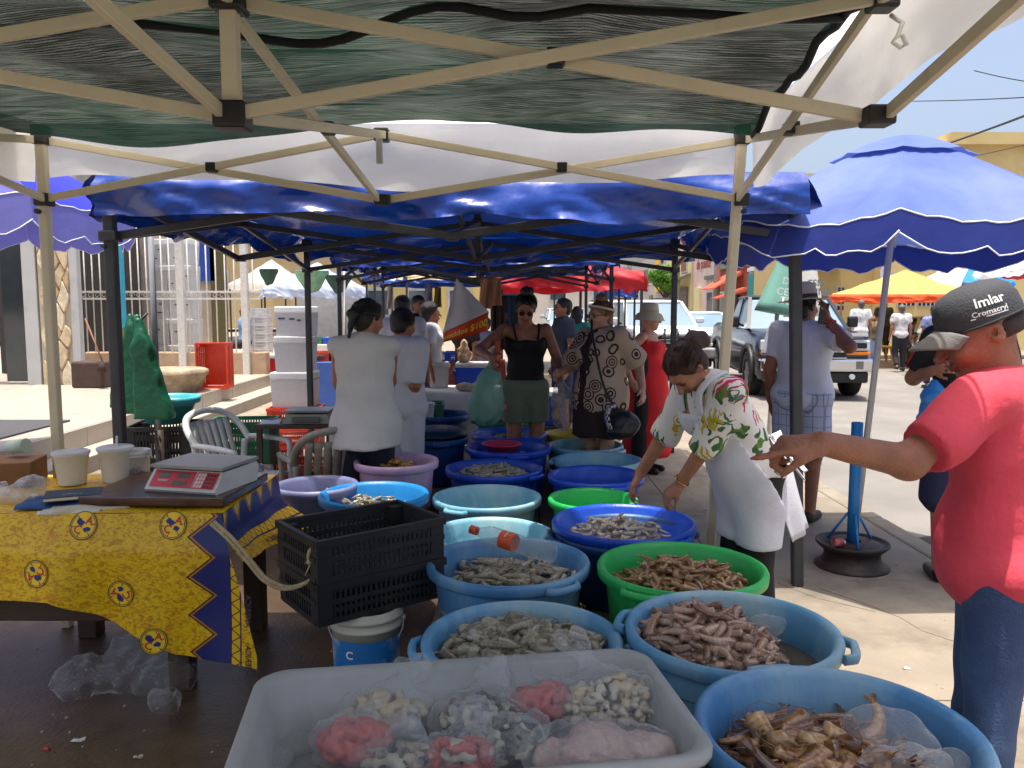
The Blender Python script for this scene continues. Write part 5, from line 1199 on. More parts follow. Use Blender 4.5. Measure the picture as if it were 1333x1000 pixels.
def cloth_mat():
    m = bpy.data.materials.new('yellow club oilcloth'); m.use_nodes = True; N, L = nodes_of(m); p = N['Principled BSDF']
    uv = N.new('ShaderNodeUVMap'); uv.uv_map = 'UVMap'; sx = N.new('ShaderNodeSeparateXYZ'); L.new(uv.outputs[0], sx.inputs[0]); Sx, Tz = sx.outputs[0], sx.outputs[1]
    mp = N.new('ShaderNodeMapping'); mp.inputs['Scale'].default_value = (1, 1.5, 1); L.new(uv.outputs[0], mp.inputs[0])
    n1 = N.new('ShaderNodeTexNoise'); n1.inputs['Scale'].default_value = 34; n1.inputs['Detail'].default_value = 6; n1.inputs['Distortion'].default_value = 1.6; L.new(mp.outputs[0], n1.inputs['Vector'])
    n2 = N.new('ShaderNodeTexNoise'); n2.inputs['Scale'].default_value = 9; n2.inputs['Detail'].default_value = 3; L.new(mp.outputs[0], n2.inputs['Vector'])
    r = N.new('ShaderNodeValToRGB'); E = r.color_ramp.elements; E[0].position = .36; E[0].color = lin((198, 138, 8)) + (1,); E[1].position = .56; E[1].color = lin((242, 198, 16)) + (1,); L.new(n1.outputs['Fac'], r.inputs[0])
    r2 = N.new('ShaderNodeValToRGB'); r2.color_ramp.elements[0].position = .62; r2.color_ramp.elements[1].position = .70; L.new(n2.outputs['Fac'], r2.inputs[0])
    yl = mixc(N, L, math_node(N, L, 'MULTIPLY', r2.outputs[0], .5), r.outputs[0], (206, 104, 16))
    A = lambda op, a, b=None: math_node(N, L, op, a, b)
    zig = A('ADD', A('MULTIPLY', A('PINGPONG', Tz, .0785), 1.27), .165)
    d = A('SUBTRACT', Sx, zig)                                  # <0 : blue side
    blue = A('LESS_THAN', d, 0.); l1 = A('LESS_THAN', A('ABSOLUTE', A('SUBTRACT', d, .012)), .005); l2 = A('LESS_THAN', A('ABSOLUTE', A('SUBTRACT', d, .001)), .004)
    c = mixc(N, L, blue, yl, (26, 40, 110)); c = mixc(N, L, l1, c, (34, 24, 20)); c = mixc(N, L, l2, c, (196, 110, 30))
    inb = A('MULTIPLY', A('GREATER_THAN', Sx, .062), A('LESS_THAN', Sx, .105)); 
    tri = A('ADD', A('MULTIPLY', A('PINGPONG', Tz, .026), 1.6), .063); ln = A('LESS_THAN', A('ABSOLUTE', A('SUBTRACT', Sx, tri)), .004)
    c = mixc(N, L, inb, c, (236, 190, 20)); c = mixc(N, L, A('MULTIPLY', inb, ln), c, (30, 26, 40))
    for s_, w in ((.062, .0035), (.105, .003)): c = mixc(N, L, A('LESS_THAN', A('ABSOLUTE', A('SUBTRACT', Sx, s_)), w), c, (56, 30, 84))
    c = mixc(N, L, A('LESS_THAN', Sx, .0585), c, yl)
    L.new(c, p.inputs['Base Color']); p.inputs['Roughness'].default_value = .38
    t = N.new('ShaderNodeBsdfTranslucent'); L.new(c, t.inputs[0]); x = N.new('ShaderNodeMixShader'); x.inputs[0].default_value = .12; L.new(p.outputs[0], x.inputs[1]); L.new(t.outputs[0], x.inputs[2]); L.new(x.outputs[0], N['Material Output'].inputs[0])
    return m
clm = cloth_mat()
zb_pts = [(-3.5, .42), (W(0, 0, Y0).x, .43), (W(60, 0, Y0).x, .43), (W(110, 0, Y0).x, .36), (W(165, 0, Y0).x, .255), (W(200, 0, Y0).x, .195), (W(235, 0, Y0).x, .18), (W(300, 0, Y0).x, .165), (-.9, .15)]
def zbot(x):
    for (a, za), (b, zb__) in zip(zb_pts, zb_pts[1:]):
        if x <= b: return za + (zb__ - za) * max(0, (x - a)) / (b - a)
    return .15
def fy(x, z):
    h = max(0, ZT - z); return Y0 - .012 - .05 * min(1, h / .15) - .030 * math.sin(6.5 * x + 1 + 1.5 * h) * min(1, h * 2.5) - .018 * math.sin(14 * x + 4 * h + 1.3 * math.sin(3 * x)) * min(1, h * 2.5) - .03 * h - .006 * math.sin(26 * x + 9 * z) * min(1, h * 3)
clo = thing('table_cloth', 'yellow oilcloth with blue zigzag border and club crests draped over the table', 'tablecloth', ((XL + XR) / 2, Y0, 0))
xr = lambda z: XR + .16 * min(1, (ZT - z) / .55)
def put_uv(o, fuv):
    l = o.data.uv_layers[0] if o.data.uv_layers else o.data.uv_layers.new(name='UVMap')
    for lp in o.data.loops: l.data[lp.index].uv = fuv(o.data.vertices[lp.vertex_index].co)
def front(a, b):
    z1 = zbot(XL + a * (XR + .1 - XL)); z = ZT - b * (ZT - z1); x = XL + a * (xr(z) - XL); return (x, fy(x, z), z)
fo = MB().sheet(front, 150, 40).build('front_drop', clm, clo, True); put_uv(fo, lambda co: (XR + .15 - co.x, co.z + .03))
to = MB().sheet(lambda a, b: (XL + a * (XR + .005 - XL), Y0 - .012 + b * .76, ZT + .003 * math.sin(20 * a + 5 * b) + (.0)), 40, 14).build('top_sheet', clm, clo, True); put_uv(to, lambda co: (XR + .36 - co.x, co.y))
def sidef(a, b): return (XR + .005 + .03 * b + .20 * max(0, b - .45) * (.4 + a) + .012 * math.sin(14 * a) * b, Y0 - .012 + a * .76, ZT + .0 - .24 * b + .08 * max(0, b - .5) - .05 * a * b)
so = MB().sheet(sidef, 24, 14).build('side_drop', clm, clo, True)
def suv():
    l = so.data.uv_layers[0]
    for lp in so.data.loops: w = l.data[lp.index].uv.copy(); l.data[lp.index].uv = ((1 - w[1]) * .23, w[0] * .76)
suv()
def onc(u, v, e=.004):
    p0 = W(u, v, Y0 - .09)
    return lambda x, y: Vector((p0.x + x, fy(p0.x + x, p0.z + y) - e, p0.z + y))
ink = mat('crest black ink', (26, 24, 40), .5); red = mat('crest red ink', (190, 40, 30), .5); blu = mat('crest blue ink', (24, 40, 110), .5); yin = mat('crest yellow', (240, 196, 30), .45)
def crest(u, v, r, rot):
    f0 = onc(u, v); ca, sa = math.cos(rot), math.sin(rot); f = lambda x, y, e=0: f0(x * ca - y * sa, x * sa + y * ca) - Vector((0, e, 0))
    def disc(r0, r1, e, m, n=40):
        mb = MB(); mb.add([f(rr * math.cos(2 * math.pi * k / n), rr * math.sin(2 * math.pi * k / n), e) for k in range(n) for rr in (r0, r1)], [(2 * k, 2 * k + 1, (2 * k + 3) % (2 * n), (2 * k + 2) % (2 * n)) for k in range(n)]); return mb
    o = disc(.0, r, 0, yin).build('crest', yin, clo, True)
    mb = disc(r * .94, r, .0012, ink); d2 = disc(r * .84, r * .88, .0012, ink); mb.add(d2.V, d2.F)
    for k in range(6):
        a = k * math.pi / 3 + .3; p, q_ = (r * .62 * math.cos(a), r * .62 * math.sin(a)), (r * .86 * math.cos(a), r * .86 * math.sin(a)); nx, ny = -math.sin(a) * r * .025, math.cos(a) * r * .025
        mb.add([f(p[0] - nx, p[1] - ny, .0012), f(q_[0] - nx, q_[1] - ny, .0012), f(q_[0] + nx, q_[1] + ny, .0012), f(p[0] + nx, p[1] + ny, .0012)], [(0, 1, 2, 3)])
    mb.build('crest_lines', ink, o, True)
    q2 = random.Random(int(u)); mb = MB()
    for (cx, cy, s_) in ((-.25 * r, .2 * r, .38 * r), (.32 * r, -.2 * r, .28 * r)):
        pts = [f(cx + s_ * q2.uniform(.6, 1.1) * math.cos(k * .6283), cy + s_ * q2.uniform(.4, .9) * math.sin(k * .6283), .0014) for k in range(10)]; mb.add(pts, [tuple(range(10))])
    mb.build('crest_map', blu, o, True)
    lettering('A', r * .8, red, o, None, None, None, True, lambda x, y: f(x + .34 * r, y + .38 * r, .0018), 'crest_letter'); lettering('C', r * .8, red, o, None, None, None, True, lambda x, y: f(x - .32 * r, y - .36 * r, .0018), 'crest_letter')
for (u, v, rt) in ((99, 689, -.2), (217, 689, -.2), (47, 747, 2.8), (152, 777, 2.1), (197, 838, -.1)): crest(u, v, .054, rt)
bword = mat('border word ink', (70, 44, 60), .5)
for v in (795, 858):
    p0 = W(318, v, Y0 - .09); zc = p0.z
    lettering('AMERICA', .034, bword, clo, None, None, None, True, lambda x, y: (lambda z: Vector((XR + .121 + y, fy(XR + .121 + y, z) - .004, z)))(zc + x * .9))
lettering('AMERICA', .034, bword, clo, None, None, None, True, lambda x, y: Vector(sidef(.45 - x / .76, .90 - y / .24)) + Vector((.004, 0, .006)))
# things on the table
bd = tag(MB().box((0, 0, 0), (.62, .52, .04), bev=.008).build('chopping_board', mat('wet brown board', (92, 54, 36), .22, .25, 5, .25, 40, stretch=(.25, 1, 1), col2=(62, 38, 28), thr=.5)), 'wet brown wooden board lying on the yellow cloth', 'board')
bd.location = (XR - .31, 3.53, ZT + .026); bd.rotation_euler = (0, 0, R(-3))
sc = thing('weighing_scale', 'white digital scale with red keypad panel on the brown board', 'scale', (-1.36, 3.50, ZT + .047), R(-14))
scw = mat('scale white shell', (206, 206, 204), .4, .06, 8, col2=(170, 166, 156), thr=.66)
pf = [(-.16, .0), (-.17, .012), (-.10, .085), (.15, .085), (.17, .06), (.15, .0)]
MB().loft([[(x, y, z) for (y, z) in pf] for x in (-.17, .17)], sm=False).build('shell', scw, sc)
pn = Vector((0, -.07, .073 - .0)); 
def pnl(x, t, e=.002): return Vector((x, -.167 + .065 * t - e * .72, .017 + .065 * t + e * .7))
def quad(mb, x0, x1, t0, t1, e): mb.add([pnl(x0, t0, e), pnl(x1, t0, e), pnl(x1, t1, e), pnl(x0, t1, e)], [(0, 1, 2, 3)]); return mb
rp = quad(quad(MB(), -.155, .045, .08, .97, .002), .052, .155, .08, .97, .002).build('panel', mat('red panel', (206, 50, 60), .35), sc)
lcd = mat('lcd grey', (96, 92, 84), .25)
for (a, b, t0, t1) in ((-.125, -.075, .58, .88), (-.04, .02, .58, .88), (-.05, .02, .2, .45)): quad(MB(), a, b, t0, t1, .003).build('display', lcd, rp)
kb = MB(); kd = MB()
for i in range(3):
    for j in range(4): quad(kb, .058 + i * .014, .0695 + i * .014, .13 + j * .2, .30 + j * .2, .004)
for i in range(3):
    for j in range(4): quad(kd, .103 + i * .016, .115 + i * .016, .13 + j * .2, .27 + j * .2, .003)
kb.build('number_keys', mat('white keys', (222, 200, 196), .5), rp); kd.build('function_keys', mat('dark keys', (84, 50, 52), .5), rp)
lettering('TORREY', .014, mat('white print', (226, 230, 226), .7), rp, None, None, None, True, lambda x, y: wm(sc) @ pnl(x - .10, .42 + y / .092, .004))
MB().loft([[(x * .175, .02 + y * .14, z) for x, y in ((-1, -1), (1, -1), (1, 1), (-1, 1))] for z in (.095, .108)], sm=False).build('platter', mat('steel platter', (150, 148, 144), .35, .1, 8, metal=.6), sc)
for s_ in (-1, 1): MB().tube([(s_ * .12, .03, .08), (s_ * .12, .03, .097)], .012, 8).build('platter_post', blk, sc)
foamc = mat('foam cup white', (222, 222, 220), .6, .03, 40, .1, 200)
def cup(label, u, v, d, r, h, lid=False, straw=False, m=None, z=None):
    p = W(u, v, d); z = ZT + .004 if z is None else z; t = thing('foam_cup', label, 'cup', (p.x, d, z))
    MB().lathe([(0, 0), (r * .74, 0), (r * .76, .006), (r * .98, h * .93), (r * 1.04, h * .94), (r * 1.05, h * .98), (r * 1.0, h), (r * .95, h * .98), (r * .72, .01), (0, .01)], 28).build('cup_body', m or foamc, t)
    if lid: MB().lathe([(r * 1.06, h * .97), (r * 1.06, h * 1.02), (r * .95, h * 1.05), (0.001, h * 1.05)], 28).build('lid', mat('clear lid', (216, 220, 222), .2, transl=.3), t)
    if straw: MB().tube([(0, 0, h * .3), (.01, 0, h * 1.35)], .005, 8).build('straw', foamc, t)
cup('plain white foam cup next to the brown box', 82, 0, 3.72, .078, .15, True); cup('white foam cup with a straw', 141, 0, 3.78, .078, .16, True, True)
pail('small white tub with grey paint smears behind the foam cups', (W(172, 0, 3.88).x, 3.84, ZT + .003), .07, .14, mat('smeared white tub', (204, 204, 204), .5, .05, 8, col2=(120, 124, 130), thr=.55, soft=.04))
nbk = thing('notebook', 'dark teal notebook on top of the loose papers', 'notebook', (-1.86, 3.36, ZT + .03), R(24))
MB().box((0, 0, .0075), (.21, .15, .012), bev=.001).build('pages', mat('cream pages', (214, 206, 176), .8), nbk); MB().box((0, 0, .0155), (.215, .155, .004), bev=.001).build('front_cover', mat('dark teal cover', (22, 46, 56), .5), nbk); MB().box((0, 0, 0), (.215, .155, .003)).build('back_cover', MATS['dark teal cover'], nbk)
lettering('Chery', .03, mat('silver print', (150, 160, 164), .5), nbk, wm(nbk) @ Vector((.0, -.03, .0185)), wm(nbk).to_3x3() @ Vector((1, 0, 0)), wm(nbk).to_3x3() @ Vector((0, 1, 0)))
def paper(label, x, y, w, d, rz, c, k, z):
    M = Matrix.Translation((x, y, z)) @ Matrix.Rotation(R(rz), 4, 'Z'); q = random.Random(k); ph = q.uniform(0, 6)
    tag(MB().sheet(lambda a, b: M @ Vector(((a - .5) * w, (b - .5) * d, .005 * math.sin(7 * a + ph) * math.sin(6 * b + ph) - .05 * max(0, .12 - b) * 2)), 16, 10, thick=.0012).build('paper_sheet', mat('paper %d' % k, c, .75, .08, 12)), label, 'paper')
paper('blue printed folder under the notebook', -1.92, 3.34, .27, .19, 14, (40, 76, 130), 1, ZT + .017); paper('yellowed paper sticking out under the notebook', -1.75, 3.3, .3, .17, 20, (196, 186, 164), 2, ZT + .010); paper('teal folder corner beside the scale', -1.60, 3.56, .2, .2, 30, (60, 110, 112), 3, ZT + .012); paper('white wrapping sheet at the cloth edge', -1.80, 3.24, .24, .1, 8, (206, 204, 196), 4, ZT + .006)
bxw = W(20, 612, 3.75); tag(MB().box((bxw.x - .1, 3.72, ZT + .06), (.42, .22, .115), Matrix.Rotation(R(12), 3, 'Z'), bev=.004).build('cardboard_box', mat('brown cardboard', (128, 92, 60), .85, .1, 6, col2=(104, 72, 46), thr=.6)), 'brown cardboard box beside the foam cup', 'box')
loose('crumpled white plastic bag on the left end of the yellow cloth', [(W(15, 648, 3.4), (.12, .08, .035)), (W(40, 632, 3.45), (.06, .06, .045)), (W(-20, 640, 3.45), (.1, .08, .04))], 9, film('white bag film', (206, 208, 214), .35, .85, .25, 30), .009)
tag(MB().tube([W(12, 582, 3.8), W(34, 580, 3.78)], [.03, .035], 10).build('rolled_paper', mat('pale green roll', (176, 196, 182), .7)), 'pale green rolled paper lying on the cardboard box', 'roll')
# rope from the cloth corner to the crate
rp_ = [W(275, 682, 3.1), W(300, 705, 3.05), W(325, 735, 3.02), W(345, 757, 3.0), (W(372, 767, 3.0)), W(400, 758, 3.0), W(412, 740, 3.02), W(410, 718, 3.04)]
rope = thing('rope', 'frayed beige rope tied between the cloth corner and black crate', 'rope', rp_[0])
def smooth(p, n=6):
    o = []
    for i in range(len(p) - 1):
        p0, p1, p2, p3 = p[max(i - 1, 0)], p[i], p[i + 1], p[min(i + 2, len(p) - 1)]
        for k in range(n): t = k / n; o.append(.5 * ((2 * p1) + (p2 - p0) * t + (2 * p0 - 5 * p1 + 4 * p2 - p3) * t * t + (3 * p1 - p0 - 3 * p2 + p3) * t ** 3))
    return o + [p[-1]]
rpm = mat('beige rope', (186, 166, 128), .9, .2, 60, .6, 200)
for off in (0, .012): MB().tube([p + Vector((off, 0, off * .7)) for p in smooth(rp_)], .0075, 7).build('strand', rpm, rope, True)
kn_ = W(410, 722, 3.0); MB().tube([kn_ + Vector((.022 * math.cos(t), -.01 + .005 * math.sin(3 * t), .03 * math.sin(t * 1.3))) for t in [k * .35 for k in range(36)]], .008, 6).build('knot', rpm, rope, True)
for k in range(6): MB().tube([kn_, kn_ + Vector((rnd.uniform(-.05, .05), -.01, rnd.uniform(-.09, -.02)))], [.006, .002], 5).build('fray', rpm, rope, True)
# ================================================================ PEOPLE
def skin(name, c, rough=.5):
    m = mat(name, c, .52, .14, 16, .35, 110, sss=.06, col2=tuple(int(x * .86) for x in c), thr=.58); N, L = nodes_of(m)
    p = N['Principled BSDF']; old = p.inputs['Base Color'].links[0].from_socket
    at = N.new('ShaderNodeAttribute'); at.attribute_name = 'tint'; x = N.new('ShaderNodeMixRGB'); x.blend_type = 'MULTIPLY'; x.inputs[0].default_value = 1; L.new(old, x.inputs[1]); L.new(at.outputs['Color'], x.inputs[2]); L.new(x.outputs[0], p.inputs['Base Color']); return m
sk_tan = skin('sun tanned skin', (168, 112, 84)); sk_brown = skin('brown skin', (152, 98, 72)); sk_fair = skin('fair skin', (198, 148, 122)); sk_mid = skin('medium skin', (172, 118, 90)); sk_red = skin('ruddy skin', (176, 98, 70))
hair_m = mat('dark brown hair', (34, 24, 20), .45, .3, 40, .9, 26, stretch=(9, 9, 1.2)); hair_b = mat('black hair', (18, 15, 15), .4, .3, 40, .9, 26, stretch=(9, 9, 1.2)); hair_l = mat('streaked blond hair', (136, 100, 66), .5, .3, 40, .9, 26, stretch=(9, 9, 1.2)); hair_r = mat('reddish brown hair', (64, 36, 26), .45, .3, 40, .9, 26, stretch=(9, 9, 1.2)); hair_g = mat('grey hair', (84, 82, 80), .5, .3, 40, .7, 160)
def cloth(name, c, c2=None, thr=.6, rough=.8, **k): return mat(name, c, rough, .06, 6, .25, 120, col2=c2, thr=thr, **k)
def ik(s, w, l1, l2, pole):
    s, w, pole = Vector(s), Vector(w), Vector(pole); d = w - s; L_ = min(d.length, (l1 + l2) * .995); dn = d.normalized(); a = (l1 * l1 - l2 * l2 + L_ * L_) / (2 * L_); h = math.sqrt(max(0, l1 * l1 - a * a)); p = pole - dn * pole.dot(dn); p.normalize(); return s + dn * a + p * h, s + dn * L_
def hand(wr, dv, nv, side, curl, s, spread=.012, k=.006):
    """palm and five fingers; dv = pointing direction, nv = back-of-hand normal, side = thumb side (+1/-1 along lateral)"""
    wr, dv = Vector(wr), Vector(dv).normalized(); nv = Vector(nv); nv = (nv - dv * nv.dot(dv)).normalized(); lat = dv.cross(nv) * side; P = []
    for i in range(4):
        off = (.027 - i * .018) * s; kn = wr + dv * (.088 - .004 * abs(i - 1)) * s + lat * off; P.append(cone(wr + dv * .012 * s + lat * off * .5, kn, .0145 * s, .0105 * s, k=.012))
        p = kn; ang = 0.; ln = (.042, .047, .044, .035)[i]
        for j, f in enumerate((1., .62, .5)):
            ang += curl[i] * (.75, 1.05, .7)[j]; d2 = dv * math.cos(ang) - nv * math.sin(ang) + lat * (.10 - .07 * i) * (1 if j == 0 else .3); q_ = p + d2 * ln * f * s; r0 = (.0098, .0088, .0078)[j] * s; P.append(cone(p, q_, r0, r0 - .0009 * s, k=k)); p = q_
    P.append(ell(wr + dv * .055 * s - nv * .006 * s, (.03 * s, .03 * s, .016 * s), Matrix((lat, dv, nv)).transposed(), .012))
    b = wr + dv * .022 * s + lat * .022 * s - nv * .006 * s; a = .75 - curl[4] * .35; d1 = dv * math.cos(a) + lat * math.sin(a) - nv * .25 * curl[4]; m_ = b + d1.normalized() * .045 * s; d2 = (d1 * .6 + dv * .5 - nv * .5 * curl[4]).normalized(); e = m_ + d2 * .032 * s
    P += [cone(b, m_, .0145 * s, .0115 * s, k=.012), cone(m_, e, .0105 * s, .009 * s, k=k), cone(e, e + (d2 * .8 - nv * .25).normalized() * .022 * s, .009 * s, .0075 * s, k=k)]
    return P
LIP = (.80, .50, .48); DARK = (.10, .08, .08); BROW = (.28, .22, .2)
def face(c, M, s, female=False, eyes=True, bald=False):
    c = Vector(c); X = lambda x, y, z: c + M @ Vector((x * s, y * s, z * s)); e = lambda p, r, k=.02, col=None, op='u': ell(X(*p), [v * s for v in r], M, k * s, col=col, op=op); w = .94 if female else 1.
    P = [e((0, .014, .028), (.077 * w, .096, .086)), e((0, -.028, -.025), (.062 * w, .066, .085), .03), e((0, -.064, -.094), (.03, .026, .02), .03), e((0, -.078, .026), (.05 * w, .02, .014), .015)]
    for q in (-1, 1): P += [e((q * .034, -.068, -.03), (.026, .024, .026), .02), e((q * .030, -.098, .004), (.014, .012, .009), .01, op='s'), e((q * .079 * w, .014, -.008), (.010, .02, .031), .008), e((q * .081 * w, .008, -.004), (.006, .009, .014), .006, op='s')]
    P += [cone(X(0, -.09, .012), X(0, -.118, -.03), .008 * s, .013 * s, k=.012 * s), e((.010, -.108, -.034), (.008, .009, .007), .008), e((-.010, -.108, -.034), (.008, .009, .007), .008)]
    P += [e((0, -.094, -.058), (.022, .010, .006), .006, LIP), e((0, -.092, -.067), (.02, .011, .006), .006, LIP)]
    if eyes:
        for q in (-1, 1): P += [e((q * .03, -.086, .003), (.0125, .009, .006), .003, DARK if female else (.25, .2, .18)), e((q * .031, -.096, .021), (.017, .006, .004), .004, BROW)]
    return P
def rotm(yaw=0, pitch=0, roll=0): return Matrix.Rotation(yaw, 3, 'Z') @ Matrix.Rotation(roll, 3, 'Y') @ Matrix.Rotation(pitch, 3, 'X')
class Fig:
    """figure in its own frame: faces -y, its left is +x, feet at z = 0"""
    def __init__(f, label, loc, yaw, H, g=1., lean=0., sidel=0., head=(0, 0, 0), wl=None, wr=None, pl=(.3, .6, -.6), pr=(-.3, .6, -.6), female=False, legs=None, belly=0., group=None, twist=0., shw=.17, world=True):
        f.s = s = H / 1.7; f.g = g; f.t = thing('person', label, 'person', loc, yaw, group); f.female = female; f.belly = belly
        f.M = Matrix.Translation(loc) @ Matrix.Rotation(yaw, 4, 'Z'); inv = f.M.inverted(); V = lambda x, y, z: Vector((x, y, z)) * s
        piv = V(0, 0, .95); f.UR = UR = Matrix.Rotation(sidel, 3, 'Y') @ Matrix.Rotation(twist, 3, 'Z') @ Matrix.Rotation(lean, 3, 'X'); up = lambda p: piv + UR @ (p - piv)
        f.hips = [V(q * .088, 0, .90) for q in (-1, 1)]; f.knees = [V(q * .095, -.015, .49) for q in (-1, 1)]; f.ank = [V(q * .10, .025, .085) for q in (-1, 1)]
        if legs:
            for i, (kn, an) in enumerate(legs): f.knees[i] = V(*kn); f.ank[i] = V(*an)
        f.pelvis = V(0, .005, .94); f.waist = up(V(0, 0, 1.09)); f.chest = up(V(0, .0, 1.28)); f.neck = up(V(0, .018, 1.455)); f.sh = [up(V(q * shw, .012, 1.405)) for q in (-1, 1)]
        f.HM = UR @ rotm(*head); f.hc = f.neck + UR @ V(0, -.005, .045) + f.HM @ V(0, -.02, .088)
        f.el = [None, None]; f.wr = [None, None]
        for i, (w, p) in enumerate(((wr, pr), (wl, pl))):                # 0 = right (-x), 1 = left (+x)
            w = (inv @ Vector(w)) if (w is not None and world) else (Vector(w) if w is not None else up(V((-1, 1)[i] * .25, -.03, .88)))
            f.el[i], f.wr[i] = ik(f.sh[i], w, .285 * s, .255 * s, Vector(p))
    def torso(f, o=0., k=.05):
        s, g = f.s, f.g; e = lambda c, r, kk=k: ell(c, [x * s * g + o for x in r], f.UR, kk)
        P = [ell(f.pelvis, [.165 * s * g + o, .115 * s * g + o, .11 * s + o], None, k), e(f.waist, (.135, .10, .13)), e(f.chest, (.155, .105, .15)), cone(f.neck - f.UR @ Vector((0, 0, .055)) * s, f.sh[0], .058 * s + o, .043 * s + o * .8, k=.03), cone(f.neck - f.UR @ Vector((0, 0, .055)) * s, f.sh[1], .058 * s + o, .043 * s + o * .8, k=.03), ell(f.chest + f.UR @ Vector((0, -.0, .09)) * s, [.13 * s + o, .085 * s + o, .09 * s + o], f.UR, k)]
        if f.female:
            for q in (-1, 1): P.append(ell(f.chest + f.UR @ Vector((q * .07, -.085, .01)) * s, [.06 * s * g + o, .055 * s * g + o, .06 * s * g + o], f.UR, .03))
        if f.belly: P.append(ell(f.waist + f.UR @ Vector((0, -.045 - f.belly * .6, -.10)) * s, [.13 * s * g + o, .085 * s + f.belly + o, .14 * s + o], f.UR, .06))
        return P
    def arm(f, i, o=0., to=1., clip=True):
        """to: 0..1 upper arm, 1..2 forearm, sleeve end"""
        s, g = f.s, (f.g + 1) / 2; A, B, C = f.sh[i], f.el[i], f.wr[i]; P = []
        t1 = min(1, to); e = A + (B - A) * t1; cl = None
        if clip and to <= 1: d = (B - A).normalized(); cl = [(tuple(d), tuple(e))]; e = e + d * .05
        P.append(cone(A, e, .048 * s * g + o, (.052 - .012 * t1) * s * g + o, k=.03, clip=cl))
        if to > 1:
            e2 = B + (C - B) * (to - 1); cl = None; d = (C - B).normalized()
            if clip and to < 2: cl = [(tuple(d), tuple(e2))]; e2 = e2 + d * .04
            P.append(cone(B, e2, .041 * s * g + o, (.041 - .013 * (to - 1)) * s * g + o, k=.025, clip=cl))
        return P
    def leg(f, i, o=0., to=2., clip=True, fl=0.):
        s, g = f.s, (f.g + 1) / 2; A, B, C = f.hips[i], f.knees[i], f.ank[i]; t1 = min(1, to); e = A + (B - A) * t1; d = (B - A).normalized(); cl = None
        if clip and to <= 1: cl = [(tuple(d), tuple(e))]; e = e + d * .06
        P = [cone(A, e, .088 * s * g + o, (.088 - .03 * t1) * s * g + o + fl, k=.03, clip=cl)]
        if to > 1:
            e2 = B + (C - B) * (to - 1); d = (C - B).normalized(); cl = None
            if clip: cl = [(tuple(d), tuple(e2))]; e2 = e2 + d * .05
            P.append(cone(B, e2, .058 * s * g + o, (.056 - .018 * (to - 1)) * s * g + o + fl, k=.03, clip=cl))
        return P
    def body(f, m, hands=None, res=.011, fine=None, feet=True, barefoot=True, eyes=True, torso=True):
        s = f.s; P = f.torso(-.012) if torso else []
        P += [cone(f.neck - f.UR @ Vector((0, 0, .03)) * s, f.hc + f.HM @ Vector((0, .018, -.05)) * s, .056 * s, .054 * s, k=.03)] + face(f.hc, f.HM, s, f.female, eyes)
        for i in (0, 1):
            P += f.arm(i, 0, 2, False)
            h = (hands or {}).get(i); fd = (f.wr[i] - f.el[i]).normalized()
            if h is None: h = dict(d=fd, n=Vector(((-1, 1)[i], .3, .2)), side=1 if i else -1, curl=(.5, .5, .55, .6, .4))
            P += hand(f.wr[i], h.get('d') or fd, h['n'], h['side'], h['curl'], s)
            P += f.leg(i, -.004, 2, False); a = f.ank[i]; P += [cone(a + Vector((0, .02, -.045)) * s, a + Vector((0, -.15, -.062)) * s, .034 * s, .024 * s, k=.03)]
        o = link('body', sdf('body', P, res, fine), m, f.t); return o
    def wear(f, name, prims, m, res=.011, cuts=(), fold=.003, ff=26, seed=0, fine=None): return link(name, sdf(name, prims, res, fine, cuts, fold, ff, seed), m, f.t)
    def plane(f, z, up=True, upper=True, dz=(0, 0, 1)):
        """cut plane at standing height z, tilted with the upper body"""
        piv = Vector((0, 0, .95)) * f.s; p = piv + f.UR @ Vector((0, 0, z * f.s - piv.z)) if upper else Vector((0, 0, z * f.s)); n = (f.UR @ Vector(dz)) if upper else Vector(dz); n.normalize(); return (tuple(n if not up else -n), tuple(p))
    def tee(f, m, hem=.86, sleeve=.62, o=.022, res=.011, fold=.004, neck=1.56, seed=0, name='shirt', ff=26, fine=None, extra=()):
        P = f.torso(o); c = f.plane(hem, True, hem > .95)
        for p in P: p['clip'] = [c]
        for i in (0, 1): P += f.arm(i, o + .004, sleeve) if sleeve > .1 else []
        return f.wear(name, P + list(extra), m, res, [f.plane(neck, False)], fold, ff, seed, fine)
    def trousers(f, m, to=1.95, o=.012, waist=1.0, res=.012, fold=.003, name='trousers', fl=.0):
        P = [ell(f.pelvis, [.165 * f.s * f.g + o, .115 * f.s * f.g + o, .12 * f.s + o], None, .05)]
        for i in (0, 1): P += f.leg(i, o, to, fl=fl)
        return f.wear(name, P, m, res, [f.plane(waist, False, False)], fold, 24)
    def shoes(f, m):
        for i in (0, 1): a = f.ank[i]; s = f.s; f.wear('shoe', [cone(a + Vector((0, .03, -.045)) * s, a + Vector((0, -.16, -.058)) * s, .045 * s, .034 * s, k=.02)], m, .012, [((0, 0, -1), (0, 0, .0))], 0)
    def hair(f, m, kind='short', res=.008, fold=.003, ff=70):
        s = f.s; X = lambda x, y, z: f.hc + f.HM @ Vector((x, y, z)) * s; e = lambda p, r, k=.02: ell(X(*p), [v * s for v in r], f.HM, k * s); nrm = lambda v: tuple(f.HM @ Vector(v).normalized())
        P = [e((0, .022, .036), (.086, .102, .090)), e((0, .055, -.02), (.072, .06, .075))]; cuts = [(nrm((0, -1, -.75)), tuple(X(0, -.052, .028)))]
        P2 = []
        if kind == 'bun': P2 = [e((0, .03, .14), (.055, .05, .045)), e((0, .03, .11), (.04, .04, .04))]
        if kind == 'tail': P2 = [e((0, .125, .03), (.05, .055, .05)), e((0, .16, -.0), (.045, .04, .06))]
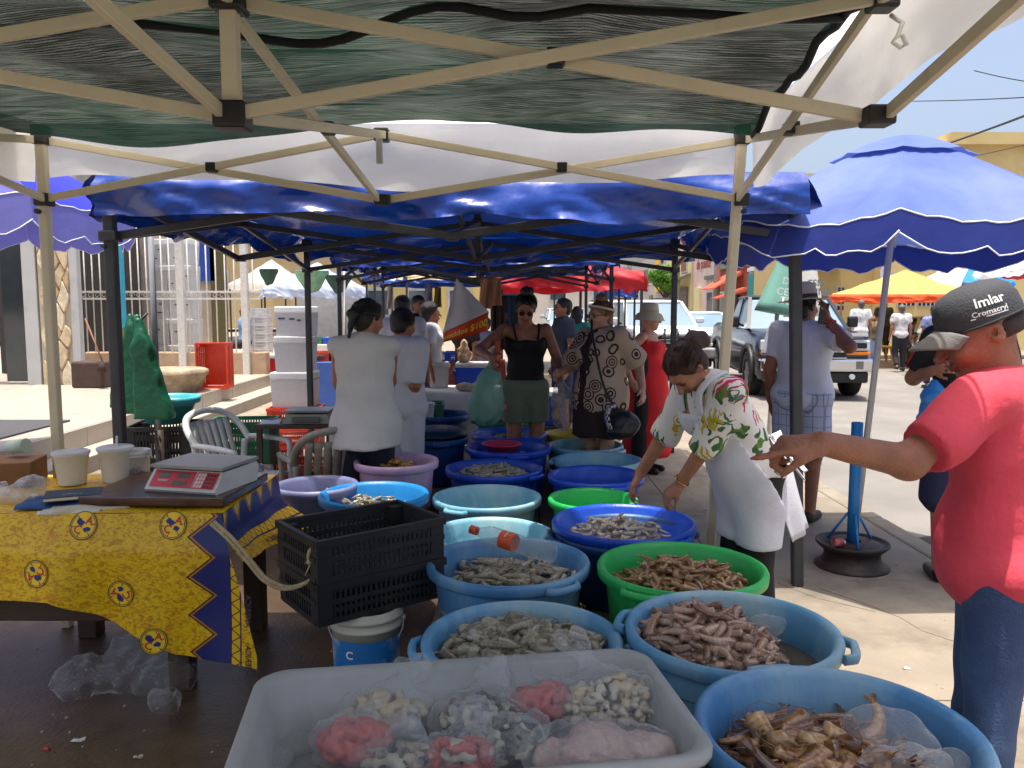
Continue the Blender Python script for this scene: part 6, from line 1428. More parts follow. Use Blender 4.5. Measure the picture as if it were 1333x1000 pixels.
        if kind == 'tied': P2 = [e((0, .115, .01), (.04, .04, .035)), cone(X(0, .13, .0), X(.01, .125, -.14), .034 * s, .014 * s)]
        if kind == 'long': P2 = [cone(X(-.05, .05, -.02), X(-.06, .06, -.2), .05 * s, .03 * s), cone(X(.05, .05, -.02), X(.06, .06, -.2), .05 * s, .03 * s), cone(X(0, .08, 0), X(0, .09, -.2), .055 * s, .03 * s)]
        if kind == 'curly': P = [e((0, .02, .045), (.10, .115, .10)), e((0, .06, -.02), (.09, .075, .09))]
        o = link('hair', sdf('hair', P, res, None, cuts, fold, ff), m, f.t)
        q = random.Random(3); st = MB(); ctr_ = Vector((0, .022, .036)); rad = Vector((.089, .105, .093)); end = {'bun': Vector((0, .05, 1)), 'tail': Vector((0, 1, .05)), 'tied': Vector((0, 1, -.2))}.get(kind, Vector((0, .75, -.8))).normalized()
        for k in range(260 if res < .01 else 0):
            a = q.uniform(-2.3, 2.3); d0 = Vector((math.sin(a), -math.cos(a), q.uniform(.05, .75) if abs(a) < 1.2 else q.uniform(-.6, .6))).normalized(); pts = []
            if d0.y < -.55 and d0.z < .35: continue
            for i in range(7):
                d = (d0 * (1 - i / 6) + end * (i / 6)).normalized(); e_ = q.uniform(.98, 1.03) + (.10 if q.random() < .04 else 0); pts.append(X(ctr_.x + d.x * rad.x * e_, ctr_.y + d.y * rad.y * e_, ctr_.z + d.z * rad.z * e_))
            st.tube(pts, .0015 * s, 3, cap=False)
        if st.V: st.build('hair_strands', m, o)
        if P2: link('hair_knot', sdf('hair', P2, res, None, (), fold * 1.6, ff), m, o)
        return o
def P_(u, d, z=0.): p = W(u, 398, d); return (p.x, d, z)
# ---- man in the red T-shirt, pointing
mr = Fig('man in red T-shirt and grey cap pointing at the tubs', (1.27, 2.05, 0), R(-114), 1.655, 1.0, lean=R(4), head=(R(33), R(20), R(0)), twist=R(-20), wl=W(1070, 577, 1.74), pl=(.15, .1, -1), wr=(1.45, 2.3, .86), female=False, belly=.006, shw=.19)
iv = mr.M.inverted().to_3x3()
fx_ = [(2, 1.36, 1.8, .005), (0, -2, .35, .0055)]
mr.body(sk_brown, {1: dict(d=iv @ Vector((-1, -.05, -.06)), n=iv @ Vector((-.12, -.35, .9)), side=-1, curl=(.06, 1.35, 1.4, 1.4, .9))}, .0085, [(2, 1.28, 1.8, .0045), (0, .12, .32, .006)])
redt = mat('faded red T-shirt', (212, 70, 86), .85, .05, 4, .6, 22, col2=(200, 50, 70), thr=.6)
mr.tee(redt, .765, .80, .019, .009, .006, 1.56, 3, ff=26)
jean = mat('washed blue denim', (52, 72, 108), .85, .15, 8, .4, 160, col2=(84, 106, 142), thr=.6, soft=.15)
mr.trousers(jean, 1.97, .004, .98, fold=.004); mr.shoes(mat('grey trainers', (90, 90, 92), .7))
def on_head(f, mb, name, m, parent=None, z=.0):
    M = f.HM.to_4x4(); M.translation = f.hc; s = f.s
    for i, v in enumerate(mb.V): mb.V[i] = tuple(M @ (Vector(v) * s))
    return mb.build(name, m, parent or f.t)
capm = mat('charcoal cap cloth', (62, 64, 70), .8, .08, 8, .3, 160); capb = mat('grey cap bill', (126, 124, 120), .85, .06, 8, .25, 160)
cp_prof = [(.097, .022), (.0985, .04), (.097, .07), (.088, .098), (.066, .119), (.035, .129), (.001, .132)]
cm = MB().lathe(cp_prof, 40, (0, .014, 0), sy=1.10, sx=.92)
capo = on_head(mr, cm, 'cap_crown', capm)
bill = MB().sheet(lambda a, b: (.082 * math.sin((a - .5) * 2.5) * (1 - .10 * b), -.082 - .012 * math.cos((a - .5) * 2.5) - b * .082 * math.cos((a - .5) * 2.3) + .055 * (1 - math.cos((a - .5) * 2.5)), .030 - .022 * b - .034 * (2 * (a - .5)) ** 2 + .012), 18, 8, thick=.004)
on_head(mr, bill, 'cap_bill', capb, capo); on_head(mr, MB().lathe([(0.001, .006), (.006, .004), (.008, 0)], 12, (0, .014, .131)), 'cap_button', capm, capo)
on_head(mr, MB().tube([(.0905 * math.cos(a), .014 + .109 * math.sin(a), .024) for a in [k * 6.2832 / 40 for k in range(40)]], .0035, 5, closed=True), 'cap_seam', mat('dark cap seam', (44, 45, 50), .8), capo)
wt = mat('white embroidery', (226, 226, 226), .7)
def capxy(a0, z0, tilt=.0, sc_=1.):
    def fn(x, y):
        xx = x * math.cos(tilt) - y * math.sin(tilt); yy = x * math.sin(tilt) + y * math.cos(tilt); z = z0 + yy; a = a0 + xx / .098
        r = np.interp(z, [p[1] for p in cp_prof], [p[0] for p in cp_prof]) + .0018
        return Vector((.92 * r * math.cos(a), .014 + 1.10 * r * math.sin(a), z))
    return fn
M4 = mr.HM.to_4x4(); M4.translation = mr.hc; MW = mr.M @ M4 @ Matrix.Scale(mr.s, 4)
for (txt, sz, a0, z0) in (('Imlar', .034, .10, .078), ('Cromacryl', .0185, .02, .052)):
    lettering(txt, sz, wt, capo, None, None, None, True, lambda x, y, f=capxy(a0, z0, -.10): MW @ f(x, y))
ul = MB(); f_ = capxy(.02, .042, -.10); ul.add([f_(-.045, -.0015), f_(0, -.0015), f_(.038, -.0015), f_(.038, .0015), f_(0, .0015), f_(-.045, .0015)], [(0, 1, 4, 5), (1, 2, 3, 4)]); on_head(mr, ul, 'underline', wt, capo)
mr.wear('stubble_hair', [ell(mr.hc + mr.HM @ Vector((0, .03, .0)) * mr.s, [.0775 * mr.s, .09 * mr.s, .06 * mr.s], mr.HM)], mat('cropped grey hair', (60, 48, 44), .8, .2, 80, .4, 300), .008, [(tuple(mr.HM @ Vector((0, -1, 0))), tuple(mr.hc + mr.HM @ Vector((0, .03, 0)) * mr.s)), (tuple(mr.HM @ Vector((0, 0, -1))), tuple(mr.hc + mr.HM @ Vector((0, 0, -.03)) * mr.s))], .001, 120)

# ---- apron woman sorting shrimp
wa = Fig('woman in floral blouse and white apron sorting shrimp', (1.11, 3.68, 0), R(-72), 1.57, 1.10, lean=R(35), head=(R(8), R(26), R(4)), wr=W(822, 636, 3.86), wl=W(874, 650, 3.66), pr=(-.7, .5, -.5), pl=(.9, .3, -.4), female=True, belly=.03)
iv = wa.M.inverted().to_3x3()
wa.body(sk_mid, {0: dict(d=iv @ Vector((-.55, -.25, -.8)), n=iv @ Vector((-.8, .1, .5)), side=1, curl=(.55, .6, .65, .7, .8)), 1: dict(d=iv @ Vector((-.7, .1, -.75)), n=iv @ Vector((-.6, -.5, .6)), side=-1, curl=(.6, .65, .7, .7, .8))}, .010, [(2, 1.12, 1.5, .006), (2, .6, .85, .007)])
def floral():
    m = bpy.data.materials.new('tropical floral print'); m.use_nodes = True; N, L = nodes_of(m); p = N['Principled BSDF']; tc = N.new('ShaderNodeTexCoord')
    dn = N.new('ShaderNodeTexNoise'); dn.inputs['Scale'].default_value = 9; L.new(tc.outputs['Object'], dn.inputs['Vector'])
    va = N.new('ShaderNodeMixRGB'); va.blend_type = 'ADD'; va.inputs[0].default_value = .12; L.new(tc.outputs['Object'], va.inputs[1]); L.new(dn.outputs['Color'], va.inputs[2])
    base = None; c = (222, 218, 212); first = True; prev = None
    for k, (sc_, thr, col, col2, seed) in enumerate(((7.5, .30, (50, 96, 44), (104, 140, 60), 0.), (6.5, .22, (190, 36, 86), (222, 84, 120), 3.3), (7., .20, (196, 170, 50), (150, 150, 40), 7.7), (9, .18, (60, 100, 84), (110, 150, 120), 11.))):
        mp = N.new('ShaderNodeMapping'); mp.inputs['Location'].default_value = (seed, seed * .7, seed * 1.3); mp.inputs['Scale'].default_value = (1, 1, .75); L.new(va.outputs[0], mp.inputs[0])
        v = N.new('ShaderNodeTexVoronoi'); v.inputs['Scale'].default_value = sc_; L.new(mp.outputs[0], v.inputs['Vector'])
        w = N.new('ShaderNodeTexWave'); w.inputs['Scale'].default_value = 9 + 3 * k; w.inputs['Distortion'].default_value = 9; w.inputs['Detail'].default_value = 2; L.new(mp.outputs[0], w.inputs['Vector'])
        f = math_node(N, L, 'LESS_THAN', math_node(N, L, 'ADD', v.outputs['Distance'], math_node(N, L, 'MULTIPLY', w.outputs['Fac'], .22)), thr + .13)
        leaf = mixc(N, L, w.outputs['Fac'], col, col2); prev = mixc(N, L, f, prev if prev is not None else c, leaf)
    L.new(prev, p.inputs['Base Color']); p.inputs['Roughness'].default_value = .8; return m
flo = floral()
wa.tee(flo, .80, 1.15, .024, .010, .004, 1.56, 5, 'blouse', 22)
apr = cloth('white apron cotton', (214, 214, 220), (196, 194, 196), .64)
def apron(f):
    P = f.torso(.030); s = f.s
    for i in (0, 1): P += f.leg(i, .035, .85, True)
    P.append(ell(f.pelvis + Vector((0, -.02, -.1)) * s, [.17 * s * f.g, .13 * s * f.g, .20 * s], None, .06))
    up = lambda v: (f.UR @ Vector(v)); c = f.chest
    bibw = .135 * s
    cuts = [(tuple(up((0, 1, .0))), tuple(f.waist + up((0, -.055, 0)))), f.plane(1.36, False)]
    return f.wear('apron', P, apr, .010, cuts, .003, 24, 4)
ap = apron(wa)
for q_ in (-1, 1):
    a = wa.chest + wa.UR @ Vector((q_ * .085, -.135, .09)) * wa.s; b = wa.neck + wa.UR @ Vector((q_ * .085, -.02, .025)) * wa.s; c_ = wa.neck + wa.UR @ Vector((q_ * .06, .07, .0)) * wa.s
    MB().tube(smooth([a, lerp(a, b, .6) + wa.UR @ Vector((0, -.03, .02)), b, c_]), .030, 8, squash=.3).build('apron_strap', apr, ap)
kb_ = wa.waist + wa.UR @ Vector((.13, .10, -.02)) * wa.s
for v_ in ((.10, .06, -.10), (.04, .10, -.14)): MB().tube(smooth([kb_, kb_ + Vector(v_) * .6, kb_ + Vector(v_) * 1.4]), .024, 8, squash=.2).build('apron_tie', apr, ap)
tailp = wa.pelvis + Vector((.15, .05, .02)) * wa.s
MB().sheet(lambda a, b: (W(975, 585, 3.56).lerp(W(1012, 560, 3.72), a)).lerp(W(1034, 706, 3.62).lerp(W(1054, 686, 3.72), a), b) + Vector((.012 * math.sin(8 * a + 4 * b), -.03 * math.sin(3.1 * b), 0)), 10, 16, thick=.004).build('apron_tail', apr, ap, True)
lp = wa.M @ (wa.chest + wa.UR @ Vector((.045, -.158, -.04)) * wa.s); rw = wa.M.to_3x3() @ (wa.UR @ Vector((-1, 0, 0))) * -1; uw = wa.M.to_3x3() @ (wa.UR @ Vector((0, .0, 1)))
lettering('YAMKA', .022, mat('apron print', (70, 50, 60), .8), ap, lp + (wa.M.to_3x3() @ (wa.UR @ Vector((0, -.022, 0)))), rw, uw)
lg2 = MB(); fp = lp + uw * .045 + (wa.M.to_3x3() @ (wa.UR @ Vector((0, -.022, 0))))
for (a, b) in (((0, -.025), (0, .015)), ((0, .01), (.014, .03)), ((0, .01), (-.010, .028)), ((0, .015), (0, .024))): lg2.bar(fp + rw * a[0] + uw * a[1], fp + rw * b[0] + uw * b[1], .004, .003)
lg2.build('apron_emblem', mat('crimson print', (150, 50, 70), .8), ap, True)
wa.trousers(cloth('black trousers', (24, 23, 26)), 1.95, .014, .93); wa.shoes(blk)
wa.hair(hair_r, 'tail'); br_ = lerp(wa.el[1], wa.wr[1], .93); MB().tube([br_ + (Vector((0, 1, 0)).cross(wa.wr[1] - wa.el[1]).normalized() * math.cos(k * .4189) + (wa.wr[1] - wa.el[1]).normalized().cross(Vector((0, 1, 0)).cross(wa.wr[1] - wa.el[1])).normalized() * math.sin(k * .4189)) * .034 for k in range(15)], .004, 5, closed=True).build('bracelet', mat('gold', (212, 170, 80), .25, metal=1.), wa.t)
for q_ in (-1, 1): MB().lathe([(0.001, -.008), (.008, 0), (.001, .008)], 10, wa.hc + wa.HM @ Vector((q_ * .082, .012, -.045)) * wa.s).build('earring', MATS['gold'], wa.t)

# ---- woman with her back turned
wg = Fig('woman in long grey sleeveless top with her back turned', P_(474, 4.95), R(176), 1.635, 1.06, head=(R(-35), R(12), 0), wl=W(452, 545, 5.3), wr=W(500, 540, 5.3), pl=(.6, .5, -.6), pr=(-.6, .5, -.6), female=True)
wg.body(sk_tan, None, .012); gtop = cloth('grey white sleeveless cotton', (190, 188, 184), (176, 174, 170), .62)
ex = [cone(wg.waist, wg.pelvis + Vector((0, 0, -.18)), .165, .225, k=.05), ell(wg.pelvis + Vector((0, 0, -.05)), (.22, .15, .2), k=.05)]
for p in ex: p['clip'] = [((0, 0, -1), (0, 0, .74))]
wg.tee(gtop, .76, 0, .03, .012, .004, 1.56, 6, 'top', 20, extra=ex); wg.trousers(cloth('navy trousers', (26, 30, 46)), 1.95, .014, .93); wg.shoes(blk); wg.hair(hair_b, 'tied')
wb = Fig('woman in white tunic working beside the grey top woman', P_(522, 5.75), R(150), 1.58, 1.1, head=(0, R(15), 0), wl=(W(520, 540, 5.9)), wr=W(540, 525, 5.8), female=True)
wb.body(sk_tan, None, .014); wtun = cloth('white tunic', (206, 206, 210)); wb.tee(wtun, .72, .95, .03, .013, .005, 1.56, 7, 'tunic'); wb.trousers(wtun, 1.95, .014, .93, name='trousers'); wb.shoes(blk); wb.hair(hair_m, 'short')

# ---- customer in black tank top
wt_ = Fig('customer in black tank top and green shorts holding a bag', P_(684, 6.6), R(6), 1.70, 1.08, head=(R(-6), R(24), R(3)), wr=W(640, 466, 6.25), wl=W(729, 500, 6.45), pr=(-1, .2, -.5), pl=(.5, .7, -.5), female=True)
wt_.body(sk_tan, {0: dict(d=Vector((.1, -.1, -1)), n=Vector((-1, 0, 0)), side=-1, curl=(1.2, 1.25, 1.3, 1.3, .9)), 1: dict(d=Vector((.1, 0, -1)), n=Vector((1, 0, 0)), side=1, curl=(1.0, 1.1, 1.2, 1.2, .9))}, .012, [(2, 1.45, 1.75, .008)])
P = wt_.torso(.010); s_ = wt_.s; c_ = wt_.plane(.95, True, True)
tk = wt_.wear('tank_top', P, cloth('black jersey', (18, 17, 20)), .011, [c_, (tuple(Vector((0, -.25, 1)).normalized()), (0, -.1, 1.325 * s_))], .003, 22)
for q_ in (-1, 1): MB().tube(smooth([Vector((q_ * .085, -.135, 1.31)) * s_, Vector((q_ * .10, -.085, 1.40)) * s_, Vector((q_ * .105, -.01, 1.452)) * s_, Vector((q_ * .10, .08, 1.40)) * s_]), .010, 6, squash=.4).build('strap', MATS['black jersey'], tk)
wt_.trousers(cloth('sage green shorts', (112, 124, 100), (98, 110, 90), .6), .62, .018, 1.0, name='shorts', fl=.012); wt_.shoes(mat('tan sandals', (140, 104, 70), .7)); wt_.hair(hair_b, 'bun')
def glasses(f, m=None, r=.022):
    X = lambda x, y, z: f.hc + f.HM @ Vector((x, y, z)) * f.s; mb = MB()
    for q_ in (-1, 1):
        mb.loft([[X(q_ * .031 + r * math.cos(k * .5236), -.106 + yy, .004 + r * .85 * math.sin(k * .5236)) for k in range(12)] for yy in (0, .004)]); mb.bar(X(q_ * .052, -.102, .008), X(q_ * .08, .0, .006), .004, .004)
    mb.bar(X(-.012, -.106, .008), X(.012, -.106, .008), .004, .004); return mb.build('sunglasses', m or mat('dark lenses', (26, 16, 14), .1), f.t)
glasses(wt_, mat('amber lenses', (70, 34, 24), .15))
hb = wt_.hips[0]; ob = thing('shoulder_bag', 'small orange shoulder bag hanging beside the black tank top', 'handbag', W(647, 470, 6.45))
ob_m = mat('orange leather', (176, 80, 44), .5); MB().box(W(648, 452, 6.5), (.05, .13, .12), bev=.015).build('pouch', ob_m, ob, True); MB().tube(smooth([W(652, 440, 6.5), W(656, 425, 6.5), W(658, 408, 6.58), W(660, 415, 6.7)]), .010, 6, squash=.4).build('strap', mat('brown strap', (110, 64, 44), .6), ob, True); MB().tube(smooth([W(646, 470, 6.4), W(652, 478, 6.38), W(648, 492, 6.38)]), .012, 6).build('tassel', ob_m, ob, True)
gbag = mat('pale green bag film', (150, 206, 180), .35, .08, 10, .6, 30, transl=.4, alpha=.72)
gb = thing('shopping_bag', 'pale green plastic bag with packed seafood held over the green tub', 'plastic bag', W(635, 535, 6.3))
link('bag_film', sdf('b', [cone(W(641, 470, 6.25), W(638, 495, 6.27), .02, .09, k=.03), cone(W(638, 495, 6.27), W(632, 528, 6.3), .09, .15, k=.05)], .011, fold=.008, ff=40), gbag, gb, True)
link('contents', sdf('c', [ell(W(640 + dx, 527 + dy, 6.3), (.07, .06, .045), k=.02) for dx, dy in ((-12, 2), (0, 0), (8, 3))], .012, fold=.003, ff=90), flesh('bagged shrimp', (196, 150, 128), (170, 116, 96)), gb, True)
w2 = thing('shopping_bag', 'white plastic bag of fish hanging from the left hand', 'plastic bag', W(733, 550, 6.4))
link('bag_film', sdf('b', [cone(W(729, 500, 6.45), W(732, 520, 6.45), .04, .085, k=.04), cone(W(732, 520, 6.45), W(733, 548, 6.45), .085, .075, k=.05)], .012, fold=.008, ff=45), mat('white bag film', (206, 206, 200), .35, .08, 10, .6, 30, transl=.4, alpha=.8), w2, True)
link('contents', sdf('c', [ell(W(727, 520, 6.42), (.05, .05, .05), k=.02), ell(W(725, 540, 6.42), (.045, .05, .07), k=.02)], .013, fold=.003, ff=80), flesh('wrapped fish', (196, 170, 140), (150, 70, 60)), w2, True)
bx = TUBS['TG'][0]
for k, (dx, dy, lab, m_) in enumerate(((-.15, -.05, 'bag of pale sliced fish lying on the dark green tub', flesh('sliced fish', (206, 170, 148), (180, 130, 110))), (.05, .05, 'clear bag of ice lying on the dark green tub', film_b), (.2, -.05, 'bag of red onion pieces lying on the dark green tub', flesh('red onion', (120, 40, 56), (214, 200, 200))))):
    tag(link('food_bag', sdf('fb', [ell((bx.x + dx, bx.y + dy, .60), (.11, .09, .05), k=.03), ell((bx.x + dx + .06, bx.y + dy - .03, .60), (.07, .06, .04), k=.03)], .012, fold=.006, ff=60, seed=k), m_), lab, 'food bag')

# ---- customer in the paisley kaftan
wl_ = Fig('customer in brown paisley kaftan with white headband and sunglasses', P_(783, 6.35), R(-52), 1.63, 1.12, head=(R(-6), R(4), 0), wr=W(727, 486, 6.3), wl=W(836, 505, 6.15), pr=(-.6, .2, -.8), pl=(.4, .5, -1), female=True)
wl_.body(sk_fair, None, .012, [(2, 1.38, 1.7, .008)])
def paisley():
    m = bpy.data.materials.new('paisley print'); m.use_nodes = True; N, L = nodes_of(m); p = N['Principled BSDF']; tc = N.new('ShaderNodeTexCoord')
    v = N.new('ShaderNodeTexVoronoi'); v.inputs['Scale'].default_value = 9; L.new(tc.outputs['Object'], v.inputs['Vector'])
    rr = math_node(N, L, 'SINE', math_node(N, L, 'MULTIPLY', v.outputs['Distance'], 34.)); a = math_node(N, L, 'LESS_THAN', v.outputs['Distance'], .52)
    k = math_node(N, L, 'MULTIPLY', a, math_node(N, L, 'GREATER_THAN', rr, .0)); c = mixc(N, L, k, (186, 164, 142), (58, 34, 32)); k2 = math_node(N, L, 'LESS_THAN', v.outputs['Distance'], .12); c = mixc(N, L, k2, c, (110, 40, 42))
    sx = N.new('ShaderNodeSeparateXYZ'); L.new(tc.outputs['Object'], sx.inputs[0]); nz = N.new('ShaderNodeTexNoise'); nz.inputs['Scale'].default_value = 14; L.new(tc.outputs['Object'], nz.inputs['Vector'])
    pb = math_node(N, L, 'LESS_THAN', math_node(N, L, 'ABSOLUTE', math_node(N, L, 'ADD', sx.outputs[0], math_node(N, L, 'MULTIPLY', math_node(N, L, 'SUBTRACT', nz.outputs['Fac'], .5), .1))), .035); c = mixc(N, L, pb, c, (44, 26, 26))
    lo = math_node(N, L, 'LESS_THAN', math_node(N, L, 'ADD', sx.outputs[2], math_node(N, L, 'MULTIPLY', nz.outputs['Fac'], .12)), .86); c = mixc(N, L, lo, c, (50, 32, 30))
    L.new(c, p.inputs['Base Color']); p.inputs['Roughness'].default_value = .8; return m
pai = paisley(); ex = [ell(wl_.pelvis, (.23, .18, .25), k=.06), cone(wl_.sh[0], lerp(wl_.sh[0], wl_.el[0], .8), .065, .085, k=.05), cone(wl_.sh[1], lerp(wl_.sh[1], wl_.el[1], .8), .065, .09, k=.05), cone(wl_.waist, wl_.pelvis + Vector((0, 0, -.3)), .19, .23, k=.06)]
for p in (ex[0], ex[3]): p['clip'] = [((0, 0, -1), (0, 0, .58))]
wl_.tee(pai, .66, .9, .035, .012, .006, 1.56, 9, 'kaftan', 20, extra=ex); wl_.shoes(blk); wl_.hair(hair_l, 'bun'); glasses(wl_)
X = lambda x, y, z: wl_.hc + wl_.HM @ Vector((x, y, z)) * wl_.s
MB().tube([X(.09 * math.cos(a), .02 + .10 * math.sin(a), .055 - .03 * math.sin(a)) for a in [k * .2094 for k in range(30)]], .016, 6, closed=True, squash=.6).build('headband', cloth('white headband', (216, 206, 200)), wl_.t)
hbg = thing('handbag', 'black handbag with gingham strap on the paisley kaftan', 'handbag', W(812, 565, 6.0))
ging = mat('black white gingham', (200, 200, 200), .8); N_, L_n = nodes_of(ging); ck = N_.new('ShaderNodeTexChecker'); ck.inputs['Scale'].default_value = 45; ck.inputs[1].default_value = (.02, .02, .02, 1); ck.inputs[2].default_value = (.6, .6, .6, 1); tcn = N_.new('ShaderNodeTexCoord'); L_n.new(tcn.outputs['Object'], ck.inputs['Vector']); L_n.new(ck.outputs[0], N_['Principled BSDF'].inputs['Base Color'])
link('pouch', sdf('hb', [ell(W(812, 552, 6.0), (.12, .07, .10), k=.03), ell(W(806, 562, 5.98), (.10, .07, .06), k=.03)], .010, fold=.004, ff=40), mat('black leather', (30, 30, 34), .35, .2, 8, .3, 40), hbg, True)
MB().tube(smooth([W(795, 560, 5.96), W(790, 545, 5.95), W(793, 532, 5.97), W(800, 528, 6.0)]), .035, 8, squash=.4).build('side_strap', ging, hbg, True); MB().tube(smooth([W(800, 530, 6.0), W(785, 500, 6.0), W(772, 440, 6.15), W(770, 415, 6.3)]), .010, 6).build('shoulder_strap', blk, hbg, True)

# ---- woman in the red dress
wd = Fig('woman in long red dress and beige sun hat', P_(845, 7.7), R(62), 1.58, 1.12, head=(0, R(2), 0), wr=W(822, 495, 7.5), wl=None, female=True)
wd.body(sk_fair, None, .014); rdm = cloth('scarlet dress', (206, 24, 34), (190, 20, 28), .6)
P = wd.torso(.014); P += [cone(wd.waist, Vector((0, 0, .25)), .17, .24, k=.06), ell(wd.pelvis, (.2, .16, .2), k=.06)]
dr_ = wd.wear('dress', P, rdm, .014, [((0, 0, -1), (0, 0, .16)), (tuple(Vector((0, -.2, 1)).normalized()), (0, 0, 1.38 * wd.s))], .006, 20)
wd.wear('side_panel', [cone(wd.waist + Vector((-.13, -.0, .12)), Vector((-.19, .0, .22)), .06, .085, k=.03)], cloth('black panel', (20, 18, 20)), .014, [], .004); wd.shoes(blk)
def sunhat(f, m, band, br=.17, ch=.11, droop=.03, tilt=0.):
    h = MB().lathe([(br, -.0 - droop), (br * .8, .012), (.098, .03), (.096, .06), (.086, .03 + ch * .85), (.05, .03 + ch), (0.001, .03 + ch * 1.02)], 32, (0, .01, .035), wob=.02); o = on_head(f, h, 'hat', m)
    on_head(f, MB().lathe([(.100, .032), (.0985, .058)], 32, (0, .01, .035)), 'hat_band', band, o); return o
sunhat(wd, cloth('beige hat cotton', (196, 182, 150)), cloth('beige band', (176, 160, 126)), .16, .10, .05)
for q_ in (-1, 1): MB().tube([wd.sh[(q_ + 1) // 2] + Vector((0, -.06, -.06)), wd.sh[(q_ + 1) // 2] + Vector((-.04 * q_, 0, .055)), wd.sh[(q_ + 1) // 2] + Vector((-.03 * q_, .07, -.03))], .022, 6, squash=.4).build('shoulder_strap', rdm, dr_)

# ---- man on the phone
mp_ = Fig('man in white shirt and straw hat talking on a phone', P_(1048, 5.95), R(140), 1.70, 1.2, head=(R(-12), R(0), R(6)), wr=W(1079, 418, 5.72), pr=(-.4, -.3, -1), wl=None, belly=.03, shw=.185)
iv = mp_.M.inverted().to_3x3()
mp_.body(sk_brown, {0: dict(d=iv @ Vector((-.15, .1, 1)), n=iv @ Vector((.9, -.3, 0)), side=-1, curl=(.35, .4, .5, .55, .4))}, .011, [(2, 1.4, 1.75, .008)])
wsh = cloth('white guayabera', (206, 208, 220), (192, 194, 206), .64); mp_.tee(wsh, .80, .66, .03, .011, .005, 1.56, 10, ff=20)
pla = mat('plaid shorts', (168, 176, 200), .8); N_, L_n = nodes_of(pla); tcn = N_.new('ShaderNodeTexCoord'); sx = N_.new('ShaderNodeSeparateXYZ'); L_n.new(tcn.outputs['Object'], sx.inputs[0])
l1 = math_node(N_, L_n, 'LESS_THAN', math_node(N_, L_n, 'PINGPONG', sx.outputs[0], .032), .003); l2 = math_node(N_, L_n, 'LESS_THAN', math_node(N_, L_n, 'PINGPONG', sx.outputs[2], .04), .003); l3 = math_node(N_, L_n, 'LESS_THAN', math_node(N_, L_n, 'PINGPONG', sx.outputs[1], .032), .003)
L_n.new(mixc(N_, L_n, math_node(N_, L_n, 'MAXIMUM', math_node(N_, L_n, 'MAXIMUM', l1, l2), l3), (178, 186, 208), (126, 134, 160)), N_['Principled BSDF'].inputs['Base Color'])
mp_.trousers(pla, .97, .03, .98, name='shorts', fl=.03); mp_.shoes(mat('dark sandals', (50, 42, 38), .7))
X = lambda x, y, z: mp_.hc + mp_.HM @ Vector((x, y, z)) * mp_.s
sunhat(mp_, mat('straw hat', (196, 184, 150), .8, .1, 60, .4, 200), mat('brown hat band', (84, 66, 48), .8),   .185, .12, -.015); mp_.hair(hair_b, 'short')
phn = thing('mobile_phone', 'black mobile phone held to the ear under the straw hat', 'phone', W(1072, 410, 5.72)); MB().box(W(1072, 408, 5.73), (.012, .075, .15), rotm(R(30), R(8), 0), bev=.006).build('phone_body', mat('phone black', (18, 18, 20), .2), phn, True); MB().tube([W(1071, 401, 5.69), W(1070.6, 401, 5.688)], .012, 10).build('camera_ring', steelw, phn, True)
wr_ = lerp(mp_.wr[0], mp_.el[0], .12); ax_ = (mp_.el[0] - mp_.wr[0]).normalized(); bx1 = ax_.orthogonal().normalized(); bx2 = ax_.cross(bx1); MB().tube([wr_ + (bx1 * math.cos(k * .5236) + bx2 * math.sin(k * .5236)) * .036 for k in range(12)], .006, 5, closed=True).build('wrist_band', mat('red beads', (190, 40, 40), .5), mp_.t)

# ---- man with the blue bag, mostly hidden by the red T-shirt
mb_ = Fig('man in black shirt with red sleeve stripe carrying a blue bag', P_(1262, 4.6), R(170), 1.71, 1.08, wl=W(1216, 482, 4.52), pl=(.15, -1, -.3), wr=None)
mb_.body(sk_mid, None, .013); mb_.tee(cloth('black jersey shirt', (28, 28, 34)), .84, .75, .024, .012, .004, 1.56, 12); mb_.trousers(cloth('navy shorts', (28, 34, 66)), 1.05, .03, .98, name='shorts', fl=.02); mb_.shoes(blk); mb_.hair(hair_b, 'short')
A, B = mb_.sh[1], mb_.el[1]; oo = Vector((.07, .0, .012)); MB().tube([A + oo + Vector((-.03, 0, .03)), lerp(A, B, .5) + oo * .95, lerp(A, B, .74) + oo * .9], .02, 6, squash=.35).build('sleeve_stripe', mat('red stripe', (196, 40, 66), .8), mb_.t)
bb_ = thing('shopping_bag', 'bright blue plastic bag hanging from the man in black shirt', 'plastic bag', W(1214, 556, 4.35))
link('bag_film', sdf('b', [cone(W(1216, 498, 4.5), W(1215, 515, 4.5), .02, .06, k=.02), cone(W(1215, 515, 4.5), W(1213, 548, 4.5), .055, .075, k=.04)], .009, fold=.006, ff=60), mat('blue bag film', (60, 150, 220), .25, .15, 12, .7, 40, transl=.4, alpha=.92), bb_, True)

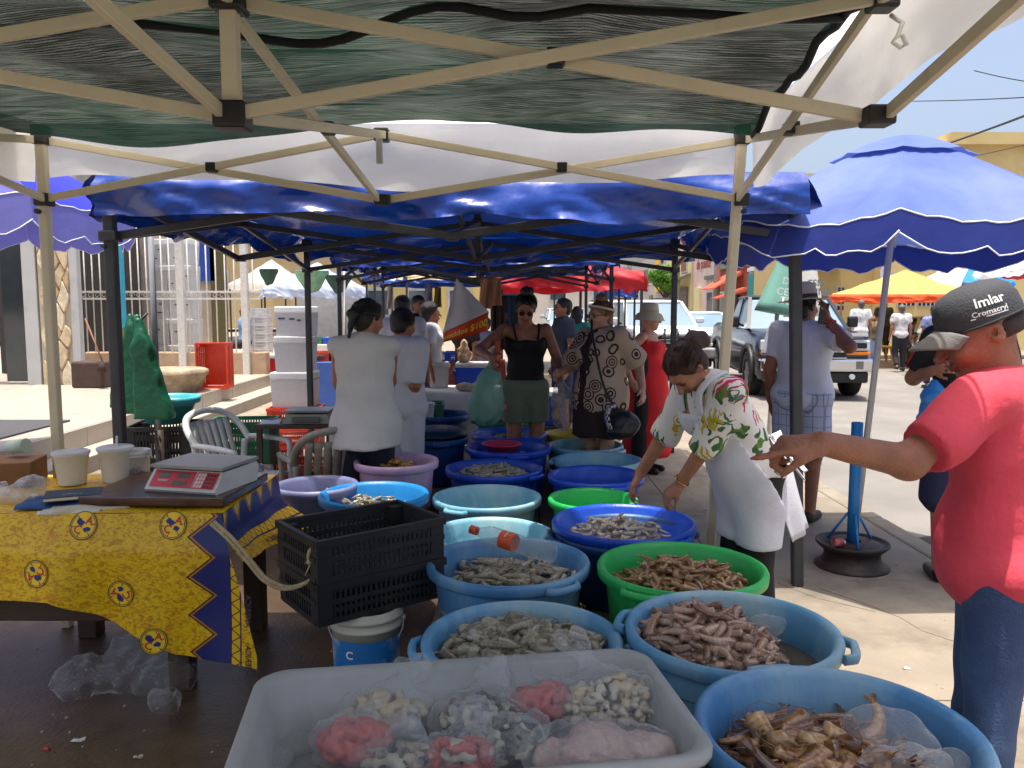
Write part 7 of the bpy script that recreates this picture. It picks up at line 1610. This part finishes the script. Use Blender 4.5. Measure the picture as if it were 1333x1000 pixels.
# ---- crowd further off
def passer(label, u, d, yaw, H, top, bottom, hr, sk, hk='short', z=0., female=False, sleeve=.6, res=.022, g=1.05, long=True, hem=.84, head=(0, 0, 0), wl=None, wr=None, group='people further off', lean=0., legs=None):
    f = Fig(label, P_(u, d, z), R(yaw), H, g, lean, head=head, female=female, group=group, wl=wl, wr=wr, legs=legs)
    f.body(sk, None, res); f.tee(top, hem, sleeve, .028, res, .004, 1.56, int(u)); f.trousers(bottom, 1.95 if long else .95, .02, .98, res); f.hair(hr, hk, max(.012, res * .7)); f.shoes(blk); return f
wtee = cloth('white T-shirt', (206, 206, 212)); dkt = cloth('dark trousers', (30, 31, 38)); nvt = cloth('navy T-shirt', (36, 44, 66)); jn2 = cloth('blue jeans', (46, 60, 100)); blt = cloth('black T-shirt', (26, 26, 30)); prt_ = cloth('purple T-shirt', (70, 56, 96)); tlt = cloth('teal top', (30, 140, 130)); blb = cloth('light blue shirt', (120, 156, 206))
passer('man in white T-shirt with his back turned beside the grey pole', 524, 8.4, 170, 1.70, wtee, jn2, hair_b, sk_tan)
passer('woman in white T-shirt and apron leaning on the far stall', 560, 9.0, 95, 1.62, wtee, jn2, hair_b, sk_tan, 'curly', female=True)
passer('man in black T-shirt behind the leaning woman', 545, 10.2, 40, 1.72, blt, dkt, hair_b, sk_brown)
passer('woman in dark flowered blouse behind the hanging banner', 606, 9.8, -60, 1.60, cloth('dark flowered blouse', (44, 30, 32), (110, 60, 60), .62), dkt, hair_b, sk_mid, 'long', female=True)
passer('child in white shirt beside the hanging banner', 630, 10.5, -40, 1.45, wtee, dkt, hair_m, sk_tan)
passer('man in navy T-shirt looking aside by the tent pole', 733, 9.6, -75, 1.68, nvt, cloth('dark blue shorts', (40, 46, 80)), hair_b, sk_tan, long=False)
passer('woman in teal top behind the navy T-shirt man', 752, 11.0, 150, 1.58, tlt, jn2, hair_b, sk_tan, 'long', female=True)
passer('man in white checked shirt standing by the pickup bonnet', 1121, 20.5, 170, 1.74, mat('white check shirt', (206, 206, 206), .8, .3, 14), jn2, hair_g, sk_tan, z=.0, res=.03)
passer('boy in patterned shirt with a blue bag across the street', 1137, 21.5, 10, 1.35, cloth('patterned shirt', (60, 66, 54), (150, 130, 80), .55), cloth('pale jeans', (140, 160, 190)), hair_b, sk_brown, z=.0, res=.03)
passer('man in dark printed T-shirt standing under the orange tent', 1151, 24.5, -20, 1.76, nvt, blt, hair_b, sk_brown, z=.02, res=.03)
passer('man in white printed shirt walking to the food stall', 1174, 21.0, 172, 1.72, mat('printed white shirt', (200, 196, 196), .8, .35, 10), dkt, hair_g, sk_tan, z=-.1, res=.03, legs=(((-.095, -.06, .49), (-.1, -.02, .085)), ((.095, -.08, .5), (.10, .14, .14))))
passer('customer in purple T-shirt seated at the food table', 1190, 22.9, 100, 1.62, prt_, dkt, hair_b, sk_brown, z=-.35, res=.03, legs=(((-.095, -.40, .85), (-.1, -.42, .42)), ((.095, -.40, .85), (.10, -.42, .42))))
passer('man in blue checked shirt beside the black hatchback', 1217, 16.8, 178, 1.72, mat('blue check shirt', (110, 120, 160), .8, .5, 16), dkt, hair_b, sk_tan, z=-.12, res=.03)
passer('person in light blue shirt seated behind the grille fence', 318, 16.4, -60, 1.6, blb, dkt, hair_b, sk_brown, z=.0, res=.03, legs=(((-.095, -.40, .85), (-.1, -.42, .42)), ((.095, -.40, .85), (.10, -.42, .42))))
# ================================================================ CLUTTER BESIDE AND BEHIND THE STALL
def chair(label, loc, rz, m, tilt=None):
    t = thing('plastic_chair', label, 'chair', loc, rz)
    if tilt: t.rotation_euler = tilt
    MB().sheet(lambda a, b: ((a - .5) * (.46 - .04 * b), -.22 + b * .44, .42 - .015 * math.sin(math.pi * a) * math.sin(math.pi * b) - .02 * b), 12, 12, thick=.016).build('seat', m, t)
    bk = MB()
    for k in range(7):
        x = -.17 + k * .0567; bk.sheet(lambda a, b: (x + (a - .5) * .036 * (1 + .3 * b), .20 + .12 * b + .02 * math.cos(x * 6), .42 + .36 * b), 2, 8, thick=.01)
    bk.build('back_slats', m, t)
    MB().tube(smooth([Vector((-.235, .16, .62)), Vector((-.23, .27, .74)), Vector((-.16, .335, .82)), Vector((0, .355, .85)), Vector((.16, .335, .82)), Vector((.23, .27, .74)), Vector((.235, .16, .62))]), .026, 8, squash=.8).build('back_rim', m, t)
    for s_ in (-1, 1):
        MB().tube(smooth([Vector((s_ * .24, .20, .64)), Vector((s_ * .265, .05, .645)), Vector((s_ * .265, -.16, .635)), Vector((s_ * .25, -.215, .60)), Vector((s_ * .245, -.22, .46)), Vector((s_ * .26, -.24, .0))]), .022, 8, squash=.9).build('arm_rest', m, t)
        MB().tube(smooth([Vector((s_ * .225, .20, .62)), Vector((s_ * .22, .22, .4)), Vector((s_ * .25, .30, .0))]), .024, 8).build('leg', m, t)
    return t
wpc = mat('white chair plastic', (206, 208, 206), .4, .06, 6, col2=(176, 174, 166), thr=.62); gpc = mat('grimy chair plastic', (150, 146, 132), .5, .12, 6, col2=(108, 100, 86), thr=.54)
chair('white plastic armchair behind the digital scale', P_(308, 5.6), R(62), wpc); chair('grimy grey plastic armchair next to the mauve tub', P_(420, 5.15), R(205), gpc)
for k in range(2): crate('black crate under the turquoise basin, %s of two' % ('lower', 'upper')[k], P_(208, 6.0, k * .362), .44, .40, .36, bkc, .15, 'black crates by the pole')
for k in range(2): crate('green crate behind the white armchair, %s of two' % ('lower', 'upper')[k], P_(312, 6.5, k * .342), .5, .36, .34, gnc, .1, 'green crates by the armchair')
tbn = thing('basin', 'turquoise basin of soapy water on black crates', 'basin', P_(212, 6.0, .726)); tub_mesh(.24, .2, 3, .62).build('bowl', plastic('turquoise basin', (70, 176, 184), (60, 120, 120), .6), tbn); MB().lathe([(0.001, .16), (.205, .16)], 24).build('water', mat('soapy water', (190, 206, 206), .2), tbn)
pl_ = thing('support_pole', 'grey steel pole carrying the bunch of green bags', 'pole', P_(200, 5.7)); MB().tube([(0, 0, 0), (0, 0, .72)], .032, 10).build('base_sleeve', mat('brown iron', (60, 46, 40), .6), pl_); MB().tube([(0, 0, .72), (0, 0, 2.35)], .021, 10).build('shaft', mat('grey pole paint', (140, 142, 146), .45), pl_)
gbm = mat('green plastic sheet bags', (28, 104, 72), .4, .2, 5, .6, 22, transl=.22, col2=(20, 78, 56), thr=.55); gg = thing('bag_bundle', 'bunch of new green plastic bags hanging on the pole', 'plastic bags', W(180, 545, 5.5))
for k, (u0, u1, v0, v1, dd) in enumerate(((170, 186, 412, 538, 5.55), (180, 202, 418, 545, 5.48), (176, 168, 414, 530, 5.6))):
    p0, p1 = W(u0, v0, dd), W(u1, v1, dd); link('bag', sdf('gb', [cone(p0, lerp(p0, p1, .3), .025, .07, k=.04), cone(lerp(p0, p1, .3), p1, .07, .13, k=.05)], .012, None, [((0, 0, -1), tuple(p1)), ((0, 1, 0), (0, dd + .05, 0)), ((0, -1, 0), (0, dd - .05, 0))], .007, 34, k), gbm, gg, True)
MB().tube([W(160, 438, 5.6), W(192, 408, 5.6)], .008, 6).build('hook_rod', blk, gg, True); MB().box(W(168, 428, 5.58), (.14, .02, .05), rotm(0, 0, R(-35))).build('tag_card', mat('yellow black card', (190, 190, 40), .6, .1, 5, col2=(30, 30, 30), thr=.5), gg, True)
tag(MB().box((P_(156, 13.6)[0], 13.6, 1.75), (.16, .12, 2.8), bev=.01).build('turquoise_post', mat('turquoise paint', (50, 160, 190), .6)), 'turquoise painted post rising beside the grille fence', 'post')
stp = thing('stone_planter', 'rounded stone planter with flat top near the grille', 'planter', P_(222, 11.6, .36)); MB().lathe([(.36, 0), (.40, .1), (.45, .22), (.49, .25), (.48, .32), (.42, .34), (0.001, .33)], 28, wob=.03).build('bowl', mat('rough tan stone', (166, 146, 120), .9, .2, 8, .6, 30, col2=(120, 104, 86), thr=.55), stp)
crate('orange red crate standing on end by the grille', (P_(277, 12.2)[0], 12.35, .36 + .34), .46, .68, .30, rdc, tilt=(R(90), 0, 0))
# foam box tower on orange crates
for k in range(2): crate('orange red crate under the foam box tower, %s of two' % ('lower', 'upper')[k], P_(382, 9.1, k * .232), .56, .42, .23, rdc, .06, 'orange crates under the foam tower')
zc = .466
for k, (w, h, lab) in enumerate(((.46, .40, 'widest foam box at the base of the free tower'), (.40, .40, 'middle foam box of the free standing tower'), (.38, .33, 'top foam box of the free standing tower'))):
    p = P_(382 + k * 2, 9.1); foam_box((p[0], p[1], zc), w, .36, h - .003, rnd.uniform(-.1, .1), 'white ' + lab, 'free standing foam tower', k == 2); zc += h
crate('orange red crate beside the grey top woman', P_(352, 7.4), .5, .36, .30, rdc, .2); crate('orange red crate below the small scale', P_(395, 6.5), .56, .38, .34, rdc, -.1); crate('orange red crate between the two women and the navy tubs', P_(547, 7.9), .5, .4, .34, rdc, .1)
# second scale on a small table
t2 = thing('side_table', 'small dark wooden table carrying the steel scale', 'table', P_(386, 5.9)); MB().box((0, 0, .735), (.56, .36, .03), bev=.004).build('top', wdk, t2)
for a in (-1, 1):
    for b in (-1, 1): MB().bar((a * .25, b * .15, 0), (a * .25, b * .15, .72), .035, .035).build('leg', wdk, t2)
s2 = thing('bench_scale', 'grey steel scale on the small dark table', 'scale', P_(401, 5.9, .752)); MB().loft([[(x * .17 * k, y * .14 * k, z) for x, y in ((-1, -1), (1, -1), (1, 1), (-1, 1))] for k, z in ((1, 0), (.86, .065))], sm=False).build('shell', mat('grey scale shell', (150, 148, 138), .5), s2); MB().box((0, 0, .085), (.33, .26, .016), bev=.004).build('platter', MATS['steel platter'], s2); MB().box((0, -.145, .03), (.2, .02, .04), rotm(0, R(-20), 0)).build('display', lcd, s2)
paper('stack of white papers beside the steel scale', P_(351, 5.9)[0], 5.85, .14, .18, 10, (196, 206, 216), 7, .756)
loose('black rubbish bag slumped by the grimy chair', [(P_(398, 5.5, .12), (.2, .2, .16)), (P_(402, 5.5, .3), (.12, .12, .16))], 12, mat('black bag', (16, 16, 18), .3, .2, 8, .6, 30))
loose('clear bag lying on the seat of the white armchair', [(P_(330, 5.5, .47), (.1, .08, .04)), (P_(318, 5.48, .5), (.05, .05, .06))], 13)
cup('foam cup standing in the grey blue tub', 555, 0, 7.55, .07, .16, m=foamc, z=.53)
# white covered table with bucket, coolers and bundles
wct = thing('covered_table', 'table under a white cloth with buckets and coolers', 'table', P_(602, 8.7)); tx, ty = P_(602, 8.7)[:2]
wcl = cloth('white table cloth', (206, 204, 196), (182, 178, 166), .62)
MB().sheet(lambda a, b: (tx - .48 + a * .98, (ty - .35 + max(0, b - .42) * 1.35) - .04 * math.sin(14 * a) * max(0, .42 - b) - .06 * max(0, .42 - b), .70 - max(0, .42 - b) * 1.3), 40, 30, thick=.004).build('cloth', wcl, wct, True); MB().box((tx, ty + .05, .67), (.96, .75, .03)).build('top', wdk, wct, True)
for a in (-1, 1): MB().bar((tx + a * .42, ty + .3, 0), (tx + a * .42, ty + .3, .66), .04, .04).build('leg', wdk, wct, True)
pail('white lidded bucket on the white covered table', (P_(571, 8.9)[0], 8.85, .705), .115, .28, mat('white bucket', (206, 204, 196), .5, .05, 6)); tag(link('cloth_bundle', sdf('cb', [ell(P_(612, 8.45, .74), (.10, .08, .05), k=.03), ell(P_(625, 8.5, .75), (.08, .08, .06), k=.03), ell(P_(602, 8.5, .745), (.07, .05, .045), k=.03)], .012, fold=.008, ff=50), cloth('beige rag', (190, 178, 154), (150, 126, 104), .56)), 'bundle of beige rags on the white covered table', 'rags')
def cooler(label, loc, w, d, h, c, rz=0.):
    t = thing('cool_box', label, 'cooler', loc, rz); m = plastic('cooler %d %d %d' % c, c); MB().loft([[(x * w / 2 * k, y * d / 2 * k, z) for x, y in ((-1, -1), (1, -1), (1, 1), (-1, 1))] for k, z in ((.92, 0), (1, h * .8))], sm=False).build('box', m, t); MB().box((0, 0, h * .9), (w * 1.03, d * 1.05, h * .2), bev=.02).build('lid', plastic('cooler lid white', (206, 206, 206)), t)
    for s_ in (-1, 1): MB().bar((s_ * w * .52, -d * .2, h * .6), (s_ * w * .52, d * .2, h * .6), .03, .03).build('handle', m, t)
    return t
cooler('blue cooler with white lid on the covered table', P_(617, 8.95, .705), .40, .3, .27, (24, 80, 196)); cooler('small blue cooler beside the diagonal pole', P_(537, 9.3, .5), .28, .24, .28, (24, 80, 196)); cooler('long red cooler in the yard, left one', P_(362, 15.2, .3), 1.0, .5, .4, (190, 30, 40)); cooler('long red cooler in the yard before the white panel', P_(425, 15.0, .3), 1.35, .5, .4, (196, 34, 40)); cooler('blue cooler behind the black tank top customer', P_(700, 9.2, .25), .5, .34, .4, (30, 70, 180))
for u, d in ((362, 15.2), (425, 15.0), (537, 9.3), (700, 9.2)): crate('upturned dark crate carrying the cooler at %s' % {362: 'the yard left', 425: 'the white panel', 537: 'the diagonal pole', 700: 'the black tank top'}[u], P_(u, d), .6, .4, .29 if d > 12 else (.49 if d == 9.3 else .24), bkc)
loose('big clear bag of fried pork rinds on the blue cooler', [(P_(604, 8.9, 1.06), (.085, .08, .10)), (P_(604, 8.9, 1.18), (.04, .04, .05))], 15, mat('bag of rinds', (186, 146, 98), .3, .25, 30, .5, 60, col2=(214, 184, 140), thr=.5), .008)
crate('green slatted crate of clear bags by the white tunic woman', P_(545, 7.9, .345), .46, .36, .30, gnc, .1)
loose('heap of clear bags inside the green crate', [(P_(540, 7.9, .62), (.15, .1, .08)), (P_(552, 7.85, .60), (.1, .1, .08))], 16, film('ice bag film', (206, 214, 220), .3, .8, .2, 20), .01)
# banner
bn = thing('hanging_banner', 'white triangular plastic banner with orange price strip', 'banner', W(603, 440, 7.3)); bw_ = mat('white banner vinyl', (222, 222, 222), .5, .04, 4, .3, 10, transl=.35, col2=(190, 190, 194), thr=.68)
a_, b_, c_ = W(594, 362, 7.3), W(576, 434, 7.3), W(636, 406, 7.22)
MB().sheet(lambda a, b: a_.lerp(b_.lerp(c_, a), b) + Vector((0, .05 * math.sin(5 * a + 2 * b) * b, 0)), 14, 16, thick=.004).build('vinyl', bw_, bn, True)
d0, d1 = W(577, 446, 7.3), W(633, 431, 7.24); MB().sheet(lambda a, b: (b_.lerp(c_, a)).lerp(d0.lerp(d1, a), b) + Vector((0, .05 * math.sin(5 * a + 2) + .012, 0)), 14, 4, thick=.003).build('price_strip', mat('orange strip', (224, 74, 26), .5, transl=.25), bn, True)
lettering('cocidos $100', .085, mat('yellow price print', (246, 206, 40), .5), bn, None, None, None, True, lambda x, y: (b_.lerp(c_, .5 + x / .46)).lerp(d0.lerp(d1, .5 + x / .46), .55 - y / .16) + Vector((0, .05 * math.sin(5 * (.5 + x / .46) + 2) + .002, 0)))
tag(MB().tube([W(533, 470, 8.2), W(553, 432, 8.1)], .016, 8).build('wooden_stick', mat('white red stick', (206, 196, 190), .5)), 'white stick leaning diagonally before the leaning woman', 'stick')
for k, (u, v0, v1, w, c, lab) in enumerate(((632, 362, 402, .09, (206, 160, 122), 'tan cloth strip hanging from the tent, left of the pair'), (645, 362, 398, .10, (196, 150, 116), 'tan cloth strip hanging from the tent, right of the pair'), (558, 372, 402, .09, (170, 160, 180), 'grey violet cloth hanging from the far tent'), (570, 374, 400, .08, (150, 130, 60), 'olive cloth hanging from the far tent'), (508, 372, 402, .07, (206, 200, 190), 'pale cloth hanging beside the white T-shirt man'))):
    dd = 7.6 if k < 2 else 10.5; tag(MB().sheet(lambda a, b: W(u, v0 + (v1 - v0) * b, dd) + Vector(((a - .5) * w * (1 + .3 * b), .02 * math.sin(9 * a + 3 * b), 0)), 8, 10, thick=.006).build('hanging_cloth', cloth('hanging cloth %d' % k, c, transl=.3)), lab, 'cloth')
# dark clothes stall and goods tables deeper in the aisle
for k, (u, c, lab) in enumerate(((652, (30, 30, 36), 'black trousers'), (659, (40, 54, 80), 'dark blue jeans'), (666, (26, 60, 66), 'dark teal dress'), (646, (60, 40, 36), 'brown jacket'), (672, (70, 60, 60), 'grey coat'))):
    tag(MB().sheet(lambda a, b: W(u, 385 + 70 * b, 11.2) + Vector(((a - .5) * .14, .05 * math.sin(7 * a + u), 0)), 6, 8, thick=.03).build('garment', cloth('garment %d' % k, c)), '%s hanging on the far clothes rail' % lab, 'garment')
rl = thing('clothes_rail', 'steel clothes rail behind the black tank top customer', 'rail', P_(659, 11.2)); MB().tube([W(640, 384, 11.2), W(680, 384, 11.2)], .015, 8).build('bar', steelw, rl, True)
for u in (640, 680): MB().tube([W(u, 384, 11.2), P_(u, 11.2)], .018, 8).build('upright', steelw, rl, True)
for k, (u, d, c, lab) in enumerate(((470, 12.5, (60, 90, 160), 'blue clothed goods table in the far aisle'), (590, 12.5, (150, 60, 50), 'red clothed goods table behind the banner'), (430, 18, (200, 196, 186), 'white clothed goods table in the yard'))):
    t = thing('goods_table', lab, 'table', P_(u, d)); MB().loft([[(x * .8 * q_, y * .35 * q_, z) for x, y in ((-1, -1), (1, -1), (1, 1), (-1, 1))] for q_, z in ((1.05, .05), (1, .74), (.98, .75))], sm=False).build('cloth', cloth('goods cloth %d' % k, c), t)
    for i in range(5): crate('small %s crate on the %s' % (('red', 'green', 'blue', 'black', 'orange')[i], lab.split(' in ')[0].split(' behind ')[0]), (P_(u, d)[0] - .6 + i * .3, d, .752), .26, .4, .14, (rdc, gnc, bgc, bkc, rdc)[i])
for k in range(7): crate('white bread crate of the tall stack behind the fence', P_(335, 17.2, .36 + k * .17), .5, .4, .165, mat('white crate plastic', (210, 208, 206), .5), group='white crate stack')
wp = thing('site_panel', 'white site panel wall behind the pale blue tent', 'panel', P_(424, 23)); MB().box((0, .2, 1.2), (.85 * 2, .08, 1.3)).build('board', mat('white panel', (190, 188, 182), .7), wp)
for s_ in (-1, 1): MB().box((s_ * .8, .28, .9), (.06, .06, 1.8)).build('post', gry, wp)
chair('white plastic chair before the site panel', P_(412, 18.5), R(-30), wpc)
tag(MB().lathe([(.25, 0), (.28, .3), (.2, .5), (.3, .8), (.35, .84), (0.001, .84)], 14, P_(414, 12.6), wob=.08).build('tree_stump', mat('stump bark', (110, 92, 74), .95, .3, 9, .8, 20)), 'rough grey tree stump left of the grey top woman', 'stump')

# grit and litter on the stall floor
q = random.Random(9); gr_ = MB()
for k in range(900):
    x, y = q.uniform(-3.2, 2.5), q.uniform(1.4, 7.5); s_ = q.uniform(.003, .009)
    gr_.lathe([(s_, 0), (s_ * .6, s_ * .5), (.0003, s_ * .6)], 5, (x, y, .0005), wob=.1, seed=k, sm=False)
tag(gr_.build('grit', mat('pale grit', (150, 138, 120), .9, .3, 50)), 'scattered grit on the stall floor', kind='stuff')
for k, (u, v, w, c, lab) in enumerate(((102, 963, .045, (206, 204, 198), 'small white paper scrap on the wet floor'), (180, 985, .03, (176, 168, 150), 'beige paper scrap on the wet floor'), (1180, 870, .03, (206, 200, 190), 'pale scrap on the sunlit slab'), (60, 975, .025, (190, 60, 50), 'red wrapper scrap on the wet floor'))):
    p = Zp(u, v, .004); tag(MB().sheet(lambda a, b: p + Vector(((a - .5) * w, (b - .5) * w * .6, .006 * math.sin(5 * a + k) * math.sin(4 * b))), 5, 4, thick=.001).build('paper_scrap', mat('scrap %d' % k, c, .8)), lab, 'litter')
